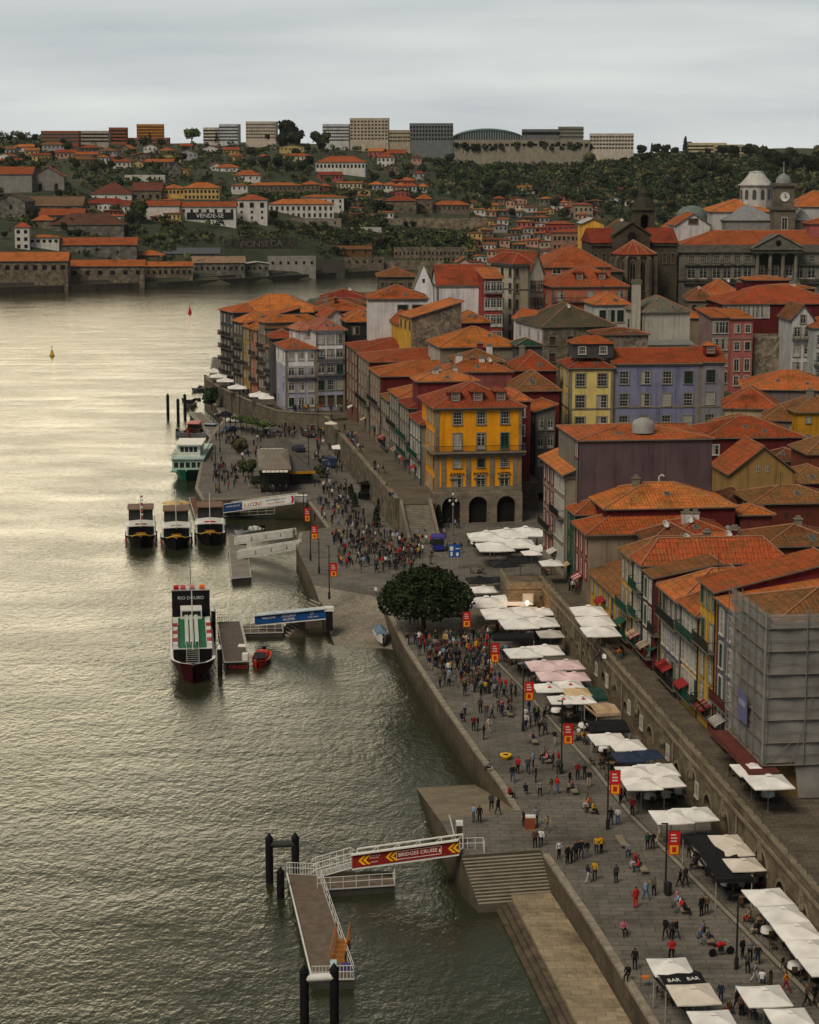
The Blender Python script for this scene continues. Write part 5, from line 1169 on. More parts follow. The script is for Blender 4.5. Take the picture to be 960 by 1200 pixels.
# letters of the lodge
dH = max(v.co.z for v in kids(vend)[0].data.vertices)
q = MB(); q.box(4, 30, -.35, -.12, dH - 9.6, dH - 5.8, 0); q.build('banner', [mat('plain', (.02, .02, .022), .8)], vend)
text_mesh('VENDE-SE', 3.2, mat('plain', (.7, .7, .68), .7), vend, Matrix.Translation((17, -.42, dH - 7.7)) @ UP_FRONT, ext=.04, sx=1.1)
pl, pr = hit(273, 292), hit(340, 292)
fw2 = thing('lettered_wall', 'dark overgrown retaining wall with big pale letters on the slope above the river', 'wall', (pl.x, pl.y - 1, pl.z - 6), math.atan2(pr.y - pl.y, pr.x - pl.x))
LL = (pr - pl).length; q = MB(); q.box(-6, LL + 6, 0, 1.2, -2, 11.6, 0); q.build('wall', [mat('rubble', (.11, .10, .075), .95, scale=.9)], fw2)
text_mesh('FONSECA', 5.0, mat('plain', (.22, .20, .16), .8), fw2, Matrix.Translation((LL / 2, -.25, 8.2)) @ UP_FRONT, ext=.08, sx=1.35)
# ------------------------------------------------------------------ buildings on the skyline
def block(label, u0, u1, ve, vb, wall, F, yaw=0, d=16, cat='apartment block', name='apartment_block', **k):
 return far(label, u0, u1, ve, vb, wall, None, d, F=F, roof='flat', rm=mat('plain', (.25, .24, .22), .9), yaw=yaw, name=name, cat=cat, down=22, **k)
block('long low brick red apartment block on the left skyline', 48, 92, 154, 171, BRICKR, [(17, 5, 1.4, 2.6, 1.5, 1.2, 'fr')], 3)
block('pale apartment block joined to the brick red one', 92.5, 127, 154, 170, mat('plaster', (.42, .37, .30), .85), [(15, 5, 1.4, 2.6, 1.5, 1.2, 'd')], 3)
block('stepped dark red apartment tower at the end of the long skyline row', 127.5, 148, 150, 170, BRICKR, [(9, 6, 1.4, 2.6, 1.5, 1.2, 'd')], 3)
block('orange apartment block with three vertical fronts', 160, 191, 146, 168, mat('plaster', (.50, .22, .04), .85), [(12, 7, 1.4, 2.6, 1.6, 1.2, 'd')], 3)
block('red brick terrace in front of the orange block', 140, 198, 162, 171, BRICKR, [(20, 3, 1.2, 2.6, 1.6, 1.2, 'fr')], 0, d=10)
block('low cream apartment block left of the pale twin towers', 238, 256, 150, 166, mat('plaster', (.55, .50, .42), .85), [(8, 6, 1.4, 2.6, 1.5, 1.2, 'd')], -3)
block('bluish white apartment tower left of the beige skyline tower', 256.5, 279, 146, 167, mat('plaster', (.52, .55, .58), .85), [(9, 7, 1.4, 2.6, 1.5, 1.2, 'd')], -3)
block('beige apartment tower with a central stair strip', 288, 323, 143, 166, mat('plaster', (.56, .49, .40), .85), [(12, 8, 1.4, 2.6, 1.5, 1.2, 'd')], -3)
block('white twin apartment tower left of the big beige block', 378, 409, 146, 166, mat('plaster', (.53, .55, .54), .85), [(12, 7, 1.4, 2.6, 1.5, 1.2, 'd')], -3)
block('big beige apartment block with a regular window grid', 410, 455, 139, 165, mat('plaster', (.50, .43, .33), .85), [(11, 9, 1.6, 2.75, 1.7, 1.3, 'd')], -3)
block('grey glass office block on the skyline', 480, 531, 145, 166, mat('plaster', (.17, .19, .195), .5), [(14, 6, 1.6, 3.2, 1.6, 2.0, 'd')], -2, cat='office block')
block('low cream hotel behind the big beige block', 454, 481, 153, 168, mat('plaster', (.42, .36, .26), .85), [(9, 4, 1.6, 3, 1.5, 1.3, 'd')], -2)
block('cream podium wall below the glass arena', 531, 691, 164.5, 171, mat('plaster', (.30, .27, .21), .85), [(24, 1, 2.5, 3, 3.0, 2.2, 'd')], -1, cat='podium')
block('white apartment block right of the mall', 691.5, 743, 157, 179, mat('plaster', (.55, .50, .42), .85), [(14, 6, 1.6, 3, 1.8, 1.3, 'd')], -4)
block('long cream hotel on the wooded ridge, left part', 806, 852, 168, 184, mat('plaster', (.55, .47, .30), .85), [(16, 4, 1.6, 3, 2.0, 1.3, 'd')], -3, cat='hotel')
block('long cream hotel on the wooded ridge, right part', 838, 872, 170, 186, mat('plaster', (.50, .42, .28), .85), [(10, 4, 1.6, 3, 2.0, 1.3, 'd')], -3, cat='hotel')
block('dark glazed mall hall with a slanted white roof edge', 612, 656, 152, 164, mat('plaster', (.16, .17, .17), .6), [(10, 2, 1.6, 4, 3, 2.5, 'd')], -2, cat='mall')
block('mall tower with ochre striped storeys', 655, 684, 149, 164, mat('plaster', (.22, .24, .19), .7), [(10, 4, 1.2, 3, 2.2, 1.2, 'fr')], -2, cat='mall')
a_ = hit(573, 168)
ar = thing('arena', 'low glass arena with a wide shallow green dome on the skyline', 'arena', (a_.x, a_.y + 26, a_.z))
ar_w = 81 * a_.y / FPX / 2; hz = 18.5 * a_.y / FPX
q = MB(); vs = []; nn = 28
for i in range(nn + 1):
 x = -1 + 2 * i / nn; z = hz * (.50 + .46 * (1 - x * x) ** .8); vs.append((x * ar_w, z))
for (xa_, za_), (xb_, zb_) in zip(vs, vs[1:]):
 q.face([(xa_, -10, -3), (xb_, -10, -3), (xb_, -10, zb_ * .86), (xa_, -10, za_ * .86)], 0)
 q.face([(xa_, -11, za_ * .86), (xb_, -11, zb_ * .86), (xb_, 4, zb_), (xa_, 4, za_)], 1); q.face([(xa_, 4, za_), (xb_, 4, zb_), (xb_, 24, zb_ * .8), (xa_, 24, za_ * .8)], 1)
 q.box(xa_ - .25, xa_ + .25, -10.3, -10, -3, za_ * .84, 2)
q.build('hall', [mat('glass', (.03, .045, .05)), mat('plain', (.05, .12, .11), .5), mat('plain', (.3, .32, .3), .6)], ar)
# random small houses: the hillside and the old quarter behind the white church
cols = [FW, FW, FCR, FS, FSG, mat('plaster', (.48, .30, .22), .85), mat('plaster', (.5, .38, .16), .85), ROSE, mat('plaster', (.36, .36, .36), .85)]
cn = ['white', 'whitewashed', 'cream', 'brown stone', 'grey stone', 'pinkish', 'yellow ochre', 'rose red', 'grey']
def scatter(n, box, size, seed, where, group):
 r = random.Random(seed); done = []; k = 0
 while len(done) < n and k < 3000:
  k += 1; u = r.uniform(box[0], box[1]); v = r.uniform(box[2], box[3]); w = r.uniform(*size)
  if any(abs(u - a) < (w + b) * .46 and abs(v - c) < 5.5 for a, b, c in done): continue
  if any(x0 < u < x1 and y0 < v < y1 for x0, x1, y0, y1 in AVOID): continue
  done.append((u, w, v));
 for u, w, v in sorted(done, key=lambda q: q[2]):
  i = r.randrange(len(cols)); h = r.uniform(5.5, 9.5)
  far(cn[i] + r.choice([' house with an orange roof', ' house with a tiled roof', ' cottage with a reddish roof']), u - w / 2, u + w / 2, v - h, v, cols[i], v - h - r.uniform(2.2, 4.2), r.uniform(8, 12), F=[(max(2, int(w / 4.5)), 2, 1.1, 3.0, 1.0, 1.5, 'd')],
   rm=r.choice([TILE, TILE_B, TILE_R, TILE_O]), yaw=r.uniform(-14, 14), roof=r.choice(['hip', 'hip', 'gablex', 'gabley']), group=group)
AVOID = [(180, 262, 208, 240), (100, 195, 210, 240), (-10, 80, 195, 235), (205, 400, 228, 275), (365, 430, 180, 208), (265, 378, 196, 228), (20, 110, 240, 280)]
scatter(22, (0, 200, 178, 200), (13, 32), 3, 'high on the left slope', 'small houses high on the left slope')
scatter(22, (200, 500, 176, 228), (11, 30), 4, 'among the trees of the middle slope', 'small houses among trees of the middle slope')
scatter(24, (100, 470, 226, 262), (13, 24), 8, 'between the lodges', 'small houses between the lodges')
scatter(95, (552, 702, 240, 330), (10, 18), 5, 'in the dense old quarter', 'houses of the dense old quarter')
scatter(12, (590, 780, 222, 246), (12, 22), 6, 'at the foot of the wooded hill', 'houses at the foot of the wooded hill')
far('long rose coloured house front with many windows', 648, 690, 272, 300, mat('plaster', (.34, .17, .12), .85), 266, 12, F=[(8, 3, 2.5, 5, 1.4, 2.2, DF)], rm=TILE_R, yaw=2)
far('crimson house with an orange roof in the old quarter', 641, 673, 262, 278, mat('plaster', (.36, .05, .045), .85), 257, 12, F=[(5, 2, 2.0, 4, 1.3, 2.0, DF)], rm=TILE_R, yaw=2)
far('tall narrow pale stone house below the wooded hill', 673, 695, 240, 258, mat('plaster', (.34, .30, .22), .85), 236, 10, F=[(4, 2, 2.0, 4, 1.1, 1.8, D_)], rm=TILE_R, yaw=2)
# ------------------------------------------------------------------ woods and trees
CLEAR = [(250, 352, 280, 304), (203, 402, 236, 261), (188, 260, 220, 238), (368, 430, 190, 207), (0, 80, 270, 335), (80, 300, 302, 335), (300, 450, 304, 322), (430, 520, 300, 318), (556, 700, 235, 340), (15, 70, 266, 296), (105, 190, 224, 238), (270, 376, 217, 228), (0, 76, 206, 228), (452, 572, 244, 270)]
def wood(name, label, boxes, n, seed, s0, s1, mats_):
 r = random.Random(seed); m = MB()
 for k in range(n):
  b = boxes[r.randrange(len(boxes))]; x, y = r.uniform(b[0], b[1]), r.uniform(b[2], b[3]); z = terr(x, y)
  if z < 3: continue
  pu, pv = proj((x, y, z + 2))
  if any(x0 < pu < x1 and y0 < pv < y1 for x0, x1, y0, y1 in CLEAR): continue
  s = r.uniform(s0, s1); mi = r.randrange(len(mats_));
  for i in range(24):
   d = Vector((r.gauss(0, 1), r.gauss(0, 1), abs(r.gauss(0, 1)) * .8 - .2)).normalized(); p = Vector((x, y, z + s * .75)) + Vector((d.x * s, d.y * s, d.z * s * 1.0)) * r.uniform(.75, 1.05)
   nrm = (d + Vector((r.gauss(0, .45), r.gauss(0, .45), r.gauss(0, .45)))).normalized(); t1 = nrm.cross(Vector((0, 0, 1))); t1 = t1.normalized() if t1.length > .01 else Vector((1, 0, 0)); t2 = nrm.cross(t1); q = s * r.uniform(.22, .42)
   m.face([p - t1 * q, p - t2 * q, p + t1 * q, p + t2 * q], mi)
 o = m.build(name, mats_); tag(o, label, 'wood', kind='stuff'); return o
wood('woodland', 'dense dark green wood covering the hill behind the old quarter', [(20, 420, 1330, 1760), (120, 420, 1250, 1600), (60, 330, 1500, 1760)], 5200, 1, 1.7, 3.7, [LEAF, LEAF_D, LEAF_D, LEAF_O])
wood('undergrowth', 'scrub and bushes between the houses of the far hillside', [(-420, 60, 1060, 1320), (-420, 60, 1250, 1700), (-100, 60, 1180, 1300)], 5200, 2, 1.0, 2.8, [LEAF, LEAF_D, LEAF_L, LEAF_O])
r2 = random.Random(21)
BIG = [(225, 170, 21, 2), (340, 172, 32, 1), (347, 178, 26, 1), (331, 178, 20, 1), (374, 178, 24, 0), (254, 168, 15, 4), (260, 168, 17, 4), (12, 168, 10, 1), (26, 168, 12, 1), (40, 168, 11, 1), (75, 172, 10, 1), (155, 174, 12, 1), (168, 174, 14, 1), (176, 172, 16, 4), (190, 174, 12, 1),
       (385, 172, 14, 0), (313, 166, 9, 1), (517, 182, 22, 1), (508, 186, 16, 1), (163, 262, 26, 0), (155, 268, 20, 1), (320, 260, 14, 1), (406, 248, 16, 1), (438, 252, 18, 1), (447, 250, 15, 1), (175, 290, 16, 2), (188, 288, 17, 2), (205, 286, 15, 0), (222, 284, 14, 2), (240, 282, 12, 0), (150, 292, 14, 0),
       (310, 200, 18, 1), (325, 202, 18, 1), (340, 206, 16, 1), (296, 200, 14, 0), (355, 205, 18, 1), (362, 198, 16, 1), (130, 200, 12, 1), (122, 202, 12, 1), (445, 292, 18, 3), (455, 290, 16, 2), (435, 298, 14, 3), (405, 290, 14, 1), (395, 300, 12, 1), (549, 246, 12, 1), (571, 250, 15, 1), (560, 252, 12, 0), (440, 216, 14, 1), (460, 212, 12, 1), (425, 206, 14, 1),
       (764, 182, 14, 4), (803, 185, 24, 4), (770, 184, 16, 1), (780, 184, 15, 1), (790, 185, 13, 1), (875, 188, 20, 1), (888, 190, 20, 0), (900, 192, 18, 1), (830, 184, 12, 1), (845, 186, 16, 1), (860, 188, 18, 1), (905, 200, 26, 1), (918, 205, 26, 1), (935, 206, 24, 1), (950, 208, 26, 1), (925, 196, 16, 4), (940, 195, 14, 1), (957, 200, 18, 1), (835, 208, 22, 1), (850, 212, 22, 0), (822, 204, 18, 1)]
for u, v, h, k in BIG: tree_px(u, v, h, k, group=None)
for i in range(150):
 u = r2.uniform(0, 560); v = r2.uniform(176, 300)
 if any(x0 < u < x1 and y0 < v < y1 for x0, x1, y0, y1 in [(180, 262, 212, 240), (203, 400, 228, 306), (365, 430, 180, 206), (265, 378, 205, 228), (0, 80, 290, 330), (10, 70, 258, 300)]): continue
 tree_px(u, v, r2.uniform(8, 15), r2.choice([0, 0, 1, 1, 1, 2, 3, 5]))
for i in range(90):
 u = r2.uniform(560, 960); v = r2.uniform(182, 262); tree_px(u, v, r2.uniform(10, 19), r2.choice([0, 1, 1, 3, 5]), group='larger trees standing out of the wooded hill')
for i in range(26):
 u = 528 + i * 6.6 + r2.uniform(-2, 2); tree_px(u, r2.uniform(176, 181), r2.uniform(9, 13), r2.choice([0, 1, 1, 5]), group='trees in front of the arena podium')
# ------------------------------------------------------------------ granite palace with clock tower
GP = mat('ashlar', (.20, .19, .16), .92, bw=1.6, rh=.7, lo=.5, dark=.85)
GPD = mat('plain', (.13, .122, .10), .92, var=.3)
SLATEL = mat('plain', (.22, .23, .235), .6)
py_ = 565
pp, pw = front_fit(795, 1010, 288, py_, R(2))
pal = thing('palace', 'long grey granite palace with a columned portico and pediment', 'palace', (pp.x, pp.y, 16), R(2))
H = pp.z - 16; m = MB(); m.box(0, pw, 0, 22, -4, H, 0); m.build('wall', [GP], pal)
at = lambda u: front_fit(795, u, 288, py_, R(2))[1]
c = MB(); c.box(-.6, pw, -.7, 0, H - 1.8, H - 1.2, 0).box(-.4, pw, -.5, 0, H - 1.2, H + .3, 0).box(-.3, pw, -.35, 0, H - 9.6, H - 9.2, 0); c.build('cornice', [GPD], pal)
fs, ln, _ = roof_geo('hip', pw, 22, H + .2, 3.6, .2); r = MB(); [r.face(f) for f in fs]; ro = r.build('roof', [TILE_R], pal)
cc = MB(); [cc.tube([p, q], .2, 5) for p, q in ln]; cc.build('ridge_cap', [CAP], ro)
for i, u in enumerate((811, 825, 840.5, 853, 865, 877, 938, 952)):
 a = at(u)
 put_win(pal, 'F', a, H - 3.6, 1.7, 1.7, 'sash_stone_w', pw, 22)
 o = put_win(pal, 'F', a, H - 8.3 + .6, 2.1, 4.2, 'french_stone_w', pw, 22)
 q = MB(); q.box(a - 2, a + 2, -.75, 0, H - 5.35, H - 5.0, 0).box(a - 1.7, a + 1.7, -.5, -.02, H - 5.6, H - 5.35, 0); q.build('hood', [GPD], pal)
 balcony(pal, 'F', a, H - 10.1, 4.2, .9, 'i', pw, 22)
 q = MB(); arc = [(a - 1.5 * math.cos(math.pi * k / 8), H - 14.6 + 1.5 * math.sin(math.pi * k / 8)) for k in range(9)]
 q.faces([(x, -.1, z) for x, z in arc], [tuple(range(9))[::-1]], 0); q.tube([(x, -.15, z) for x, z in arc], .22, 4, 1, smooth=False); q.box(a - 1.7, a + 1.7, -.2, 0, H - 14.9, H - 14.6, 1)
 q.build('window', [GLASS_L, WOODW], pal)
for u in (802, 832.5, 846.5, 859.5, 871, 883.5):
 a = at(u); q = MB(); q.box(a - .45, a + .45, -.22, 0, H - 9.2, H - 1.8, 0).box(a - .6, a + .6, -.3, 0, H - 2.5, H - 1.8, 0); q.build('pilaster', [GP], pal)
# portico
ax0, ax1 = at(884), at(934)
q = MB(); q.box(ax0, ax1, -.06, -.01, H - 9.2, H - 1.8, 0); q.build('dark_panel', [mat('plain', (.05, .047, .04), .9)], pal)  # flat dark sheet on the wall behind the portico columns
for k in range(4):
 a = ax0 + .6 + (ax1 - ax0 - 1.2) * k / 3; q = MB(); q.tube([(a, -2.2, H - 9.2), (a, -2.2, H - 2.2)], .62, 12, r1=.5).box(a - .85, a + .85, -3.0, -1.4, H - 9.6, H - 9.2, 0).box(a - .8, a + .8, -2.95, -1.45, H - 2.3, H - 1.9, 0); q.build('column', [GP], pal)
for k in range(3):
 a = ax0 + (ax1 - ax0) * (k + .5) / 3; put_win(pal, 'F', a, H - 7.2, 1.8, 3.4, 'french_stone_w', pw, 22).location.y = -.07
q = MB(); q.box(ax0 - .8, ax1 + .8, -3.3, 0, H - 1.9, H - .7, 0).box(ax0 - .6, ax1 + .6, -3.0, 0, H - 16, H - 9.7, 0); q.build('portico_base', [GP], pal)
q = MB(); am_, top = (ax0 + ax1) / 2, H + 3.2
q.faces([(ax0 - 1.4, -3.6, H - .7), (ax1 + 1.4, -3.6, H - .7), (am_, -3.6, top), (ax0 - 1.4, 6, H - .7), (ax1 + 1.4, 6, H - .7), (am_, 6, top)], [(0, 1, 2), (1, 4, 5, 2), (3, 0, 2, 5), (0, 3, 4, 1)], 0)
q.tube([(ax0 - 1.4, -3.7, H - .6), (am_, -3.7, top + .1), (ax1 + 1.4, -3.7, H - .6)], .3, 4, 1, smooth=False); q.box(ax0 - 1.4, ax1 + 1.4, -3.9, -3.6, H - .95, H - .6, 1)
q.build('pediment', [GPD, GP], pal)
q = MB(); q.lathe([(0.01, -.02), (.75, 0), (.75, .15), (.01, .15)], 16); ob = q.build('emblem', [DARK], pal, (am_, -3.65, H + .9)); ob.rotation_euler = (math.pi / 2, 0, 0)
# clock tower
tw_ = thing('clock_tower', 'granite clock tower with a small lead dome rising behind the pediment', 'clock tower', (at_y(908, 230, 580).x, 580, 30), R(2))
tz = lambda v: at_y(919, v, 580).z - 30
wt = 25 * 580 / FPX; q = MB(); z1, z2 = tz(246), tz(218)
q.box(0, wt, 0, wt, 0, z1, 0).box(-.5, wt + .5, -.5, wt + .5, z1, z1 + .7, 1).box(.4, wt - .4, .4, wt - .4, z1 + .7, z2, 0).box(-.2, wt + .2, -.2, wt + .2, z2, z2 + .8, 1)
q.build('shaft', [mat('ashlar', (.17, .155, .12), .92), GPD], tw_)
put_win(tw_, 'F', wt / 2, tz(262), 1.5, 3.4, 'two_white_w', wt, wt)
q = MB(); q.lathe([(0.01, .12), (1.15, .12), (1.3, .2), (1.3, 0)], 20); ob = q.build('clock_face', [mat('plain', (.7, .7, .66), .5)], tw_, (wt / 2, .38, (z1 + z2) / 2 + .3)); ob.rotation_euler = (math.pi / 2, 0, 0)
q = MB(); q.box(-.06, .06, -.3, -.24, -.1, .85, 0).box(-.1, .6, -.3, -.24, -.06, .06, 0); q.build('hands', [DARK], ob).rotation_euler = (-math.pi / 2, 0, 0)
q = MB(); q.lathe([(2.2, 0), (2.1, .9), (1.6, 1.9), (.7, 2.5), (.15, 2.8), (.12, 6)], 16, 0, (wt / 2, wt / 2, z2 + .8)); q.build('dome', [SLATEL], tw_)
# lantern and glazed roof behind
lt = thing('palace_lantern', 'octagonal white roof lantern with arched windows and a concave lead cap', 'lantern', (at_y(886, 230, 600).x, 600, 34)); lz = lambda v: at_y(886, v, 600).z - 34
q = MB(); rr_ = 18.5 * 600 / FPX; q.lathe([(rr_, -6), (rr_, lz(218)), (rr_ + .6, lz(218) + .2), (rr_ + .6, lz(216)), (rr_, lz(216) + .2), (rr_ * .66, lz(208)), (rr_ * .46, lz(203)), (rr_ * .46, lz(201)), (.1, lz(200))], 12, 0, smooth=False); q.build('drum', [mat('plaster', (.50, .50, .47), .8)], lt)
for k in range(12):
 a = 6.28318 * (k + .5) / 12; q = MB(); q.box(-.55, .55, -.15, .1, lz(233), lz(224), 0); arc = [(-.55 * math.cos(math.pi * j / 6), lz(224) + .55 * math.sin(math.pi * j / 6)) for j in range(7)]; q.faces([(x, -.15, z) for x, z in arc], [tuple(range(7))[::-1]], 0)
 ob = q.build('window', [GLASS_L], lt, (math.cos(a) * rr_ * .968, math.sin(a) * rr_ * .968, 0)); ob.rotation_euler = (0, 0, a + math.pi / 2)
F_('white block under an orange roof carrying the octagonal lantern', 835, 905, 248, 592, mat('plaster', (.50, .50, .48), .85), 22, yaw=1, rr=3.4, rm=TILE_B, zb=26, name='palace_wing', cat='palace wing')
F_('orange roofed wing behind the clock tower at the right edge', 934, 990, 242, 610, mat('plaster', (.50, .50, .48), .85), 18, yaw=1, rr=4.6, rm=TILE_B, zb=26, name='palace_wing', cat='palace wing')
F_('glazed grey iron hall roof behind the palace front', 851, 912, 258, 585, SLATEL, 16, yaw=1, rr=4.4, rm=SLATEL, zb=26, name='glazed_hall', cat='hall', caps=False)
F_('second part of the glazed grey roof right of the clock tower', 932, 950, 258, 586, SLATEL, 14, yaw=1, rr=3.4, rm=SLATEL, zb=26, name='glazed_hall', cat='hall', caps=False)
F_('red roof block at the right edge above the portico', 950, 1000, 262, 572, ROSE, 10, yaw=1, rr=1.8, rm=TILE_R, zb=26, name='palace_wing', cat='palace wing')
# green dome with white gable
gd_ = thing('dome', 'weathered green dome on a white gabled hall beside the church tower', 'dome', (at_y(811, 250, 590).x, 590, 34)); dz = lambda v: at_y(811, v, 590).z - 34
q = MB(); q.lathe([(4.4, 0), (4.4, dz(252)), (4.2, dz(250)), (3.7, dz(246)), (2.5, dz(242.5)), (1.0, dz(241)), (.3, dz(240.5))], 16); q.build('cap', [mat('plain', (.13, .17, .15), .6)], gd_)
F_('white gabled hall with a half round window below the green dome', 793, 832, 264, 575, mat('plaster', (.55, .56, .56), .85), 14, yaw=3, rr=3.4, roof='gabley', rm=TILE_R, zb=22, name='hall', cat='hall', F=[(1, 1, -1.8, 3, 2.6, 1.4, 'door_stone_d')])
F_('orange roof spread between the church and the green dome', 776, 812, 266, 600, ROSE, 14, yaw=-20, rr=4.0, rm=TILE_B, zb=22)
# ------------------------------------------------------------------ dark gothic church
CH = mat('ashlar', (.085, .072, .052), .95, bw=1.2, rh=.5, lo=.5)
CHD = mat('plain', (.055, .047, .035), .95, var=.3)
yc = 520
cx = at_y(746, 300, yc).x; base = 16
ch = thing('church', 'dark gothic stone church with polygonal apse, rose window and red roofs', 'church', (cx, yc, base), R(4)); cz = lambda v, y=yc: at_y(746, v, y).z - base
ar_ = 23.5 * yc / FPX
q = MB(); n = 8; ap = [(ar_ * math.cos(math.pi + math.pi * k / 6), 2 + ar_ * .9 * math.sin(math.pi + math.pi * k / 6)) for k in range(7)] + [(ar_, 6), (-ar_, 6)]
zt = cz(297); q.prism(ap, -3, zt, 0); q.prism([(x * 1.06, (y - 2) * 1.06 + 2 if y < 5 else y) for x, y in ap], zt - .9, zt - .3, 1); q.build('apse', [CH, CHD], ch)
q = MB(); tip = (0, 5, cz(284.5) + 0.6); pr_ = [(x * 1.1, (y - 2) * 1.1 + 2) for x, y in ap[:7]]; pr_ = [(pr_[0][0], 7)] + pr_ + [(pr_[-1][0], 7)]
for a, b in zip(pr_, pr_[1:]): q.face([(a[0], a[1], zt - .2), (b[0], b[1], zt - .2), tip], 0)
ar2 = q.build('roof', [TILE_R], ch); cc = MB(); [cc.tube([(p[0], p[1], zt - .1), tip], .14, 4) for p in pr_[1:-1]]; cc.build('ridge_cap', [CAP], ar2)
for k in range(7):
 x, y = ap[k]; d = Vector((x, y - 2)).normalized(); q = MB(); q.box(-.45, .45, -1.1, .2, -3, zt - 1.2, 0); q.faces([(-.45, -1.1, zt - 1.2), (.45, -1.1, zt - 1.2), (.45, .2, zt - .2), (-.45, .2, zt - .2), (-.45, .2, zt - 1.2), (.45, .2, zt - 1.2)], [(0, 1, 2, 3), (0, 3, 4), (1, 5, 2)], 0)
 o = q.build('buttress', [mat('ashlar', (.13, .11, .08), .95)], ch, (x, y, 0)); o.rotation_euler = (0, 0, math.atan2(d.x, -d.y) * 1.0 if True else 0); o.rotation_euler = (0, 0, math.atan2(d.y, d.x) + math.pi / 2)
for k in range(6):
 x = (ap[k][0] + ap[k + 1][0]) / 2; y = (ap[k][1] + ap[k + 1][1]) / 2; d = Vector((x, y - 2)); q = MB()
 hw = .75; zb_, zs = zt - 9.5, zt - 3.0; pts = [(-hw, zb_), (hw, zb_), (hw, zs), (hw * .6, zs + 1.0), (0, zs + 1.7), (-hw * .6, zs + 1.0), (-hw, zs)]
 q.faces([(a, -.05, z) for a, z in pts], [tuple(range(7))], 0); q.tube([(a, -.08, z) for a, z in pts[1:] + pts[:2]], .13, 4, 1, smooth=False); q.tube([(0, -.08, zb_), (0, -.08, zs + 1.6)], .07, 4, 1, smooth=False)
 o = q.build('lancet_window', [DARK, mat('plain', (.17, .145, .105), .9)], ch, (x, y, 0)); o.rotation_euler = (0, 0, math.atan2(d.y, d.x) + math.pi / 2)
nw_ = 21.5 * 528 / FPX; q = MB(); zg, zp = cz(276, 528), cz(261.5, 528)
q.box(-nw_, nw_, 7, 30, -3, zg, 0); q.faces([(-nw_, 7, zg), (nw_, 7, zg), (0, 7, zp), (-nw_, 30, zg), (nw_, 30, zg), (0, 30, zp)], [(0, 1, 2), (5, 4, 3), (0, 2, 5, 3), (1, 4, 5, 2)], 0)
q.tube([(-nw_ - .3, 6.8, zg), (0, 6.8, zp + .3), (nw_ + .3, 6.8, zg)], .35, 4, 1, smooth=False); q.build('nave', [CH, CHD], ch)
q = MB(); q.tube([(0, 6.9, cz(277, 528)), (0, 6.7, cz(277, 528))], 1.7, 16, 0, smooth=False); q.tube([(0, 6.75, cz(277, 528)), (0, 6.6, cz(277, 528))], 1.2, 16, 1, smooth=False); q.build('rose_window', [CHD, DARK], ch)
for sgn, u0_, u1_ in ((-1, 695, 724), (1, 766, 796)):
 q = MB(); x0, x1 = (at_y(u0_, 280, 532).x - cx), (at_y(u1_, 280, 532).x - cx); z = cz(284, 532)
 q.box(x0, x1, 9, 26, -3, z, 0); q.box(x0 - .3, x1 + .3, 8.6, 9, z - .8, z - .2, 1); q.build('aisle', [CH, CHD], ch)
 q = MB(); q.faces([(x0 - .3, 8.4, z), (x1 + .3, 8.4, z), (x1 + .3, 26.5, z), (x0 - .3, 26.5, z), (x0 - .3, 17, z + 3.6), (x1 + .3, 17, z + 3.6)], [(0, 1, 5, 4), (2, 3, 4, 5), (1, 2, 5), (3, 0, 4)], 0); q.build('aisle_roof', [TILE_R], ch)
 for k in range(3):
  a = x0 + (x1 - x0) * (k + .5) / 3; put_win(ch, 'F', a, z - 4, .9, 2.6, 'door_dark_d', 1, 1).location.y = 8.98
bt = thing('bell_tower', 'dark stone bell tower with an open arch and a stepped domed cap', 'bell tower', (at_y(744.5, 250, 548).x, 548, 30), R(4)); bz = lambda v: at_y(756, v, 548).z - 30
wb = 23 * 548 / FPX; q = MB()
arch_bay(q, 0, wb, 0, bz(256), bz(246), 1.1, 0, 3.6, 0, 1, 8, 2)
q.box(0, .02, 0, wb, 0, bz(246), 0).box(wb - .02, wb, 0, wb, 0, bz(246), 0).box(0, wb, wb - .1, wb, 0, bz(246), 0)
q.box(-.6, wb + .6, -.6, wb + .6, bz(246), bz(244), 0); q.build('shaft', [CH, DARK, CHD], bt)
q = MB(); q.lathe([(wb * .62, bz(244)), (wb * .5, bz(238)), (wb * .42, bz(234)), (wb * .3, bz(231)), (wb * .3, bz(226)), (wb * .2, bz(222)), (.5, bz(219)), (.12, bz(217)), (.1, bz(212))], 8, 0, (wb / 2, wb / 2, 0), smooth=False); q.build('cap', [mat('plain', (.045, .04, .03), .9)], bt)
q = MB(); q.lathe([(.08, 1.0), (.35, .8), (.5, .1), (.75, -.3)], 10, 0, (wb / 2, 1.2, bz(252))); q.build('bell', [mat('plain', (.10, .06, .03), .4)], bt)
F_('bright yellow house with a grey skylight roof beside the dark church', 683, 708, 262, 600, mat('plaster', (.78, .42, .07), .8), 12, yaw=2, rr=1.6, rm=mat('plain', (.33, .36, .38), .5), zb=20, roof='gabley', F=[(2, 3, 5, 4, 1.2, 2.2, 'two_stone_w')])
F_('rust orange church annex roof left of the nave', 704, 738, 272, 552, CH, 12, yaw=-16, rr=3.4, rm=TILE_B, zb=20, name='church_annex', cat='annex')
F_('low mossy stone annex in front of the church apse', 700, 730, 318, 512, CH, 7, yaw=4, rr=1.0, rm=TILE_O, zb=16, name='church_annex', cat='annex')
F_('dark shaded block between the apse and the granite palace', 768, 796, 300, 535, CH, 9, yaw=2, rr=.6, rm=TILE_D, zb=16, name='church_annex', cat='annex')  # same dark stone as the church
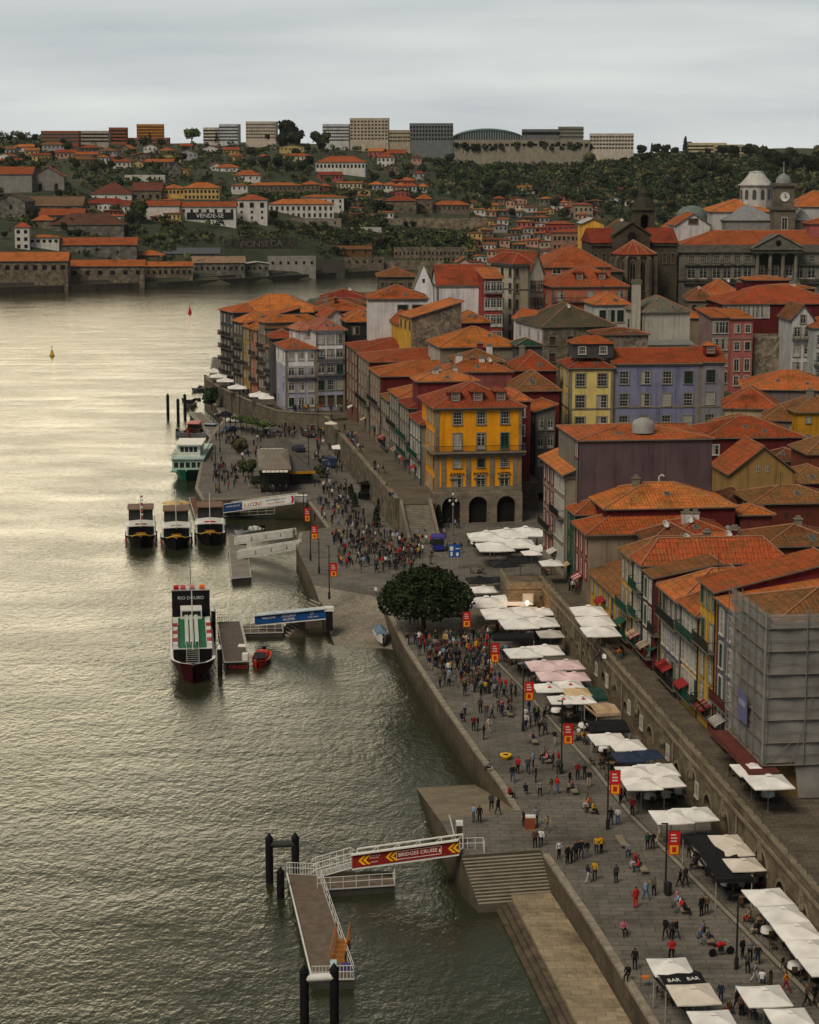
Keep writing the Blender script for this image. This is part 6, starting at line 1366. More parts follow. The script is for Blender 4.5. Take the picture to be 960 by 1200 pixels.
# ------------------------------------------------------------------ the domed round tree on the square and plants
tp = at_z(496, 742, QZ); r9 = random.Random(4)
bt_ = thing('plane_tree', 'big round dark green tree with a flat dense crown on the square', 'tree', (tp.x, tp.y, QZ))
q = MB(); lob = [(Vector((math.cos(a_) * e_ * 4.3, math.sin(a_) * e_ * 4.3, h_)), s_) for a_, e_, h_, s_ in [(k * .785 + .2, 1, -.3, 1.9) for k in range(8)] + [(k * 1.05, .52, .9, 2.2) for k in range(6)] + [(0, 0, 1.5, 2.2)]]
for i in range(11000):
 c_, q_ = r9.choice(lob); d = Vector((r9.gauss(0, 1), r9.gauss(0, 1), r9.gauss(0, 1))).normalized()
 bump_ = 1 + .10 * math.sin(d.x * 5 + c_.x * 3) * math.sin(d.y * 6 + c_.y) ; p = c_ + Vector((d.x, d.y, d.z * .85)) * q_ * r9.uniform(.86, 1.03) * bump_
 if p.z < -1.7: continue
 nrm = (d + Vector((r9.gauss(0, .5), r9.gauss(0, .5), r9.gauss(0, .5)))).normalized(); t1 = nrm.cross(Vector((.1, 0, 1))).normalized(); t2 = nrm.cross(t1); s_ = r9.uniform(.13, .27)
 q.face([p - t1 * s_, p - t2 * s_ * .7, p + t1 * s_, p + t2 * s_ * .7])
cm = q.mesh('crown', [mat('leaf', (.020, .037, .013), .9, scale=.5)])
link('crown', cm, bt_, (.3, .4, 4.6), 0, (1, 1, 1.22)); link('trunk', trunk_mesh(2.0, .3, 4, 1.6, 9), bt_)
def shrub(u, v, h, wd_, label, k=0, z=QZ, group='shrubs of the square'):
 p = at_z(u, v, z); cm, tm, rx, rz, kind = TREEK[k]; t = thing('shrub', label, 'shrub', (p.x, p.y, z), rnd.uniform(0, 6), group)
 s = wd_ / (2 * rx); o = link('foliage', cm, t, (0, 0, h * .52)); o.scale = (s, s, h * .5 / rz); o = link('stem', tm, t); o.scale = (s * .5, s * .5, h * .2 / 2.4)
for u, v, h, w_, k, l in ((412, 585, 2.6, 1.3, 4, 'cypress in a pot by the terrace wall, left one'), (416, 594, 2.4, 1.4, 4, 'second potted cypress by the terrace wall'), (441, 618, 3.2, 1.6, 4, 'slim cypress beside the granite stairway'), (444, 600, 2.2, 1.1, 4, 'small potted cypress by the black kiosk tent'), (514, 618, 3.6, 1.8, 4, 'dark cone shaped shrub beside the red phone box'),
      (283, 532, 3.4, 4.2, 3, 'pale bushy shrub at the corner of the restaurant pavilion'), (291, 560, 3.6, 3.4, 0, 'big dark green bush left of the restaurant pavilion'), (248, 478, 5, 5.5, 1, 'dark bush at the foot of the curved wall'), (375, 560, 2.4, 2.6, 0, 'low shrub in the planter near the pavilion'), (300, 572, 2.2, 3, 1, 'planter shrub below the pavilion eaves')):
 shrub(u, v, h, w_, l, k)
# creeper pergola along the curved wall
pg = MB(); r3 = random.Random(5)
vp = thing('pergola', 'bright green creeper covering a low pergola at the foot of the curved wall', 'pergola', (0, 0, 0))
a, b = at_z(279, 489, 6.0), at_z(318, 500, 6.0); a, b = Vector((a.x, a.y, 6.2)), Vector((b.x, b.y, 6.2)); dd = (b - a).normalized(); nn_ = Vector((dd.y, -dd.x, 0))
for i in range(1600):
 p = a + dd * r3.uniform(0, (b - a).length) - nn_ * r3.uniform(-2.2, 1.4) + Vector((0, 0, r3.gauss(0, .2))); s = r3.uniform(.15, .35); t1 = Vector((r3.gauss(0, 1), r3.gauss(0, 1), r3.gauss(0, .5))).normalized(); t2 = t1.cross(Vector((0, 0, 1))).normalized()
 pg.face([p - t1 * s, p - t2 * s, p + t1 * s, p + t2 * s])
pg.build('creeper', [LEAF_L], vp)
q = MB()
for i in range(7): p = a + dd * ((b - a).length * i / 6) + nn_ * 1.9; q.tube([(p.x, p.y, QZ), (p.x, p.y, 6.1)], .1, 5)
q.build('post', [IRON], vp)
# ------------------------------------------------------------------ boats
WPAINT = mat('plain', (.70, .70, .66), .4, var=.08); BLACKP = mat('plain', (.012, .012, .013), .35); REDB = mat('plain', (.40, .02, .02), .4)
GOLD = mat('plain', (.50, .30, .02), .4); GREENB = mat('plain', (.02, .20, .09), .5); STEEL = mat('plain', (.40, .40, .38), .4, metal=.3)
CANV = mat('plain', (.78, .76, .72), .8, var=.06); WOODB = mat('plain', (.30, .13, .04), .6); DECKM = mat('wood', (.16, .125, .095), .85)
def hull_mb(L, B, hb, hm, hs, m, bowt=.36, deck=.45, stern=.72, flare=.75):
 n = 18; st = []
 for i in range(n + 1):
  t = i / n; y = L * t
  b = B / 2 * (min(1, t / bowt) ** .5 if t < bowt else 1) * (1 if t < .7 else 1 - (1 - stern) * ((t - .7) / .3) ** 1.6); b = max(b, .12)
  z = hm + (hb - hm) * max(0, 1 - t / .32) ** 2 + (hs - hm) * max(0, (t - .75) / .25) ** 2
  rake = -hb * .35 * max(0, 1 - t / .12)
  st.append((y, b, z, rake))
 for (y0, b0, z0, r0), (y1, b1, z1, r1) in zip(st, st[1:]):
  for s in (-1, 1):
   P = [[(0, y0 + .8 * (r0 < 0), -.7), (s * b0 * flare * .8, y0, -.3), (s * b0, y0 + r0, z0)], [(0, y1 + .8 * (r1 < 0), -.7), (s * b1 * flare * .8, y1, -.3), (s * b1, y1 + r1, z1)]]
   for k in range(2):
    f = [P[0][k], P[1][k], P[1][k + 1], P[0][k + 1]]; m.face(f if s < 0 else f[::-1], 0, True)
   # rail and inner bulwark
   A, Bq = P[0][2], P[1][2]; i0, i1 = (A[0] * .86, A[1] + .12, A[2] + .02), (Bq[0] * .86, Bq[1] + .05, Bq[2] + .02)
   m.face([(A[0], A[1], A[2] + .02), (Bq[0], Bq[1], Bq[2] + .02), i1, i0], 1)
   m.face([i0, i1, (i1[0], i1[1], max(.1, z1 - deck)), (i0[0], i0[1], max(.1, z0 - deck))], 2)
   m.face([A, Bq, (Bq[0], Bq[1], Bq[2] + .02), (A[0], A[1], A[2] + .02)], 1)
  m.face([(-b0 * .9, y0 + .05, z0 - deck), (b0 * .9, y0 + .05, z0 - deck), (b1 * .9, y1 + .05, z1 - deck), (-b1 * .9, y1 + .05, z1 - deck)], 3)
 y, b, z, _ = st[-1]; m.face([(-b, y, z), (b, y, z), (b * .7, y, -.3), (0, y, -.7), (-b * .7, y, -.3)], 0)
 return m
def boat_at(u, v, label, name='tour_boat', cat='boat', rz=0, group=None, z=0):
 p = at_z(u, v, z); return thing(name, label, cat, (p.x, p.y, 0), rz, group)
def rabelo(u, v, label, striped, third):
 t = boat_at(u, v, label, 'tour_boat', 'tour boat', R({0: 7.3, 1: 6.5, 2: 5.6}[third]), 'three moored tour boats')
 L, B = 20, 4.9
 m = MB(); hull_mb(L, B, 2.3, 1.4, 1.9, m, bowt=.17); m.build('hull', [BLACKP, WPAINT, BLACKP, DWOOD], t)
 q = MB(); q.tube([(-1.5, .3, 2.0), (-.8, -.2, 2.3), (0, -.6, 2.5), (.8, -.2, 2.3), (1.5, .3, 2.0)], .14, 6); q.build('bow_trim', [GOLD], t)
 q = MB(); q.box(-.8, .8, 3.2, 4.6, .75, 1.35, 0).box(-.8, .8, 4.45, 4.6, 1.35, 1.9, 0); q.build('bench', [WOODB], t)
 q = MB()
 for s in (-1, 1):
  q.box(s * 2.2 - .05, s * 2.2 + .05, 5.3, 15.5, .7, 1.4, 0)
  for k in range(7): q.box(s * 2.2 - .06, s * 2.2 + .06, 5.3 + k * 1.65, 5.42 + k * 1.65, 1.4, 2.7, 1)
 q.box(-2.1, 2.1, 5.6, 5.66, .7, 1.5, 0)
 q.build('cabin', [BLACKP, WPAINT], t)
 q = MB(); q.box(-2.0, 2.0, 6.0, 15, 1.4, 2.65, 0); q.build('windows', [GLASS], t)
 q = MB(); pr = [(-2.55, 2.62), (-2.3, 2.82), (0, 3.02), (2.3, 2.82), (2.55, 2.62)]
 for (xa, za), (xb, zb) in zip(pr, pr[1:]): q.faces([(xa, 4.9 + abs(xa) * .25, za), (xb, 4.9 + abs(xb) * .25, zb), (xb, 10.4, zb), (xa, 10.4, za), (xa, 4.9 + abs(xa) * .25, za - .16), (xb, 4.9 + abs(xb) * .25, zb - .16), (xb, 10.4, zb - .16), (xa, 10.4, za - .16)], [(0, 1, 2, 3), (4, 5, 1, 0), (7, 6, 5, 4)])
 q.build('front_roof', [WPAINT], t)
 q = MB(); q.box(-2.0, 2.0, 10.4, 15.4, 2.6, 2.95, 0)
 for x in (-2.0, -.7, .6, 1.9): q.box(x, x + .1, 10.4, 10.5, 2.95, 4.7, 0)
 q.box(-2.0, -1.9, 15.3, 15.4, 2.95, 4.7, 0).box(1.9, 2.0, 15.3, 15.4, 2.95, 4.7, 0).box(-2.2, 2.2, 10.1, 15.7, 4.7, 4.85, 1)
 w_ = q.build('wheelhouse', [BLACKP, mat('plain', (.16, .09, .06), .6)], t)
 q = MB(); q.box(-1.9, 1.9, 10.47, 15.3, 2.95, 4.68, 0); q.build('pane', [GLASS], w_)
 q = MB(); q.tube([(0, 5.2, 2.6), (0, 5.2, 8.0 if third != 1 else 9.2)], .07, 6); q.build('mast', [WPAINT], t)
 if striped:
  q = MB()
  for k in range(7): q.tube([(.25, 5.2, 4 + k * .6), (.25, 5.2, 4.3 + k * .6)], .16, 6, k % 2)
  q.build('bunting', [REDB, WPAINT], t)
 q = MB(); q.box(-.9, .9, 5.5, 6.1, 2.98, 3.14, 0); q.build('hatch', [[WOODB, STEEL, REDB][third]], t)
 if third == 1:
  q = MB(); q.lathe([(.1, 0), (1.8, -.35), (1.85, -.45)], 8, 0, (-.6, 17.5, 5.3)).lathe([(.1, 0), (1.5, -.35), (1.5, -.45)], 8, 0, (1.2, 18.5, 5.1)); q.build('sun_canopy', [mat('plain', (.6, .42, .2), .8)], t)
 for s in (-1, 1):
  for yy in (5, 8, 11):
   q = MB(); q.tube([(s * 2.5, yy, .2), (s * 2.5, yy, .9)], .16, 8); q.build('fender', [mat('plain', (.5, .1, .03), .6) if yy == 5 else BLACKP], t)
 return t
rabelo(165.5, 643, 'black tour boat with a red and white striped mast, outermost of three', True, 0)
rabelo(207, 645, 'black tour boat with white roof and tan sun canopies behind, middle of three', False, 1)
rabelo(246.5, 640, 'black tour boat with a red roof hatch, nearest the quay of three', False, 2)
# the big dark tour boat
bb = boat_at(227, 801, 'large black and dark red tour boat with a green upper deck and white chairs', 'river_cruiser', 'tour boat', R(6.6))
m = MB(); hull_mb(29, 5.5, 2.6, 1.7, 2.4, m, bowt=.15); m.build('hull', [mat('plain', (.045, .006, .008), .35), WPAINT, BLACKP, BLACKP], bb)
q = MB(); q.box(-2.4, 2.4, 6.4, 26, 1.2, 2.75, 0); q.build('lower_cabin', [BLACKP], bb)
q = MB(); q.box(-2.45, 2.45, 6.3, 24, 2.75, 2.87, 1).box(-1.75, 1.75, 6.4, 23.5, 2.87, 2.9, 0); q.build('upper_deck', [mat('plain', (.015, .13, .06), .6), WPAINT], bb)
for k in range(9):
 for s in (-1, 0, 1):
  c = MB(); x, y = s * .62 - .05, 8.2 + k * 1.55; c.box(x - .22, x + .22, y - .2, y + .2, 3.3, 3.36, 0).box(x - .22, x + .22, y + .17, y + .23, 3.36, 3.85, 0)
  for dx, dy in ((-.2, -.18), (.2, -.18), (-.2, .18), (.2, .18)): c.box(x + dx - .02, x + dx + .02, y + dy - .02, y + dy + .02, 2.9, 3.3, 0)
  c.build('chair', [WPAINT], bb)
for s in (-1, 1):
 for k in range(6):
  c = MB(); x, y = s * 2.15, 7.6 + k * 2.1; c.box(x - .32, x + .32, y - .5, y + .5, 2.9, 3.3, 0).tube([(x, y + .75, 3.1), (x, y + .75, 3.35)], .34, 10, 1); c.build('life_vest_box', [REDB if k % 2 else WPAINT, WPAINT if k % 2 else REDB], bb)
 c = MB();
 for z in (3.4, 3.9): c.tube([(s * 2.45, 6.4, z), (s * 2.45, 24, z)], .03, 4)
 for k in range(12): c.tube([(s * 2.45, 6.4 + k * 1.6, 2.85), (s * 2.45, 6.4 + k * 1.6, 3.9)], .03, 4)
 c.build('railing', [IRON], bb)
q = MB()
for x in (-.75, .75): q.tube([(x, 2.8, 1.6), (x, 6.4, 3.9)], .045, 5)
for k in range(9): q.box(-.75, .75, 3.0 + k * .38, 3.12 + k * .38, 1.55 + k * .17, 1.6 + k * .17, 0)
q.build('ladder', [STEEL], bb)
q = MB(); q.box(-1.4, 1.4, 22.6, 25.5, 2.9, 4.1, 0).box(-1.2, 1.2, 22.5, 22.58, 3.35, 3.95, 1); q.build('wheelhouse', [WPAINT, GLASS], bb)
q = MB(); q.box(-2.5, 2.5, 26, 28.6, 1.8, 6.0, 0).box(-2.65, 2.65, 25.85, 28.75, 6.0, 6.12, 1); bk = q.build('aft_house', [BLACKP, STEEL], bb)
text_mesh('RIO DOURO', .62, mat('plain', (.55, .55, .52), .6), bk, Matrix.Translation((0, 25.95, 5.0)) @ UP_FRONT, ext=.02)
for k, (x, mm) in enumerate(((-1.9, REDB), (-1.0, mat('plain', (.5, .08, .12), .6)), (.2, mat('plain', (.5, .2, .2), .6)), (1.5, mat('plain', (.75, .12, .02), .6)))):
 c = MB(); c.tube([(x - .35, 26.5, 6.35), (x + .35, 26.5, 6.35)], .33, 8); c.build('life_raft', [mm], bb)
q = MB(); q.tube([(0, 5.8, 2.8), (0, 5.8, 10.2)], .07, 6); q.build('mast', [WPAINT], bb)
q = MB(); q.tube([(0, 28, 6), (0, 28, 9)], .05, 5); q.build('aerial', [IRON], bb)
# ferry
fe = boat_at(219, 564, 'white and green two deck passenger ferry moored at the quay', 'ferry', 'ferry', R(1))
m = MB(); hull_mb(25, 6.5, 2.4, 1.6, 1.6, m, bowt=.22); m.build('hull', [mat('plain', (.01, .10, .06), .4), mat('plain', (.25, .5, .38), .5), GREENB, mat('plain', (.1, .25, .14), .6)], fe)
q = MB()
q.box(-3.1, 3.1, 2.6, 24, 1.5, 4.0, 0).box(-3.3, 3.3, 2.2, 24.5, 4.0, 4.2, 0).box(-3.35, 3.35, 2.1, 24.6, 1.45, 1.62, 1); q.build('main_deck', [mat('plain', (.42, .55, .49), .5), GREENB], fe)
q = MB(); q.box(-2.2, 2.2, 6.0, 14, 4.2, 6.4, 0).box(-2.7, 2.7, 5.2, 15, 6.4, 6.6, 0); q.build('upper_deck', [WPAINT], fe)
for k in range(5):
 q = MB(); x = -2.3 + k * 1.15; q.box(x - .42, x + .42, 2.54, 2.6, 2.35, 3.4, 0); q.build('window', [GLASS], fe)
 if 0 < k: q = MB(); x = -2.15 + k * .88 - .1; q.box(x - .34, x + .34, 5.94, 6.0, 5.0, 6.0, 0); q.build('window', [GLASS], fe)
for k in range(8):
 for s in (-1, 1): q = MB(); y = 4.5 + k * 2.4; q.box(s * 3.1 - .05, s * 3.1 + .05, y - .8, y + .8, 2.35, 3.4, 0); q.build('window', [GLASS], fe)
q = MB()
for s in (-1, 1):
 q.tube([(s * 3.1, 2.4, 5.1), (s * 3.1, 24.4, 5.1)], .04, 5); q.tube([(s * 3.1, 2.4, 4.7), (s * 3.1, 24.4, 4.7)], .03, 4)
 for k in range(12): q.tube([(s * 3.1, 2.4 + k * 2, 4.2), (s * 3.1, 2.4 + k * 2, 5.1)], .03, 4)
q.tube([(-3.1, 2.4, 5.1), (3.1, 2.4, 5.1)], .04, 5); q.build('railing', [GREENB], fe)
for k in range(6): q = MB(); q.box(-1.6, 1.6, 15.8 + k * 1.3, 16.3 + k * 1.3, 4.2, 4.9, 0); q.build('seat_row', [mat('plain', (.12, .35, .15), .6)], fe)
# small craft
def small(u, v, L, B, label, hullm, trim, rz=0, name='motor_boat', cat='motor boat', cabin=None, screen=False, deckm=None):
 t = boat_at(u, v, label, name, cat, rz); m = MB(); hull_mb(L, B, L * .16, L * .10, L * .11, m, deck=.35); m.build('hull', [hullm, trim, trim, deckm or DWOOD], t)
 h = L * .10
 if cabin:
  q = MB(); q.box(-B * .33, B * .33, L * .35, L * .75, h - .3, h + 1.1, 0).box(-B * .38, B * .38, L * .3, L * .8, h + 1.1, h + 1.22, 1); q.build('cabin', [GLASS, cabin], t)
 if screen:
  q = MB(); q.faces([(-B * .36, L * .34, h + .1), (B * .36, L * .34, h + .1), (B * .3, L * .44, h + .75), (-B * .3, L * .44, h + .75)], [(0, 1, 2, 3)]); q.build('windscreen', [GLASS], t)
  q = MB()
  for k in range(2): q.box(-B * .3, B * .3, L * (.55 + .18 * k), L * (.62 + .18 * k), h - .2, h + .5, 0)
  q.build('seat', [hullm], t)
  q = MB(); q.box(-.25, .25, L, L + .5, -.2, h + .6, 0); q.build('outboard_motor', [BLACKP], t)
 return t
small(302, 783, 6.4, 2.35, 'small red speed boat with a dark open cockpit beside the pontoon', mat('plain', (.60, .03, .015), .35), mat('plain', (.62, .05, .02), .35), R(-3), screen=True, deckm=BLACKP)
small(222, 512, 13, 3.7, 'colourful red and yellow wooden boat moored behind the ferry', mat('plain', (.42, .05, .02), .5), GOLD, R(-4), 'wooden_boat', 'wooden boat', cabin=REDB)
small(246, 513, 9, 2.8, 'grey rigid boat beside the red and yellow wooden boat', mat('plain', (.2, .2, .2), .5), mat('plain', (.28, .29, .29), .5), R(60), screen=True)
small(262, 506, 6, 2.2, 'pale blue covered boat on the quay edge', mat('plain', (.25, .38, .45), .5), mat('plain', (.3, .42, .5), .5), R(75), cabin=mat('plain', (.3, .42, .5), .5))
small(217, 479, 9, 2.9, 'white cabin boat between the dark mooring piles', WPAINT, WPAINT, R(-8), cabin=WPAINT)
small(226, 459, 7, 2.2, 'low grey speed boat passing near the curved wall', mat('plain', (.2, .21, .2), .5), mat('plain', (.4, .4, .38), .5), R(-40), screen=True)
small(214, 470, 5, 1.8, 'dark dinghy moored next to the white cabin boat', BLACKP, STEEL, R(-60))
small(276, 627, 5.5, 2.1, 'small white open boat at the head of the grey pontoon', WPAINT, mat('plain', (.5, .55, .55), .5), R(-50), screen=True)
# covered dinghy on the slipway
sp_ = at_z(449, 752, .9); t = thing('dinghy', 'small white dinghy under a pale blue cover on the slipway', 'dinghy', (sp_.x, sp_.y, .95), R(8))
q = MB(); hull_mb(4.2, 1.9, .9, .75, .75, q, bowt=.4); q.build('hull', [WPAINT, WPAINT, WPAINT, WPAINT], t)
q = MB(); q.faces([(-.8, .5, .85), (.8, .5, .85), (.85, 4.0, .85), (-.85, 4.0, .85), (0, .8, 1.5), (0, 3.9, 1.45)], [(0, 1, 4), (1, 2, 5, 4), (2, 3, 5), (3, 0, 4, 5)]); q.build('cover', [mat('plain', (.13, .20, .27), .8)], t)
# buoys
for u, v, c, l, h in ((61, 417, GOLD, 'yellow channel buoy with a topmark far out on the river', 3.4), (222.5, 367, REDB, 'red conical channel buoy far out on the river', 4.2)):
 p = at_z(u, v, 0); t = thing('buoy', l, 'buoy', (p.x, p.y, 0)); t.scale = (.75, .75, .75); q = MB(); q.lathe([(1.1, -.3), (1.2, .4), (.9, .8), (.5, h * .6), (.25, h * .8)], 12); q.build('float', [c], t)
 q = MB(); q.tube([(0, 0, h * .8), (0, 0, h + .6)], .06, 5).tube([(0, 0, h + .3), (0, 0, h + .8)], .3, 6); q.build('topmark', [c if c is REDB else BLACKP], t)
# ------------------------------------------------------------------ piles, pontoons, gangways
def piles(pairs, label, bar=None, top=WPAINT, r=.34, h=3.9):
 t = None
 a = at_z(pairs[0][0], pairs[0][1], 0); t = thing('mooring_piles', label, 'mooring piles', (a.x, a.y, 0)); pts = []
 for u, v in pairs:
  p = at_z(u, v, 0); x, y = p.x - a.x, p.y - a.y; pts.append((x, y)); q = MB(); q.tube([(x, y, -1.5), (x, y, h)], r, 12); pl = q.build('pile', [BLACKP], t)
  q = MB(); q.lathe([(r * 1.1, h), (r * 1.05, h + .12), (.03, h + .6)], 10, 0, (x, y, 0)); q.build('cap', [top], pl)
 if bar:
  q = MB(); z = h - .45; q.tube([(*pts[0], z), (*pts[1], z)], .32, 8); q.build('crossbar', [bar], t)
 return t
piles([(316, 1034), (346.5, 1033)], 'pair of tall black mooring piles with a frosted crossbar, far end of near pontoon', mat('plain', (.05, .05, .05), .6), BLACKP)
piles([(329, 1052)], 'single short black mooring pile beside the near pontoon', None, BLACKP, h=2.2)
piles([(357, 1202), (392, 1200)], 'pair of black mooring piles joined by a white roller at the frame bottom', WPAINT, BLACKP, h=4.1)
piles([(258, 792), (250.5, 745)], 'two white capped mooring piles between the big boat and its pontoon', None, WPAINT, r=.3, h=3.4)
piles([(197, 490), (209, 496), (217, 490)], 'three tall black mooring piles at the upstream landing', None, BLACKP, r=.38, h=5.5)
def rail_line(m, a, b, h=1.05, n=6, r=.03, mi=0):
 a, b = Vector(a), Vector(b)
 for k in (h, h * .55): m.tube([a + Vector((0, 0, k)), b + Vector((0, 0, k))], r, 4, mi)
 for i in range(n + 1):
  p = a.lerp(b, i / n); m.tube([p, p + Vector((0, 0, h))], r, 4, mi)
def pontoon(name, label, pix, zt, deckmat, rails=(), n=8, thick=1.0):
 P = [at_z(u, v, zt) for u, v in pix]; c = P[0]; t = thing(name, label, 'pontoon', (c.x, c.y, 0)); loc = [(p.x - c.x, p.y - c.y) for p in P]
 q = MB(); q.prism(loc, zt - thick, zt - .1, 0); q.build('float', [mat('plain', (.055, .052, .046), .8)], t)
 q = MB(); q.prism(loc, zt - .1, zt, 0); q.build('deck', [deckmat], t)
 q = MB()
 for i in range(len(loc)):
  a, b = Vector(loc[i]), Vector(loc[(i + 1) % len(loc)]); q.tube([(*a, zt - .05), (*b, zt - .05)], .09, 5)
 q.build('edge_beam', [STEEL], t)
 for i, j in rails:
  q = MB(); rail_line(q, (*loc[i], zt), (*loc[j], zt), n=n); q.build('railing', [WPAINT], t)
 return t, loc
t, lc = pontoon('pontoon', 'long near pontoon with a weathered brown deck and white railings', [(336.5, 1024), (374, 1026), (415, 1147), (366, 1148)], .8, DECKM, [(1, 2), (2, 3), (0, 1)], 12)
q = MB(); a_, b_ = Vector((*lc[0], .85)), Vector((*lc[3], .85)); q.tube([a_, b_], .08, 5); q.build('side_rail', [WPAINT], t)
t, lc = pontoon('pontoon', 'side arm of the near pontoon lying below the red gangway', [(374, 1027), (395, 1021), (460, 1021), (463, 1037), (372, 1043)], .7, DECKM, [(2, 3), (3, 4), (1, 2)], 6)
t, lc = pontoon('pontoon', 'brown decked pontoon beside the big black tour boat', [(255, 729), (281, 728), (292, 775), (263, 776)], .9, mat('wood', (.13, .105, .085), .85), [(1, 2), (0, 1)], 10, 1.4)
q = MB(); x0, y0 = lc[3]; x1, y1 = lc[2]; q.box(x0 + .2, x1 - .2, y0 - .14, y0 - .06, -.25, .75, 0); pn_ = q.build('name_board', [BLACKP], t)
text_mesh('CRUISES', .62, REDB, pn_, Matrix.Translation(((x0 + x1) / 2 + .2, y0 - .16, .3)) @ UP_FRONT)
q = MB(); q.box(x0 + 1.0, x0 + 2.3, y0 + 8, y0 + 9.6, .9, .93, 0); q.build('hatch_cover', [WPAINT], t)
q = MB(); q.box(x1 - .9, x1 - .2, y0 + .8, y0 + 1.8, .9, 1.7, 0); q.build('locker', [WPAINT], t)
t, lc = pontoon('pontoon', 'side arm of the cruise pontoon beneath the blue gangway', [(283, 734), (290, 731), (330, 730), (332, 741), (284, 742)], .6, DECKM, [(3, 4)], 5)
t, lc = pontoon('pontoon', 'bare grey concrete pontoon with two white gangways', [(267, 628), (287, 627), (294.5, 676), (272, 678)], .8, mat('plain', (.22, .20, .17), .9), [], 6, 1.2)
t, lc = pontoon('pontoon', 'small pontoon at the foot of the colourful gangway', [(262, 597), (322, 595), (322, 602), (262, 605)], .5, mat('plain', (.14, .13, .12), .9), [(2, 3)], 6)
t, lc = pontoon('pontoon', 'narrow brown jetty between the tour boats and the quay', [(222, 583), (234, 583), (238, 606), (229, 607)], .8, mat('plain', (.16, .08, .06), .9), [(1, 2)], 6)
t, lc = pontoon('pontoon', 'upstream landing pontoon with a sloping access ramp', [(222, 484), (236, 483), (262, 507), (246, 512)], 1.2, mat('plain', (.2, .18, .15), .9), [(0, 3), (1, 2)], 8)
def gangway(label, A, B, wdt, hh, panel, name='gangway', text=None, arch=False, floor=None, frame=WPAINT):
 """A, B: world points of the deck at either end; the side panel faces the camera"""
 A, B = Vector(A), Vector(B); d = B - A; L = math.hypot(d.x, d.y); t = thing(name, label, 'gangway', tuple(A), math.atan2(d.y, d.x)); s = d.z / L
 T = Matrix(((1, 0, 0, 0), (0, 1, 0, 0), (s, 0, 1, 0), (0, 0, 0, 1)))
 def bx(q, *a, m=0): q.box(*a[:6], m, T)
 q = MB(); bx(q, 0, L, 0, wdt, -.12, 0); q.build('walkway', [floor or mat('plain', (.30, .30, .28), .8)], t)
 for y in (0, wdt):
  q = MB(); bx(q, 0, L, y - .04, y + .04, -.2, -.05); bx(q, 0, L, y - .04, y + .04, hh, hh + .1)
  n = int(L / 1.6)
  for i in range(n + 1): bx(q, L * i / n - .04, L * i / n + .04, y - .035, y + .035, -.1, hh)
  if y:
   for i in range(n): q.tube([T @ Vector((L * i / n, y, 0)), T @ Vector((L * (i + 1) / n, y, hh))], .03, 4)
  q.build('side_frame', [frame], t)
 if panel:
  q = MB()
  for x0, x1, mm in panel: bx(q, L * x0, L * x1, -.10, -.045, .0, hh - .02, m=mm[0])
  pn = q.build('side_panel', [p[2][1] for p in panel], t)
  for tx in (text or ()): text_mesh(tx[0], tx[1], tx[4], pn, T @ Matrix.Translation((L * tx[2], -.115, hh * tx[3])) @ UP_FRONT, ext=.008, sx=tx[5] if len(tx) > 5 else 1.0)
  return t, pn, T, L
 return t, None, T, L
YELM = mat('plain', (.75, .42, .01), .5); WTX = mat('plain', (.72, .70, .66), .5)
RP = mat('plain', (.23, .018, .014), .5)
g0 = at_z(413, 1017, 1.6); g1 = at_z(538, 1000, 3.75)
t, pn, T, L = gangway('white truss gangway with a dark red side banner reading BRIDGES CRUISE and yellow arrows', g0, g1, 1.5, 1.15, [(0.0, 1.0, (0, RP))],
     text=[('BRIDGES CRUISE', .45, .62, .52, WTX, 1.05), ('WELCOME TO THE', .13, .21, .74, WTX), ('RIVER CRUISES', .13, .21, .58, WTX), ('6 BRIDGES', .15, .21, .26, WTX)])
for xf in (.06, .105, .32, .365, .90, .945):
 x = L * xf; q = MB()
 for k in (1, -1):
  P = [(x, .57), (x + .45, .57 + k * .42), (x + .70, .57 + k * .42), (x + .25, .57)]; P = [T @ Vector((a, -.125, b)) for a, b in P]; q.face(P if k < 0 else P[::-1], 0)
 q.build('arrow', [YELM], pn)
q = MB(); x0, x1, z0, z1 = L * .42, L * .84, .2, .95
for a in ((x0, x1, z0, z0 + .045), (x0, x1, z1 - .045, z1), (x0, x0 + .045, z0, z1), (x1 - .045, x1, z0, z1)): q.box(a[0], a[1], -.122, -.108, a[2], a[3], 0, T)
q.build('text_border', [WTX], pn)
q = MB(); q.faces([T @ Vector(p) for p in ((L * .815, -.124, .40), (L * .835, -.124, .40), (L * .832, -.124, .6), (L * .822, -.124, .72), (L * .818, -.124, .55))], [(0, 1, 2, 3, 4)]); q.build('ship_mark', [WTX], pn)
q = MB(); q.box(-.0, L, -.35, .0, 1.18, 1.30, 0, T).box(0, L, 1.5, 1.62, 1.18, 1.26, 0, T); q.build('canopy_edge', [WPAINT], t)
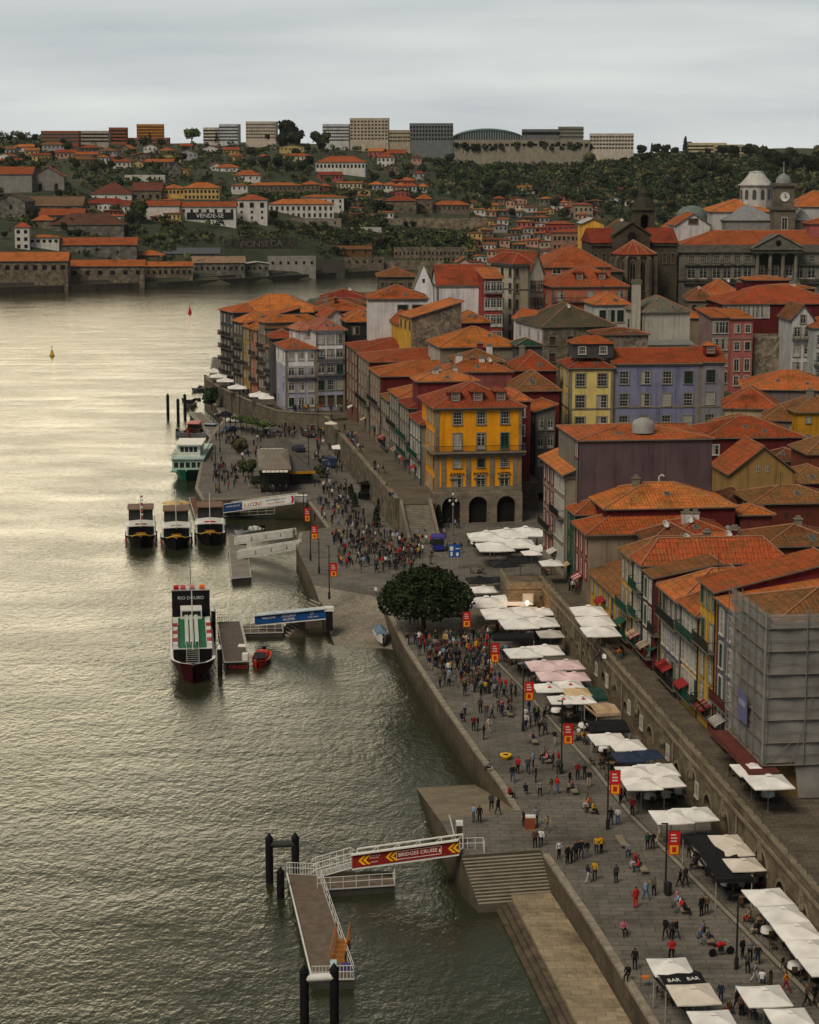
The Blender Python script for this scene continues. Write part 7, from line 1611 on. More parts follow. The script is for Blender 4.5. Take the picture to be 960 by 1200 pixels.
# curved link between gangway and pontoon
p0 = at_z(372, 1028, .9); t = thing('gangway_stair', 'short arched white stair frame linking the red gangway to the pontoon', 'stair', (p0.x, p0.y, .85), math.atan2(g0.y - p0.y, g0.x - p0.x))
Ls = math.hypot(g0.x - p0.x, g0.y - p0.y); q = MB(); sl = (g0.z - .85) / Ls
for y in (0, 1.4):
 for dz in (.0, .55, 1.1): q.tube([(-.4 * (dz > 0), y, dz), (0, y, dz + .25 * (dz > 0)), (Ls, y, dz + sl * Ls + .25 * (dz > 0)), (Ls + .35, y, dz + sl * Ls)], .045, 5)
 for k in range(6): q.tube([(Ls * k / 5, y, sl * Ls * k / 5), (Ls * k / 5, y, sl * Ls * k / 5 + 1.3)], .035, 4)
q.build('frame', [WPAINT], t); q = MB()
for k in range(8): q.box(Ls * k / 8, Ls * (k + 1) / 8 - .03, .05, 1.35, sl * Ls * k / 8 - .03, sl * Ls * k / 8 + .03, 0)
q.build('treads', [STEEL], t)
# landing post box of the red gangway
p = at_z(539, 997, QZ); t = thing('gangway_gate', 'white framed gate post with a striped box at the top of the red gangway', 'gate', (p.x, p.y + .6, QZ))
q = MB(); q.box(-.25, .25, 1.0, 1.5, 0, 2.0, 0).box(-.3, .3, .95, 1.55, 1.7, 2.05, 1); q.build('box', [DWOOD, WPAINT], t); q = MB(); q.tube([(-.9, 0, 3.0), (-.2, -.2, .2)], .07, 5); rail_line(q, (0, -.4, 0), (2.0, -.2, 0), n=3); rail_line(q, (2.0, -.2, 0), (2.1, -1.4, 0), n=2); q.build('frame', [WPAINT], t)
# blue gangway
BP = mat('plain', (.012, .06, .20), .5)
g0 = at_z(299, 732, 1.4); g1 = at_z(383, 724, 3.2)
t, pn, T, L = gangway('gangway with a deep blue side banner reading WELCOME ABOARD, white roof edge', g0, g1, 1.5, 1.15, [(0.0, 1.0, (0, BP))],
     text=[('WELCOME', .34, .20, .66, WTX, 1.2), ('DOURO', .50, .48, .70, WTX, 1.1), ('ACIMA', .50, .48, .28, WTX, 1.1), ('RIVER CRUISES', .20, .82, .28, WTX, 1.1)])
q = MB(); q.tube([T @ Vector((L * .80 + .25 * math.cos(a), -.125, .75 + .16 * math.sin(a))) for a in [k * .6 for k in range(10)]], .025, 4); q.build('wave_mark', [WTX], pn)
q = MB(); q.box(0, L, -.4, 1.6, 1.2, 1.32, 0, T); q.build('roof', [mat('plain', (.42, .50, .55), .5)], t)
p = at_z(386, 726, QZ - .6); t = thing('gangway_post', 'white capped black post where the blue gangway meets the slipway', 'post', (p.x, p.y, 1.5)); q = MB(); q.box(-.45, .45, -.4, .4, 0, 2.6, 0).box(-.6, .6, -.55, .55, 2.6, 3.1, 1); q.build('post', [BLACKP, WPAINT], t)
# colourful long gangway
g0 = at_z(262, 600, 1.4); g1 = at_z(345, 589, QZ + .1)
BLP = mat('plain', (.02, .06, .17), .5); WP = mat('plain', (.70, .69, .66), .5)
t, pn, T, L = gangway('long gangway with a blue panel and a white panel of coloured letters by the pavilion', g0, g1, 1.8, 1.35, [(0.0, .27, (0, BLP)), (.27, 1.0, (1, WP))],
     text=[('RIVER BOATS', .42, .14, .6, WTX), ('THE DIFFERENT WAY', .40, .74, .72, mat('plain', (.03, .08, .25), .5)), ('ACROSS THE RIVER', .40, .74, .28, REDB)])
for i, (ch_, c) in enumerate(zip('BICONS', (YELM, mat('plain', (.03, .1, .4), .5), REDB, BLACKP, REDB, YELM))): text_mesh(ch_, .95, c, pn, T @ Matrix.Translation((L * (.31 + .045 * i), -.12, .65)) @ UP_FRONT)
q = MB(); q.faces([T @ Vector(p) for p in ((L * .955, -.12, .05), (L * .985, -.12, .05), (L * 1.0, -.12, .65), (L * .985, -.12, 1.25), (L * .955, -.12, 1.25), (L * .97, -.12, .65))], [(0, 1, 2, 3, 4, 5)]); q.build('arrow', [REDB], pn)
p = at_z(352, 588, QZ); t = thing('ticket_box', 'grey mesh ticket stand at the quay end of the long gangway', 'ticket stand', (p.x, p.y, QZ)); q = MB(); q.box(-1.0, 1.1, -.5, .6, 0, 1.1, 0).box(-1.1, 1.2, -.6, .7, 1.1, 1.18, 1); q.build('stand', [mat('plain', (.35, .36, .36), .6), WPAINT], t)
# two white gangways
for (a_, b_, l) in (((275, 637), (343, 628), 'upper of two plain white gangways with small anchor marks'), ((278, 654), (351, 642), 'lower of two plain white gangways reaching the grey pontoon')):
 g0 = at_z(*a_, .95); g1 = at_z(*b_, 2.9); t, pn, T, L = gangway(l, g0, g1, 1.3, 1.0, [(0.0, 1.0, (0, mat('plain', (.48, .48, .44), .6)))])
 for k in range(3):
  x = L * (.3 + .25 * k); q = MB(); q.box(x - .18, x + .18, -.125, -.11, .2, .3, 0, T).box(x - .05, x + .05, -.13, -.112, .3, .75, 0, T); q.build('anchor_mark', [BLACKP], pn)
# wooden barrier ramp on the near pontoon
p = at_z(396, 1128, .8); t = thing('boarding_steps', 'orange wooden boarding steps with handrails standing on the near pontoon', 'boarding steps', (p.x, p.y, .8), R(-8)); q = MB()
OR = mat('plain', (.42, .15, .03), .6)
for k in range(5): q.box(-.55, .45, k * .5, k * .5 + .45, 0, .18 + .2 * k, 0)
q.build('steps', [WOODB], t)
for x in (-.6, .5):
 q = MB(); q.tube([(x, 0, .9), (x, 2.6, 1.9)], .06, 5).tube([(x, 0, 0), (x, 0, .9)], .06, 5).tube([(x, 2.6, 0), (x, 2.6, 2.3)], .07, 5); q.build('handrail', [OR], t)
p = at_z(391, 1137, .8); t = thing('hose_reel', 'pale blue hose reel and crates at the near end of the pontoon', 'hose reel', (p.x, p.y, .8)); q = MB(); q.tube([(-.25, 0, .45), (.25, 0, .45)], .4, 12).box(.6, 1.5, -.4, .3, 0, .5, 1); q.build('reel', [mat('plain', (.35, .5, .5), .6), mat('plain', (.07, .06, .2), .7)], t)
# ------------------------------------------------------------------ parasols, tables, chairs
def parasol_protos():
 d = {}
 for key, c in {'white': (.78, .765, .73), 'cream': (.66, .60, .52), 'black': (.02, .02, .022), 'navy': (.03, .045, .085), 'pink': (.74, .56, .56), 'striped': (.60, .45, .27), 'grey': (.52, .49, .45)}.items():
  m = MB(); n = 4; s = 1.0; top = (0, 0, .62)
  cor = [(-1, -1), (0, -1), (1, -1), (1, 0), (1, 1), (0, 1), (-1, 1), (-1, 0)]
  rings = [[(x * k, y * k, .62 * (1 - k) ** 1.1 + (.05 * k * (1 - k) if (x and y) else -.05 * k * k)) for x, y in cor] for k in (.12, .4, .7, 1.0)]
  v = [q for r in rings for q in r]; f = []
  for i in range(3):
   for k in range(8): f.append((i * 8 + k, (i + 1) * 8 + k, (i + 1) * 8 + (k + 1) % 8, i * 8 + (k + 1) % 8))
  m.faces(v, f, 0)
  m.face([(x, y, z) for x, y, z in rings[0]], 0)
  m.faces([(x * .16, y * .16, .60) for x, y in cor] + [(0, 0, .74)], [(k, (k + 1) % 8, 8) for k in range(8)], 0)
  for k in range(8):
   a, b = rings[3][k], rings[3][(k + 1) % 8]; m.face([(a[0], a[1], a[2] - .1), (b[0], b[1], b[2] - .1), b, a], 0)
  me = m.mesh('canopy', [mat('plain', c, .85, var=.17, scale=.6)])
  d[key] = me
 return d
CANOPY = parasol_protos()
q = MB(); q.tube([(0, 0, 0), (0, 0, 3.15)], .045, 6).box(-.35, .35, -.35, .35, 0, .12, 1); POLE = q.mesh('pole', [STEEL, GRAN_D])
q = MB()
for x, y in ((1, 1), (1, -1), (-1, 1), (-1, -1)): q.tube([(x * .95, y * .95, -.07), (0, 0, .45)], .012, 3, smooth=False)
RIBS = q.mesh('ribs', [STEEL])
ROWYAW = math.atan2(wd.y, wd.x) + math.pi / 2
def parasol(u, v, wpx, col, label, z=QZ, h=2.75, group='square parasols over the cafe tables', yaw=None, tall=.55):
 p = at_z(u, v, z + h); s = wpx * p.y / FPX / 2 * 1.0
 t = thing('parasol', label, 'parasol', (p.x, p.y, z), ROWYAW + (rnd.uniform(-.04, .04) if yaw is None else yaw), group)
 link('canopy', CANOPY[col], t, (0, 0, h), 0, (s, s * 1.14, tall * s / 1.0)); link('pole', POLE, t, None, 0, (1, 1, h / 3.15)); link('ribs', RIBS, t, (0, 0, h), 0, (s, s * 1.14, .9))
 return t, p, s
PAR = [
 (570, 629, 42, 'white', 'white parasol at the left front of the big canopy by the amber house'), (594, 626, 42, 'white', 'second white parasol of the big canopy by the amber house'), (616, 624, 42, 'white', 'third white parasol of the big canopy by the amber house'), (630, 625, 30, 'white', 'rightmost parasol of the big canopy by the amber house'),
 (580, 641, 42, 'white', 'white parasol over the near edge of the big canopy, left'), (606, 637, 42, 'white', 'white parasol over the near edge of the big canopy, right'),
 (634, 643, 26, 'white', 'single white parasol just above the stone bastion'),
 (590, 661, 30, 'black', 'black parasol directly below the big white canopy'), (610, 657, 26, 'black', 'black parasol beside the bastion stairs'), (562, 680, 30, 'black', 'flat black parasol right of the round tree'), (589, 679, 26, 'black', 'black parasol in the middle of the black trio'), (594, 688, 26, 'black', 'nearest black parasol by the lit lamp'),
 (567, 691, 28, 'white', 'small white parasol in front of the black ones'), (570, 706, 44, 'white', 'white parasol closest to the round tree'), (600, 703, 44, 'white', 'white parasol glowing in the lamp light'), (588, 719, 46, 'white', 'white parasol left in the second cluster row'), (614, 717, 42, 'white', 'white parasol middle in the second cluster row'), (637, 717, 30, 'white', 'white parasol against the bastion wall'), (608, 731, 42, 'white', 'white parasol near edge of the second cluster, left'), (634, 729, 40, 'white', 'white parasol near edge of the second cluster, right'), (645, 743, 30, 'grey', 'dull grey parasol in front of the bastion wall'),
 (613, 765, 40, 'white', 'left one of the white pair above the pink parasols'), (639, 762, 40, 'white', 'right one of the white pair above the pink parasols'),
 (638, 780, 40, 'pink', 'pale pink parasol far left of the pink four'), (664, 779, 38, 'pink', 'pale pink parasol far right of the pink four'), (649, 792, 38, 'pink', 'pale pink parasol near left of the pink four'), (673, 793, 34, 'pink', 'pale pink parasol near right of the pink four'),
 (643, 806, 34, 'white', 'white parasol with small red mark, far left of six'), (667, 803, 34, 'white', 'white parasol with small red mark, far middle of six'), (676, 811, 32, 'striped', 'orange and white striped parasol between the marked ones'), (659, 820, 32, 'white', 'white parasol with small red mark, near left of six'), (682, 820, 30, 'white', 'white parasol with small red mark, near right of six'),
 (713, 866, 42, 'white', 'white parasol left above the navy one'), (735, 873, 40, 'white', 'white parasol right above the navy one'), (737, 887, 36, 'navy', 'dark navy parasol with a flat front'), (760, 884, 32, 'navy', 'navy parasol close to the quay wall'),
 (745, 905, 44, 'white', 'far left parasol of the white four past the navy ones'), (772, 902, 44, 'white', 'far right parasol of the white four past the navy ones'), (752, 918, 44, 'white', 'near left parasol of the white four past the navy ones'), (779, 915, 42, 'white', 'near right parasol of the white four past the navy ones'),
 (787, 957, 46, 'white', 'white parasol on the left above the long dark awning'), (815, 954, 46, 'white', 'white parasol on the right above the long dark awning'),
 (852, 985, 38, 'cream', 'farthest cream parasol of three by the arches'), (862, 996, 38, 'cream', 'middle cream parasol of three by the arches'), (872, 1013, 42, 'cream', 'nearest cream parasol of three by the arches'),
 (900, 1051, 50, 'white', 'farthest white parasol of the row below the arched window'), (918, 1071, 50, 'white', 'second white parasol of the row below the arched window'), (934, 1091, 51, 'white', 'third white parasol of the row below the arched window'), (950, 1111, 52, 'white', 'fourth white parasol of the row, at the right edge'), (967, 1132, 52, 'white', 'nearest white parasol of the row, cut by the edge'),
 (786, 1133, 50, 'white', 'upright white parasol over the black bar awning'), (813, 1165, 56, 'cream', 'cream parasol in front of the black bar awning'), (836, 1196, 54, 'white', 'white parasol at the bottom beside the cream one'), (896, 1167, 56, 'white', 'white parasol at the bottom with many standing drinkers'), (926, 1193, 52, 'white', 'rightmost white parasol at the bottom edge'),
]
for a in PAR:
 t, p, s = parasol(*a)
 if 'red mark' in a[4]:
  q = MB(); q.faces([(-.28, -s * .62, 3.0), (.28, -s * .62, 3.0), (0, -s * .45, 3.22)], [(0, 1, 2)]); q.build('red_mark', [mat('plain', (.5, .04, .02), .7)], t)
for a in [(690, 716, 40, 'white', 'far one of three white parasols on the upper street'), (698, 728, 42, 'white', 'middle one of three white parasols on the upper street'), (704, 740, 42, 'white', 'near one of three white parasols on the upper street'), (646, 660, 26, 'white', 'small white parasol standing alone on the bastion'), (623, 648, 22, 'white', 'small white parasol behind the bastion parapet'), (882, 902, 44, 'white', 'far white parasol below the scaffold on the upper street'), (901, 916, 50, 'white', 'near white parasol below the scaffold on the upper street')]:
 parasol(*a, z=TZ, group='parasols on the upper street')
for i, a in enumerate([(251, 435, 20), (256, 441, 20), (264, 446, 20), (278, 454, 22), (304, 463, 24), (312, 466, 18)]):
 parasol(*a, 'white', ['white parasol', 'white parasol', 'white parasol', 'cream white parasol', 'wide white parasol', 'white parasol'][i] + ' on the curved terrace, ' + ['first', 'second', 'third', 'fourth', 'fifth', 'last'][i] + ' counted from the river', z=CT, group='parasols on the curved terrace')
parasol(400, 524, 22, 'white', 'white canopy of the dark kiosk stall in the square'); parasol(388, 496, 14, 'cream', 'small cream parasol high on the terrace row', z=TZ)
# wide low awnings between the parasols and the wall
def awning(label, u, v, wx, wy, zt, col, rz=0, z=QZ):
 p = at_z(u, v, zt); t = thing('awning', label, 'awning', (p.x, p.y, z), ROWYAW + rz); h = zt - z; q = MB(); n = 8
 def pt(a, b): return ((a - .5) * wx, (b - .5) * wy, h + .35 * (1 - abs(2 * b - 1)) - .06 * math.sin(a * 18.8) ** 2)
 for i in range(n):
  for j in range(n): q.face([pt(i / n, j / n), pt((i + 1) / n, j / n), pt((i + 1) / n, (j + 1) / n), pt(i / n, (j + 1) / n)], 0)
 C4 = [(-wx / 2, -wy / 2), (wx / 2, -wy / 2), (wx / 2, wy / 2), (-wx / 2, wy / 2)]
 for a, b in zip(C4, C4[1:] + C4[:1]): q.face([(a[0], a[1], h - .3), (b[0], b[1], h - .3), (b[0], b[1], h + .01), (a[0], a[1], h + .01)], 0)
 q.build('cover', [col], t)
 for x, y in C4: q = MB(); q.tube([(x * .97, y * .97, 0), (x * .97, y * .97, h)], .05, 5); q.build('post', [STEEL], t)
 return t
BLC = mat('plain', (.016, .016, .018), .9);
awning('long black awning beside the cream parasols', 840, 1003, 3.0, 11, QZ + 2.5, BLC)
awning('dark awning behind the striped parasol', 711, 850, 4, 4, QZ + 2.2, BLC)
awning('green topped awning beside the pink parasols', 693, 812, 2.6, 5, QZ + 2.4, mat('plain', (.02, .06, .045), .8))
awning('orange striped flat awning hanging off the quay wall', 706, 830, 2.6, 4, QZ + 2.9, mat('wood', (.50, .36, .22), .85, scale=.9), .12)
awning('dark low awning left of the grey parasol', 600, 745, 5, 3, QZ + 2.3, BLC)
aw = awning('black bar awning with white lettering between two parasols', 797, 1147, 3.0, 2.6, QZ + 2.6, BLC, .1)
text_mesh('BAR', .5, WPAINT, aw, Matrix.Translation((-.7, -.7, 2.83)) @ Matrix.Rotation(.27, 4, 'X')); text_mesh('BAR', .5, WPAINT, aw, Matrix.Translation((.7, -.7, 2.83)) @ Matrix.Rotation(.27, 4, 'X'))
# menu boards, tables, chairs
q = MB(); q.lathe([(.48, .74), (.5, .74), (.52, .5), (.50, .42)], 12).lathe([(.0, .745), (.5, .745)], 12).tube([(0, 0, 0), (0, 0, .72)], .04, 6, 1)
T1 = thing('cafe_table', 'x', 'table', (0, -500, 0), 0, 'cafe tables'); THINGS.remove(T1)
a_ = MB(); a_.lathe([(.01, .78), (.52, .78), (.55, .72), (.60, .40)], 12); a_.build('tablecloth', [mat('plain', (.74, .73, .70), .8)], T1); a_ = MB(); a_.tube([(0, 0, 0), (0, 0, .76)], .05, 6).box(-.25, .25, -.25, .25, 0, .04); a_.build('leg', [IRON], T1)
T2 = thing('cafe_table', 'x', 'table', (0, -500, 0), 0, 'cafe tables'); THINGS.remove(T2)
a_ = MB(); a_.box(-.42, .42, -.42, .42, .72, .76); a_.build('table_top', [mat('plain', (.20, .13, .08), .6)], T2); a_ = MB(); a_.tube([(0, 0, 0), (0, 0, .72)], .05, 6).box(-.25, .25, -.25, .25, 0, .04); a_.build('leg', [IRON], T2)
CHR = thing('cafe_chair', 'x', 'chair', (0, -500, 0), 0, 'cafe chairs'); THINGS.remove(CHR)
a_ = MB(); a_.box(-.21, .21, -.21, .21, .43, .47); a_.build('seat', [DWOOD], CHR); a_ = MB(); a_.box(-.21, .21, .19, .22, .5, .88); a_.build('backrest', [DWOOD], CHR)
for x, y in ((-.19, -.19), (.19, -.19), (-.19, .19), (.19, .19)): a_ = MB(); a_.box(x - .02, x + .02, y - .02, y + .02, 0, .43); a_.build('leg', [IRON], CHR)
SEATS = []
def dining(u, v, white, z=QZ, nch=3, lab=''):
 p = at_z(u, v, z); a0 = rnd.uniform(0, 1.5)
 c = 'white clothed cafe table' if white else 'small brown cafe table'
 copy_tree(T1 if white else T2, (p.x, p.y, z), a0, c)
 for k in range(nch):
  a = a0 + 6.283 * k / nch; x, y = p.x + math.cos(a) * .85, p.y + math.sin(a) * .85
  copy_tree(CHR, (x, y, z), a - math.pi / 2, 'dark cafe chair at a ' + ('white' if white else 'brown') + ' table'); SEATS.append((x, y, z, a - math.pi / 2))
DIN = [((560, 672), 0, 'below the black parasols'), ((577, 650), 0, 'under the big canopy'), ((556, 640), 1, 'under the big canopy'), ((578, 742), 0, 'below the white cluster'), ((598, 744), 0, 'below the white cluster'), ((622, 748), 1, 'below the white cluster'), ((600, 778), 0, 'under the white pair'), ((612, 785), 1, 'under the white pair'), ((628, 782), 1, 'under the white pair'), ((628, 800), 0, 'beside the pink parasols'), ((642, 812), 1, 'beside the pink parasols'), ((652, 838), 1, 'under the red marked parasols'), ((668, 832), 1, 'under the red marked parasols'), ((684, 836), 1, 'under the red marked parasols'), ((672, 846), 0, 'near the fifth banner'), ((684, 856), 1, 'near the fifth banner'), ((676, 868), 0, 'near the fifth banner'), ((696, 872), 0, 'left of the navy parasols'), ((708, 884), 1, 'left of the navy parasols'), ((704, 896), 0, 'left of the navy parasols'), ((716, 902), 0, 'below the navy parasols'), ((722, 914), 0, 'below the navy parasols'),
       ((762, 940), 1, 'under the white four'), ((782, 938), 1, 'under the white four'), ((796, 934), 1, 'under the white four'), ((818, 1008), 1, 'along the long black awning'), ((826, 1018), 1, 'along the long black awning'), ((842, 1031), 1, 'along the long black awning'), ((853, 1042), 1, 'along the long black awning'), ((865, 1042), 1, 'along the long black awning'), ((881, 1038), 1, 'by the nearest cream parasol'), ((870, 1060), 0, 'left of the parasol row'), ((890, 1085), 0, 'under the parasol row'), ((900, 1098), 1, 'under the parasol row'), ((918, 1112), 0, 'under the parasol row'), ((942, 1128), 0, 'under the parasol row'), ((932, 1140), 1, 'under the parasol row'), ((955, 1150), 0, 'under the parasol row'),
       ((800, 1180), 0, 'by the bottom bar'), ((787, 1172), 0, 'by the bottom bar'), ((870, 1188), 0, 'by the bottom drinkers')]
for (u, v), w_, l in DIN: dining(u, v, w_, lab=l)
for (u, v), w_, l in [((700, 762), 0, 'on the upper street'), ((712, 775), 1, 'on the upper street'), ((722, 770), 0, 'on the upper street'), ((888, 925), 1, 'below the scaffold'), ((900, 938), 1, 'below the scaffold'), ((868, 912), 0, 'below the scaffold'), ((641, 674), 0, 'on the bastion')]: dining(u, v, w_, TZ, lab=l)
for t0_ in (T1, T2, CHR):
 for ch in kids(t0_): bpy.data.objects.remove(ch)
 bpy.data.objects.remove(t0_)
# red banners on lamp posts
RED_B = mat('plain', (.50, .018, .015), .7); YB = mat('plain', (.72, .36, .02), .7)
def banner_post(u, v, vt, label, side=1, bz=None, w_=.95, hb=2.2):
 p = at_z(u, v, QZ); top = at_y(u, vt, p.y).z - QZ; t = thing('lamp_post', label, 'lamp post', (p.x, p.y, QZ), 0, 'lamp posts along the quay')
 q = MB(); q.tube([(0, 0, 0), (0, 0, .9), (0, 0, 1.0), (0, 0, top)], [.16, .16, .09, .06], 8); q.build('pole', [IRON], t)
 q = MB(); q.box(-.45, .1, -.09, .09, top, top + .09); q.build('lamp_head', [IRON], t)
 if bz is not None:
  b1 = at_y(u, bz[0], p.y).z - QZ; b0 = at_y(u, bz[1], p.y).z - QZ; x0 = .14 * side; x1 = x0 + side * w_; xa, xb = min(x0, x1), max(x0, x1)
  q = MB(); q.box(xa, xb, -.015, .015, b0, b1, 0); q.box(xa + .12, xb - .12, -.028, -.017, b0 + .08, b0 + (b1 - b0) * .40, 1)
  H_ = b1 - b0
  for k in range(3): q.box(xa + .2, xb - .25 - .1 * (k == 2), -.028, -.017, b0 + H_ * (.55 + .13 * k), b0 + H_ * (.61 + .13 * k), 2)
  q.box(xa + .3, xb - .3, -.04, -.029, b0 + H_ * .12, b0 + H_ * .34, 0)
  q.tube([(0, 0, b1 + .03), (x1, 0, b1 + .03)], .025, 4, 3)
  q.build('banner', [RED_B, YB, mat('plain', (.6, .5, .45), .7), IRON], t)
 return t
for a in [((780, 1047, 966), 'lamp post with a red banner beside the long black awning', (974, 1002), 1), ((712, 972, 893), 'lamp post with a red and yellow banner by the white four parasols', (903, 931), 1), ((658, 907, 822), 'lamp post with a red banner by the striped parasols', (848, 872), 1), ((613, 857, 780), 'lamp post with a red and yellow banner left of the pink parasols', (799, 821), 1), ((573.5, 813, 742), 'lamp post with a red banner standing in the crowd', (754, 776), 1), ((541, 758, 700), 'lamp post with a red banner right of the round tree trunk', (717, 735), 1), ((386, 702, 640), 'lamp post with a red and yellow banner above the blue gangway', (660, 676), 1), ((364, 657, 598), 'lamp post with a red and yellow banner over the two white gangways', (616, 632), 1), ((356, 612, 578), 'short red banner post by the inlet wall', (595, 611), 1)]:
 banner_post(*a[0], a[1], a[3], a[2])
for u, v, vt, l in [(863, 1136, 1050, 'plain black lamp post near the red motorbike'), (406, 601, 562, 'slim grey lamp post beside the lower road'), (374, 672, 632, 'thin brown post with a bent top on the slipway'), (253, 560, 522, 'lamp post behind the ferry, left one'), (257, 578, 544, 'lamp post in front of the ferry quay'), (265, 520, 476, 'tall post at the upstream landing'), (272, 492, 462, 'slim mast beside the parked white car'), (281, 493, 458, 'second slim mast near the parked white car'), (362, 556, 500, 'tall lamp post behind the pavilion'), (373, 535, 478, 'tall lamp post by the parked blue car'), (258, 530, 492, 'brown post near the pale blue covered boat'), (430, 515, 470, 'lamp post against the terrace wall')]:
 banner_post(u, v, vt, l)
p = at_z(531, 628, QZ); t = thing('street_lamp', 'tall ornate street lamp with several globes in front of the amber house', 'street lamp', (p.x, p.y, QZ)); q = MB(); q.tube([(0, 0, 0), (0, 0, 6.3)], [.16, .07], 8); q.build('pole', [mat('plain', (.16, .15, .13), .6)], t)
for x, z in ((-.5, 5.6), (.5, 5.6), (0, 6.6), (0, 5.0)): q = MB(); q.lathe([(.02, -.22), (.2, -.1), (.24, .1), (.1, .3), (.02, .33)], 8, 0, (x, 0, z)).tube([(0, 0, z - .3), (x, 0, z - .2)], .03, 4, 1); q.build('globe', [mat('plain', (.5, .5, .47), .4), IRON], t)
p = at_z(665, 630, QZ);
# lit lamp by the bastion
p = at_z(618, 712, QZ + 2.6); t = thing('lantern', 'lit warm lantern hanging by the parasols at the bastion', 'lantern', (p.x, p.y, QZ)); q = MB(); q.tube([(0, 0, 0), (0, 0, 2.9)], .04, 6); q.build('post', [IRON], t); q = MB(); q.lathe([(.02, 2.9), (.16, 3.0), (.2, 3.3), (.05, 3.5)], 8); q.build('bulb', [mat('lamp', (1.0, .50, .14), e=14)], t)
ld = bpy.data.lights.new('lantern_light', 'POINT'); ld.energy = 90; ld.color = (1, .55, .2); ld.shadow_soft_size = .2; lo_ = bpy.data.objects.new('lantern_light', ld); COL.objects.link(lo_); lo_.location = (p.x, p.y - .5, QZ + 3.3)
# ------------------------------------------------------------------ street furniture and stalls
def bench(u, v, rz, label, L=2.6):
 p = at_z(u, v, QZ); t = thing('stone_bench', label, 'bench', (p.x, p.y, QZ), rz, 'stone benches on the promenade'); q = MB(); q.box(-L / 2, L / 2, -.3, .3, .32, .46); q.build('seat', [mat('plain', (.24, .20, .14), .9)], t); q = MB(); q.box(-L / 2 + .25, -L / 2 + .6, -.25, .25, 0, .32).box(L / 2 - .6, L / 2 - .25, -.25, .25, 0, .32); q.build('support', [GRAN_D], t)
RB = math.atan2(wd.y, wd.x)
for u, v, l in [(596, 838, 'stone bench near the foot of the third lamp post'), (625, 870, 'stone bench with a red jacketed sitter'), (640, 892, 'stone bench with four people left of the striped parasols'), (671, 928, 'stone bench, empty end, beside the white four parasols'), (692, 950, 'stone bench crowded with sitters in the middle of the promenade'), (728, 990, 'stone bench with a lounging person and spare seats'), (752, 1020, 'stone bench with red clothed sitters'), (798, 1066, 'stone bench with a row of five sitters'), (828, 1102, 'stone bench next to the red motorbike'), (575, 800, 'stone bench inside the crowd')]:
 bench(u, v, RB, l)
def simple(name, cat, label, u, v, parts, z=QZ, rz=0):
 p = at_z(u, v, z); t = thing(name, label, cat, (p.x, p.y, z), rz)
 for nm, f, ms in parts: q = MB(); f(q); q.build(nm, ms, t)
 return t
simple('flower_pot', 'planter', 'yellow round planter with dark soil on the open promenade', 593, 890, [('pot', lambda q: q.lathe([(.25, 0), (.55, .35), (.6, .55), (.5, .55), (.1, .45)], 14), [mat('plain', (.75, .45, .02), .5)]), ('soil', lambda q: q.lathe([(.01, .5), (.5, .5)], 12), [DARK])])
simple('vendor_box', 'stand', 'brown wooden vendor stand with a white top on the near slipway', 621, 971, [('body', lambda q: q.box(-.45, .45, -.3, .3, 0, 1.05), [mat('plain', (.25, .07, .03), .6)]), ('top', lambda q: q.box(-.4, .5, -.25, .35, 1.05, 1.2), [WPAINT])])
simple('phone_box', 'phone box', 'red phone box by the granite wall left of the arcade', 506, 619, [('cabinet', lambda q: q.box(-.5, .5, -.5, .5, 0, 2.5), [REDB]), ('dome', lambda q: q.box(-.55, .55, -.55, .55, 2.5, 2.65).lathe([(.5, 2.65), (.3, 2.78), (.02, 2.82)], 10), [REDB]), ('pane', lambda q: q.box(-.36, .36, -.53, -.505, .6, 2.2).box(-.53, -.505, -.36, .36, .6, 2.2), [GLASS_L])])
simple('road_sign', 'sign', 'blue square road sign with white symbols below the amber house', 532, 668, [('posts', lambda q: (q.tube([(-.35, 0, 0), (-.35, 0, 3.6)], .05, 5), q.tube([(.5, 0, 0), (.5, 0, 3.6)], .05, 5)), [STEEL]), ('panel', lambda q: q.box(-.75, .95, -.07, -.03, 1.9, 3.8), [mat('plain', (.02, .08, .33), .5)]), ('symbols', lambda q: (q.box(-.6, -.1, -.09, -.072, 2.9, 3.5), q.box(.25, .8, -.09, -.072, 3.1, 3.25), q.box(-.5, -.2, -.09, -.072, 2.1, 2.7), q.box(.3, .7, -.09, -.072, 2.1, 2.6)), [WPAINT])])
def cart(q): pass
t = simple('tourist_cart', 'cart', 'royal blue roofed tourist cart parked by the phone box', 513, 645, [('body', lambda q: q.box(-.95, .95, -1.4, 1.6, .3, 1.1), [mat('plain', (.02, .03, .20), .4)]), ('roof', lambda q: (q.box(-1.05, 1.05, -1.5, 1.8, 2.1, 2.25), q.box(-.95, .95, -1.3, 1.6, 2.25, 2.34)), [mat('plain', (.05, .05, .28), .4)]), ('windscreen', lambda q: q.box(-.85, .85, -1.38, -1.32, 1.15, 2.0), [GLASS]), ('side_windows', lambda q: (q.box(-.97, -.9, -1.2, 1.4, 1.15, 2.0), q.box(.9, .97, -1.2, 1.4, 1.15, 2.0)), [GLASS])])
for x in (-.85, .85):
 for y in (-1.0, 1.2): q = MB(); q.tube([(x - .1, y, .33), (x + .1, y, .33)], .33, 12); q.build('wheel', [BLACKP], t)
t = simple('litter_bin', 'bin', 'black litter bin at the foot of the lamp post by the black awning', 783, 1049, [('bin', lambda q: q.lathe([(.28, 0), (.3, 1.0), (.22, 1.1), (.02, 1.12)], 10), [IRON])])
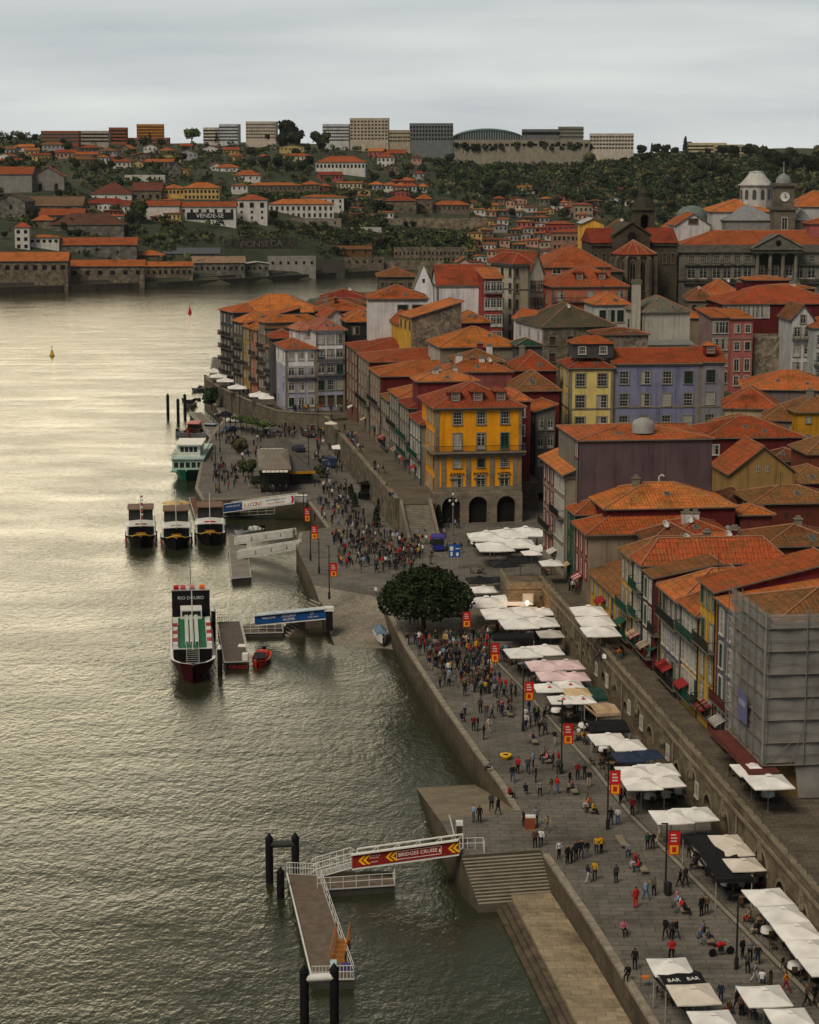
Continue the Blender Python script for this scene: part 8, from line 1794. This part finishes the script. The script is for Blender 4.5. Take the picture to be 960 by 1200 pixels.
t = simple('handcart', 'cart', 'orange seller cart frame at the promenade edge', 756, 1157, [('tray', lambda q: q.box(-.3, .3, -.2, .2, .7, .85), [mat('plain', (.55, .16, .03), .6)]), ('frame', lambda q: (q.tube([(-.3, 0, 0), (-.3, 0, 1.3)], .02, 4), q.tube([(.3, 0, 0), (.3, 0, .7)], .02, 4)), [IRON])])
t = simple('bollard', 'bollard', 'dark tall bollard between the standing drinkers and the rail groove', 903, 1160, [('post', lambda q: q.tube([(0, 0, 0), (0, 0, 1.3)], .14, 10), [mat('plain', (.06, .03, .02), .8)]), ('cap', lambda q: q.lathe([(.15, 1.3), (.1, 1.45), (.01, 1.5)], 10), [DARK])])
# motorbike
t = simple('motorbike', 'motorbike', 'black and red motorbike parked by the last bench', 845, 1120, [('body', lambda q: (q.tube([(-.55, 0, .75), (-.1, 0, .95), (.35, 0, .85)], [.1, .2, .14], 8), q.box(-.2, .2, -.12, .12, .35, .7, 1)), [REDB, IRON]), ('seat', lambda q: q.box(-.75, -.1, -.12, .12, .86, .96), [BLACKP]), ('fork', lambda q: (q.tube([(.75, 0, .3), (.5, 0, 1.1)], .04, 5), q.tube([(.5, -.35, 1.12), (.5, .35, 1.12)], .03, 5)), [STEEL])], rz=R(20))
for x in (-.7, .78): q = MB(); q.tube([(x, -.06, .32), (x, .06, .32)], .32, 14, 0); q.build('wheel', [BLACKP], t)
# parked cars
def car(u, v, rz, c, label, van=False):
 p = at_z(u, v, QZ); t = thing('parked_van' if van else 'parked_car', label, 'van' if van else 'car', (p.x, p.y, QZ), rz, 'cars parked on the upper square'); cm = mat('plain', c, .35, var=.05)
 if van: prof = [(-2.4, .4), (-2.4, .95), (-2.1, 1.15), (-1.5, 1.25), (-1.0, 2.0), (2.2, 2.05), (2.4, 1.9), (2.4, .4)]; gl = [(-1.42, 1.28), (-1.0, 1.92), (2.1, 1.95), (2.15, 1.28)]
 else: prof = [(-2.1, .35), (-2.1, .75), (-1.9, .88), (-1.0, .98), (-.35, 1.45), (.9, 1.47), (1.6, 1.05), (2.05, .98), (2.1, .35)]; gl = [(-.92, .99), (-.34, 1.40), (.88, 1.42), (1.45, 1.03)]
 w2 = .88; q = MB(); n = len(prof); v_ = [(x, -w2 * (1 if z < 1.1 else .84), z) for x, z in prof] + [(x, w2 * (1 if z < 1.1 else .84), z) for x, z in prof]
 q.faces(v_, [tuple(range(n - 1, -1, -1)), tuple(range(n, 2 * n))] + [(i, i + 1, n + i + 1, n + i) for i in range(n - 1)] + [(n - 1, 0, n, 2 * n - 1)]); q.build('body', [cm], t)
 q = MB(); o = w2 * .985
 for s in (-1, 1): f = [(x, s * (o if z < 1.1 else w2 * .855), z) for x, z in gl]; q.face(f if s > 0 else f[::-1])
 a, b = gl[0], gl[1]; q.face([(a[0] - .02, -w2 * .8, a[1] + .03), (a[0] - .02, w2 * .8, a[1] + .03), (b[0] - .03, w2 * .74, b[1]), (b[0] - .03, -w2 * .74, b[1])]); a, b = gl[-1], gl[-2]; q.face([(a[0] + .03, w2 * .8, a[1] + .05), (a[0] + .03, -w2 * .8, a[1] + .05), (b[0] + .03, -w2 * .74, b[1]), (b[0] + .03, w2 * .74, b[1])]); q.build('windows', [GLASS], t)
 for x in (-1.3, 1.3):
  for s in (-1, 1): q = MB(); q.tube([(x, s * (w2 - .14), .32), (x, s * (w2 + .02), .32)], .32, 12); wh = q.build('wheel', [BLACKP], t)
 for s in (-1, 1): q = MB(); q.box(-2.13, -2.05, s * .6 - .15, s * .6 + .15, .6, .74); q.build('headlight', [WPAINT], t)
car(276, 495, R(8), (.60, .60, .60), 'white car parked below the curved wall'); car(262, 489, R(10), (.03, .03, .035), 'dark car behind the white parked car'); car(318, 507, R(12), (.16, .16, .17), 'grey car parked by the creeper pergola'); car(350, 529, R(-70), (.035, .04, .06), 'dark blue car on the cobbled road behind the pavilion'); car(386, 547, R(-72), (.03, .05, .11), 'blue van driving down the cobbled road', True); car(268, 507, R(60), (.03, .05, .09), 'small dark blue car beside the covered boat'); car(362, 512, R(-60), (.05, .05, .05), 'black car at the top of the cobbled road')
# restaurant pavilion and second flat roof
def pavilion(label, u0, u1, v0, Y0, d, h, roofc, yaw, strips=True, edge=None):
 p, w_ = front_fit(u0, u1, v0, Y0, R(yaw)); H_ = p.z - QZ; t = thing('pavilion', label, 'pavilion', (p.x, p.y, QZ), R(yaw))
 q = MB(); q.box(-.4, w_ + .4, -.6, d + .4, H_, H_ + .28, 0); q.face([(-.4, -.6, H_ + .3), (w_ + .4, -.6, H_ + .3), (w_ * .8, d * .5, H_ + .9), (w_ * .2, d * .5, H_ + .9)], 0); q.face([(w_ + .4, d + .4, H_ + .3), (-.4, d + .4, H_ + .3), (w_ * .2, d * .5, H_ + .9), (w_ * .8, d * .5, H_ + .9)], 0); q.face([(w_ + .4, -.6, H_ + .3), (w_ + .4, d + .4, H_ + .3), (w_ * .8, d * .5, H_ + .9)], 0); q.face([(-.4, d + .4, H_ + .3), (-.4, -.6, H_ + .3), (w_ * .2, d * .5, H_ + .9)], 0); q.build('roof', [roofc], t)
 q = MB(); q.box(.1, w_ - .1, .1, d - .1, .1, H_ - .05); q.build('glazing', [GLASS], t); q = MB()
 for i in range(9): x = w_ * i / 8; q.box(x - .06, x + .06, -.05, .1, 0, H_)
 for i in range(9): y = d * i / 8; q.box(-.05, .1, y - .06, y + .06, 0, H_)
 q.build('mullions', [IRON], t)
 if strips:
  q = MB(); n = 6
  for i in range(n): q.box(.2 + (w_ - .4) * i / n, .2 + (w_ - .4) * (i + .86) / n, -2.2, -.6, H_ - .12, H_ + .02, 0)
  for i in range(n): q.box(.2 + (w_ - .4) * i / n, .2 + (w_ - .4) * (i + .86) / n, d + .4, d + 1.8, H_ + .1, H_ + .2, 0)
  q.build('awning_strip', [mat('plain', (.75, .72, .62), .7)], t)
 if edge: q = MB(); q.box(-.5, w_ + .5, -.72, -.61, H_ - .15, H_ + .3).box(-.52, -.41, -.6, d, H_ - .15, H_ + .3); q.build('fascia', [edge], t)
 return t
pavilion('glass restaurant pavilion with a brown grey roof and cream awning strips', 306, 339, 551, 362, 25, 3.4, mat('plain', (.20, .17, .14), .85), 5)
pavilion('second flat roofed pavilion with a yellow orange roof edge', 342, 366, 554, 371, 30, 3.4, mat('plain', (.09, .085, .075), .85), 12, False, mat('plain', (.5, .25, .02), .6))
# dark kiosk stall and gazebo near the terrace wall
t = simple('kiosk', 'kiosk', 'dark round kiosk stall with counters beside the terrace wall', 432, 584, [('counter', lambda q: q.lathe([(1.9, 0), (1.9, 1.1), (2.1, 1.15), (2.1, 1.25), (1.6, 1.25)], 12), [BLACKP]), ('body', lambda q: q.lathe([(1.4, 1.2), (1.4, 2.6), (2.0, 2.7), (.1, 3.2)], 12), [DARK])])
for k, (u, v, l) in enumerate([(375, 752, 0)][:0]): pass
# stacked stair seats at the slipway's left wall
for i in range(2):
 u, v = (372, 712) if i == 0 else (352, 722); p = at_z(u, v, 2.4); t = thing('stone_steps', ['flight of worn white edged steps against the quay wall by the slipway', 'lower flight of white edged steps descending to the water'][i], 'steps', (p.x, p.y, 0), R(-62)); q = MB()
 for k in range(9): q.box(-1.6, 1.6, -k * .35 - .34, -k * .35, -1, 3.3 - .34 * k - i * 1.0, 0); q.box(-1.6, 1.6, -k * .35 - .36, -k * .35 - .341, 3.2 - .34 * k - i, 3.3 - .34 * k - i, 1)
 q.build('steps', [mat('plain', (.14, .12, .085), .9), mat('plain', (.5, .47, .38), .8)], t)
# ------------------------------------------------------------------ people
SKIN = mat('plain', (.36, .2, .13), .7); HAIRS = [mat('plain', c, .8) for c in ((.02, .015, .01), (.06, .035, .02), (.15, .09, .04), (.02, .018, .016))]
TOPS = {'black': (.014, .014, .016), 'dark navy': (.02, .025, .05), 'charcoal': (.05, .05, .052), 'grey': (.20, .20, .21), 'red': (.42, .02, .02), 'white': (.62, .61, .6), 'bottle green': (.015, .07, .035), 'mustard yellow': (.50, .27, .02), 'olive': (.09, .085, .045), 'tan': (.34, .24, .14), 'light blue': (.22, .33, .48), 'pink': (.50, .14, .22), 'brown': (.10, .05, .03), 'dark red': (.17, .015, .018), 'cream': (.5, .45, .36), 'violet': (.16, .12, .3), 'orange': (.55, .16, .02)}
BOT = {'black': (.012, .012, .014), 'dark blue': (.02, .03, .06), 'blue': (.06, .10, .2), 'grey': (.12, .12, .12), 'light grey': (.35, .35, .34), 'beige': (.34, .28, .2), 'dark red': (.2, .02, .02), 'red': (.4, .02, .02)}
TM = {k: mat('plain', v, .85) for k, v in TOPS.items()}; BM = {k: mat('plain', v, .85) for k, v in BOT.items()}; SHOE = mat('plain', (.03, .028, .026), .7)
def person_mesh(name, P):
 """P: joint positions. One skinned, subdivided surface; zones by height get cloth, skin, hair materials."""
 keys = ['pel', 'che', 'nec', 'hea', 'top', 'hl', 'kl', 'al', 'tl', 'hr', 'kr', 'ar', 'tr', 'sl', 'el', 'wl', 'fl', 'sr', 'er', 'wr', 'fr']
 ed = [('pel', 'che'), ('che', 'nec'), ('nec', 'hea'), ('hea', 'top'), ('pel', 'hl'), ('hl', 'kl'), ('kl', 'al'), ('al', 'tl'), ('pel', 'hr'), ('hr', 'kr'), ('kr', 'ar'), ('ar', 'tr'), ('che', 'sl'), ('sl', 'el'), ('el', 'wl'), ('wl', 'fl'), ('che', 'sr'), ('sr', 'er'), ('er', 'wr'), ('wr', 'fr')]
 rad = dict(pel=(.16, .12), che=(.17, .12), nec=(.062, .062), hea=(.092, .10), top=(.06, .07), hl=(.095, .10), kl=(.065, .07), al=(.048, .05), tl=(.04, .035), sl=(.075, .07), el=(.05, .05), wl=(.036, .036), fl=(.03, .025))
 for k in list(rad):
  if k[-1] == 'l' and len(k) == 2: rad[k[0] + 'r'] = rad[k]
 me = bpy.data.meshes.new('b'); me.from_pydata([P[k] for k in keys], [(keys.index(a), keys.index(b)) for a, b in ed], []); o = bpy.data.objects.new('b', me); COL.objects.link(o)
 md = o.modifiers.new('s', 'SKIN'); me.skin_vertices[0].data[0].use_root = True
 for i, k in enumerate(keys): me.skin_vertices[0].data[i].radius = rad[k]
 o.modifiers.new('d', 'SUBSURF').levels = 1; o.modifiers['d'].render_levels = 1
 dg = bpy.context.evaluated_depsgraph_get(); r = bpy.data.meshes.new_from_object(o.evaluated_get(dg)); bpy.data.objects.remove(o); r.name = name
 J = {k: Vector(P[k]) for k in keys}
 def near(c):
  best = min(ed, key=lambda e: _segd(c, J[e[0]], J[e[1]])); return best
 r.materials.clear()
 for m_ in (SKIN, TM['black'], BM['black'], HAIRS[0], SHOE): r.materials.append(m_)
 for p in r.polygons:
  c = p.center; e = near(c); z = 1
  if e[1] in ('hea', 'top') or e == ('nec', 'hea'):
   z = 0
   if c.z > J['hea'].z + .045 or (c.y > J['hea'].y + .01 and c.z > J['hea'].z - .07): z = 3
   if c.z < J['nec'].z + .03: z = 1
  elif e[1] in ('fl', 'fr'): z = 0
  elif e[0] in ('hl', 'hr', 'kl', 'kr') or e in (('pel', 'hl'), ('pel', 'hr')): z = 2
  elif e[1] in ('tl', 'tr'): z = 4
  p.material_index = z; p.use_smooth = True
 return r
def _segd(p, a, b):
 d = b - a; t = max(0, min(1, (p - a).dot(d) / max(1e-9, d.length_squared))); return (p - (a + d * t)).length
base_ = dict(pel=(0, 0, .93), che=(0, 0, 1.28), nec=(0, -.005, 1.47), hea=(0, -.02, 1.60), top=(0, -.01, 1.69), hl=(-.10, 0, .86), kl=(-.11, -.01, .49), al=(-.11, .03, .09), tl=(-.13, -.12, .04), hr=(.10, 0, .86), kr=(.11, -.01, .49), ar=(.11, .03, .09), tr=(.13, -.12, .04), sl=(-.18, 0, 1.40), el=(-.25, .03, 1.13), wl=(-.25, -.05, .90), fl=(-.24, -.08, .80), sr=(.18, 0, 1.40), er=(.25, .03, 1.13), wr=(.25, -.05, .90), fr=(.24, -.08, .80))
def pose(**k): d = dict(base_); d.update(k); return d
POSES = {
 'standing': pose(), 'standing, arms bent': pose(el=(-.24, -.02, 1.14), wl=(-.12, -.25, 1.18), fl=(-.06, -.31, 1.24), er=(.24, -.02, 1.14), wr=(.14, -.24, 1.12), fr=(.06, -.30, 1.16)),
 'walking': pose(kl=(-.10, -.20, .52), al=(-.10, -.30, .10), tl=(-.11, -.44, .08), kr=(.10, .10, .48), ar=(.10, .32, .14), tr=(.11, .20, .05), el=(-.24, .13, 1.16), wl=(-.23, .16, .93), fl=(-.22, .14, .84), er=(.24, -.06, 1.13), wr=(.22, -.24, .96), fr=(.21, -.30, .90)),
 'walking away': pose(kl=(-.10, .08, .48), al=(-.10, .28, .13), tl=(-.11, .16, .05), kr=(.10, -.18, .52), ar=(.10, -.27, .09), tr=(.11, -.41, .07), el=(-.24, -.05, 1.14), wl=(-.22, -.20, .95), fl=(-.21, -.25, .88)),
 'leaning': pose(pel=(.04, 0, .92), che=(.0, -.05, 1.27), nec=(-.02, -.09, 1.45), hea=(-.03, -.13, 1.57), top=(-.03, -.12, 1.66), sl=(-.19, -.05, 1.38), sr=(.17, -.05, 1.40), er=(.27, -.02, 1.15), wr=(.16, -.20, 1.05), fr=(.08, -.26, 1.05), kl=(-.13, -.08, .49), al=(-.16, .0, .09)),
 'sitting': pose(pel=(0, 0, .52), che=(0, -.02, .86), nec=(0, -.05, 1.05), hea=(0, -.08, 1.18), top=(0, -.08, 1.27), hl=(-.10, -.04, .50), kl=(-.13, -.44, .50), al=(-.13, -.46, .10), tl=(-.14, -.60, .05), hr=(.10, -.04, .50), kr=(.13, -.44, .50), ar=(.12, -.40, .10), tr=(.13, -.54, .05), sl=(-.18, -.02, .98), el=(-.24, -.08, .74), wl=(-.15, -.30, .66), fl=(-.10, -.38, .64), sr=(.18, -.02, .98), er=(.24, -.08, .74), wr=(.15, -.30, .68), fr=(.10, -.38, .68)),
}
PMESH = {k: person_mesh('body', v) for k, v in POSES.items()}
USED = set(); NP = [0]; DK = ['black', 'black', 'black', 'dark navy', 'dark navy', 'charcoal', 'charcoal', 'grey', 'olive', 'brown']
def person(u, v, top, bot, pz='standing', where='', z=QZ, rz=None, xyz=None, s=None, group=None):
 if NP[0] >= 296: return
 if xyz is None: p = at_z(u, v, z)
 else: p = Vector(xyz)
 tops = list(TOPS); bots = list(BOT)
 if top is None:
  for _ in range(60):
   top = rnd.choice(DK * 5 + tops) if _ < 25 else rnd.choice(tops); bot = rnd.choice(['black', 'dark blue'] * 4 + bots);
   if (top, bot, pz, where) not in USED: break
 USED.add((top, bot, pz, where)); NP[0] += 1
 o = link('person', PMESH[pz], None, (p.x, p.y, p.z), rnd.uniform(0, 6.28) if rz is None else rz); k = rnd.uniform(.93, 1.06) if s is None else s; o.scale = (k * rnd.uniform(.95, 1.12), k * rnd.uniform(.95, 1.12), k)
 for i, m_ in enumerate((SKIN, TM[top], BM[bot], rnd.choice(HAIRS), SHOE)): o.material_slots[i].link = 'OBJECT'; o.material_slots[i].material = m_
 tag(o, 'person %s, %s top, %s trousers, %s' % (pz, top, bot, where), 'person', group)
 return o
SB, WK, WA, LE, SI, ST = 'standing, arms bent', 'walking', 'walking away', 'leaning', 'sitting', 'standing'
W1, W2, W3_, W4 = 'on the near slipway', 'at the top of the wide steps', 'on the open promenade', 'near the quay edge'
FG = [(555, 964, 'light blue', 'grey', SB, W1), (562, 965, 'black', 'black', ST, W1), (576, 951, 'charcoal', 'black', WK, W1), (584, 955, 'black', 'dark blue', WA, W1), (614, 969, 'black', 'black', LE, 'at the vendor stand'), (628, 968, 'grey', 'dark blue', ST, 'at the vendor stand'), (641, 975, 'tan', 'grey', WK, W1),
 (627, 994, 'brown', 'black', ST, W2), (634, 993, 'white', 'dark blue', WK, W2), (655, 1007, 'white', 'black', LE, W2), (665, 1013, 'black', 'black', ST, W2), (670, 1012, 'charcoal', 'black', SB, W2), (675, 1008, 'dark navy', 'black', ST, W2), (681, 1006, 'black', 'dark blue', WA, W2), (688, 1006, 'black', 'grey', ST, W2), (699, 1001, 'mustard yellow', 'dark blue', ST, W3_), (705, 1001, 'mustard yellow', 'black', LE, W3_),
 (689, 1035, 'dark navy', 'light grey', WA, W3_), (697, 1032, 'mustard yellow', 'dark blue', WK, W3_), (722, 1035, 'charcoal', 'black', ST, W3_), (745, 1064, 'red', 'red', ST, W3_), (757, 1055, 'light blue', 'blue', WA, W3_), (766, 1050, 'olive', 'black', LE, W3_), (731, 1096, 'pink', 'black', SI, W3_), (744, 1137, 'black', 'black', ST, W4), (780, 1101, 'black', 'black', WK, W3_), (787, 1102, 'charcoal', 'black', ST, W3_), (792, 1101, 'black', 'dark blue', WA, W3_), (787, 1126, 'red', 'black', LE, 'behind the upright white parasol'), (822, 1074, 'black', 'black', ST, 'with a child near the bench'), (828, 1072, 'brown', 'dark blue', SB, 'with a child near the bench'),
 (870, 1123, 'black', 'black', ST, 'by the plain lamp post'), (879, 1127, 'grey', 'black', SB, 'by the plain lamp post'), (888, 1131, 'black', 'dark blue', ST, 'by the plain lamp post'), (876, 1141, 'charcoal', 'black', LE, 'by the plain lamp post'), (885, 1152, 'grey', 'light grey', WK, 'near the tall bollard'), (893, 1155, 'white', 'blue', SI, 'near the tall bollard'), (921, 1163, 'orange', 'dark red', WK, 'right of the tall bollard'), (945, 1180, 'brown', 'black', WA, 'at the bottom right'), (955, 1178, 'black', 'black', WK, 'at the bottom right'), (797, 1040, 'black', 'black', WK, 'by the black awning'), (803, 1039, 'charcoal', 'black', WA, 'by the black awning'), (759, 996, 'bottle green', 'black', ST, 'at the near groove'), (765, 996, 'black', 'black', LE, 'at the near groove'), (773, 988, 'cream', 'beige', WK, 'at the near groove'), (716, 968, 'black', 'dark blue', ST, 'under the second banner'), (724, 967, 'white', 'blue', SB, 'under the second banner'), (741, 956, 'dark red', 'black', ST, 'by the white four'), (727, 942, 'black', 'black', ST, 'by the white four'), (732, 940, 'charcoal', 'dark blue', WA, 'by the white four'),
 (607, 907, 'red', 'black', ST, W3_), (619, 907, 'charcoal', 'dark blue', WA, W3_), (625, 899, 'light blue', 'dark blue', ST, W3_), (628, 917, 'black', 'black', ST, W3_), (601, 917, 'black', 'blue', WA, W3_), (646, 931, 'olive', 'grey', WK, W3_), (653, 931, 'red', 'blue', WA, W3_), (677, 914, 'dark red', 'black', ST, W3_), (685, 914, 'black', 'dark blue', SB, W3_), (633, 933, 'grey', 'black', LE, 'with a stroller'), (616, 932, 'black', 'dark blue', SI, 'with a red bag'), (597, 937, 'dark red', 'black', SI, 'on the quay wall coping'), (574, 905, 'grey', 'black', SI, 'on the quay wall coping'), (541, 847, 'black', 'dark blue', SI, 'on the quay wall coping'), (567, 867, 'black', 'black', ST, W4), (555, 857, 'dark red', 'black', SB, W4), (560, 857, 'black', 'dark blue', ST, W4), (573, 859, 'cream', 'beige', WK, W4), (563, 836, 'charcoal', 'black', ST, W4), (577, 842, 'grey', 'black', WK, W4), (570, 842, 'brown', 'blue', ST, W4), (545, 839, 'grey', 'black', WA, W4),
 (632, 863, 'black', 'black', ST, 'by the fourth banner'), (639, 862, 'charcoal', 'black', WK, 'by the fourth banner'), (620, 837, 'dark navy', 'blue', ST, 'by the fourth banner'), (626, 845, 'bottle green', 'grey', ST, 'by the fourth banner'), (631, 846, 'bottle green', 'black', WA, 'by the fourth banner'), (638, 842, 'grey', 'black', ST, 'by the fourth banner'), (737, 1003, 'grey', 'dark blue', SI, 'on the bench with spare seats'), (736, 1149, 'black', 'black', SI, 'on the quay wall coping'), (500, 1, 'x', 'x', 'x', 'x')][:-1]
for u, v, a, b, pz, wh in FG:
 zz = QZ + (.0 if 'slipway' not in wh else 0); person(u, v, a, b, pz, wh)
# sitters on the benches
for bu, bv, cols_, wh in [(747, 1018, ('red', 'dark red', 'black', 'red'), 'on the red crowd bench'), (798, 1066, ('pink', 'light blue', 'white', 'red', 'black'), 'on the five sitter bench'), (828, 1102, ('violet', 'black', 'grey', 'charcoal'), 'on the bench by the motorbike'), (692, 950, ('black', 'orange', 'dark red', 'charcoal', 'mustard yellow'), 'on the crowded bench'), (640, 892, ('grey', 'brown', 'black', 'pink'), 'on the bench of four'), (625, 870, ('red', 'dark navy'), 'on the bench with red jacket'), (596, 838, ('brown', 'black'), 'on the bench at the crowd'), (671, 928, ('pink', 'charcoal'), 'on the half empty bench')]:
 c0 = at_z(bu, bv, QZ)
 for i, cc_ in enumerate(cols_):
  d_ = Vector((wd.x, wd.y)) * (i - (len(cols_) - 1) / 2) * .58; sd_ = (-1) ** i
  person(0, 0, cc_, rnd.choice(['black', 'dark blue', 'blue', 'grey', 'light grey']), SI, wh, xyz=(c0.x + d_.x - .05, c0.y + d_.y, QZ - .02), rz=RB + (math.pi if sd_ > 0 else 0) + rnd.uniform(-.3, .3))
# seated guests
for i, (x, y, z, a) in enumerate(SEATS):
 if rnd.random() < .5: person(0, 0, None, None, SI, 'at a ' + ('table of the upper street' if z > 6 else 'table ' + ('by the black awning' if y < 172 else 'by the navy parasols' if y < 205 else 'by the pink parasols' if y < 235 else 'by the bastion')), xyz=(x, y, z - .03), rz=a + math.pi)
def crowd(poly, n, where, seed, z=QZ, posew=(ST, ST, SB, WK, WA, LE), mass=False):
 r = random.Random(seed); P = [at_z(u, v, z) for u, v in poly]; pts = []
 x0, x1 = min(p.x for p in P), max(p.x for p in P); y0, y1 = min(p.y for p in P), max(p.y for p in P); k = 0
 while len(pts) < n and k < n * 200:
  k += 1; x, y = r.uniform(x0, x1), r.uniform(y0, y1); ins = False
  for a, b in zip(P, P[1:] + P[:1]):
   if (a.y > y) != (b.y > y) and x < (b.x - a.x) * (y - a.y) / (b.y - a.y) + a.x: ins = not ins
  if not ins or any((x - a) ** 2 + (y - b) ** 2 < .30 for a, b in pts): continue
  if pts and r.random() < .55:       # people gather in small groups
   bx_, by_ = r.choice(pts); x2, y2 = bx_ + r.gauss(0, .8), by_ + r.gauss(0, .9)
   if any((x2 - a) ** 2 + (y2 - b) ** 2 < .25 for a, b in pts): continue
   x, y = x2, y2
  pts.append((x, y))
 for x, y in pts:
  if mass: MASS.append((x, y, z, r.choice(posew)))
  else: person(0, 0, None, None, r.choice(posew), where, xyz=(x, y, z))
crowd([(490, 768), (512, 748), (566, 750), (592, 790), (566, 822), (512, 800)], 100, 'in the round tree crowd', 1)
crowd([(545, 800), (600, 815), (640, 860), (590, 850)], 10, 'between crowd and benches', 9)
crowd([(856, 1168), (868, 1172), (880, 1196), (862, 1192)], 6, 'at the bottom bar tables', 12)
crowd([(768, 1160), (785, 1160), (795, 1190), (775, 1185)], 5, 'beside the black bar awning', 13)
crowd([(385, 678), (435, 680), (430, 702), (392, 700)], 9, 'on the middle slipway', 8)
MASS = []
def crowd_far(*a, **k): crowd(*a, mass=True, **k)
crowd_far([(400, 640), (436, 622), (474, 634), (486, 664), (430, 676), (395, 662)], 190, '', 2)
crowd_far([(470, 624), (548, 618), (550, 640), (500, 668), (470, 650)], 28, '', 3)
crowd_far([(372, 590), (405, 588), (445, 622), (405, 640), (385, 630)], 60, '', 4)
crowd_far([(366, 505), (394, 500), (402, 560), (410, 592), (380, 590)], 95, '', 5)
crowd_far([(258, 508), (322, 503), (304, 545), (292, 577), (243, 577), (248, 540)], 95, '', 6)
crowd_far([(326, 500), (376, 498), (376, 517), (332, 514)], 60, '', 7)
crowd_far([(335, 479), (400, 480), (400, 484), (335, 483)], 36, '', 10, CT)
crowd_far([(296, 572), (345, 570), (345, 579), (296, 580)], 12, '', 14)
crowd_far([(496, 765), (514, 746), (572, 748), (600, 790), (575, 822), (514, 800)], 75, '', 31)
crowd_far([(560, 800), (600, 812), (700, 930), (660, 935)], 22, '', 32)
crowd_far([(430, 700), (470, 694), (500, 730), (480, 740)], 8, '', 15)
crowd_far([(396, 500), (402, 498), (470, 590), (462, 590)], 30, '', 16, TZ)
crowd_far([(552, 640), (640, 640), (640, 652), (560, 662)], 22, '', 17)
crowd_far([(660, 680), (672, 690), (690, 720), (680, 715)], 5, '', 18, TZ)
crowd_far([(262, 452), (318, 472), (316, 476), (260, 456)], 20, '', 19, CT)
if MASS:
 zmats = [SKIN, SHOE, HAIRS[0]] + [TM[k] for k in ('black', 'dark navy', 'charcoal', 'grey', 'red', 'white', 'olive', 'mustard yellow', 'light blue')] + [BM[k] for k in ('black', 'dark blue', 'grey', 'beige')]
 geo = {k: ([tuple(v.co) for v in me.vertices], [tuple(p.vertices) for p in me.polygons], [p.material_index for p in me.polygons]) for k, me in PMESH.items()}
 q = MB(); rm_ = random.Random(99)
 for x, y, z, pz in MASS:
  vs, fs, mi = geo[pz]; a = rm_.uniform(0, 6.28); k = rm_.uniform(.93, 1.06); c_, s_ = math.cos(a) * k, math.sin(a) * k; b0 = len(q.v); tp_ = rm_.choice([3] * 7 + [4] * 5 + [5] * 6 + [6, 6, 7, 7, 8, 8, 9, 9, 10, 11]); bt2 = rm_.choice([12, 12, 13, 13, 14, 15]); mp_ = {0: 0, 1: tp_, 2: bt2, 3: 2, 4: 1}
  q.v += [(x + c_ * vx - s_ * vy, y + s_ * vx + c_ * vy, z + vz * k) for vx, vy, vz in vs]; q.f += [tuple(b0 + i for i in f) for f in fs]; q.m += [mp_[i] for i in mi]; q.sm += [True] * len(fs)
 tag(q.build('crowd', zmats), 'dense crowd of small strolling people on the far square and upper promenade', 'crowd', kind='stuff')
# ------------------------------------------------------------------ labels that single out each thing
LM = [('the brick skyline block', 70, 162), ('the orange skyline block', 176, 156), ('the beige skyline tower', 305, 153), ('the big beige block', 432, 152), ('the glass arena', 571, 158), ('the striped mall', 670, 156), ('the white mall block', 717, 168), ('the ridge hotel', 838, 175), ('the hill manor', 399, 194), ('the yellow palace', 223, 226), ('the sale banner', 250, 262), ('the lodge tower', 295, 247), ('the winery', 353, 247), ('the pale letters', 300, 290), ('the grey twin warehouses', 37, 210), ('the white tower house', 25, 280), ('the brown stone house', 320, 221), ('the chapel ruin', 204, 200), ('the buttressed wall', 510, 262), ('the roofless front', 505, 298), ('the church tower', 756, 240), ('the green dome', 811, 246), ('the palace lantern', 886, 222), ('the clock tower', 919, 235), ('the rose house front', 669, 285), ('the crimson house', 657, 268), ('the bright yellow house', 695, 272), ('the stepped house row', 465, 222), ('the stone block', 470, 242), ('the picket wall', 398, 270), ('the riverside warehouses', 130, 318), ('the dark red roof', 140, 220), ('the slate shed', 225, 292), ('the pink chapel', 544, 305), ('the round tree', 497, 690), ('the amber house', 555, 540), ('the pavilion', 322, 555), ('the bastion', 620, 690), ('the navy parasols', 748, 885), ('the pink parasols', 655, 785), ('the black awning', 833, 1000), ('the big canopy', 595, 635), ('the white pair', 625, 765), ('the striped parasol', 676, 811), ('the cream parasols', 862, 1000), ('the motorbike', 845, 1115), ('the bollard', 903, 1155), ('the scaffold', 905, 850), ('the white four', 762, 910), ('the bar awning', 795, 1148)]
def dirword(dx, dy):
 a = math.degrees(math.atan2(-dy, dx)) % 360
 return ['right of', 'above right of', 'above', 'above left of', 'left of', 'below left of', 'below', 'below right of'][int((a + 22.5) // 45) % 8]
bpy.context.view_layer.update()
def fix_labels():
 by = {}
 for o in THINGS: by.setdefault(o['label'], []).append(o)
 taken = set(k for k, v in by.items() if len(v) == 1)
 for lab, os_ in by.items():
  if len(os_) == 1 and len(lab.split()) >= 4: continue
  for o in os_:
   u, v = proj(o.matrix_world.translation); c = sorted(LM, key=lambda q: math.hypot(q[1] - u, (q[2] - v) * 1.3))[:7]; done = False
   cand = ['%s %s %s' % (lab, dirword(u - a[1], v - a[2]), a[0]) for a in c[:2]]
   cand += ['%s %s %s and %s %s' % (lab, dirword(u - a[1], v - a[2]), a[0], dirword(u - b[1], v - b[2]), b[0]) for i, a in enumerate(c) for b in c[i + 1:]]
   cand += ['%s, %s one %s %s' % (lab, n, dirword(u - a[1], v - a[2]), a[0]) for n in ('second', 'third', 'fourth', 'fifth') for a in c[:3]]
   for q in cand:
    if q not in taken and len(q.split()) <= 16: o['label'] = q; taken.add(q); done = True; break
   if not done: o['label'] = cand[0]
fix_labels()
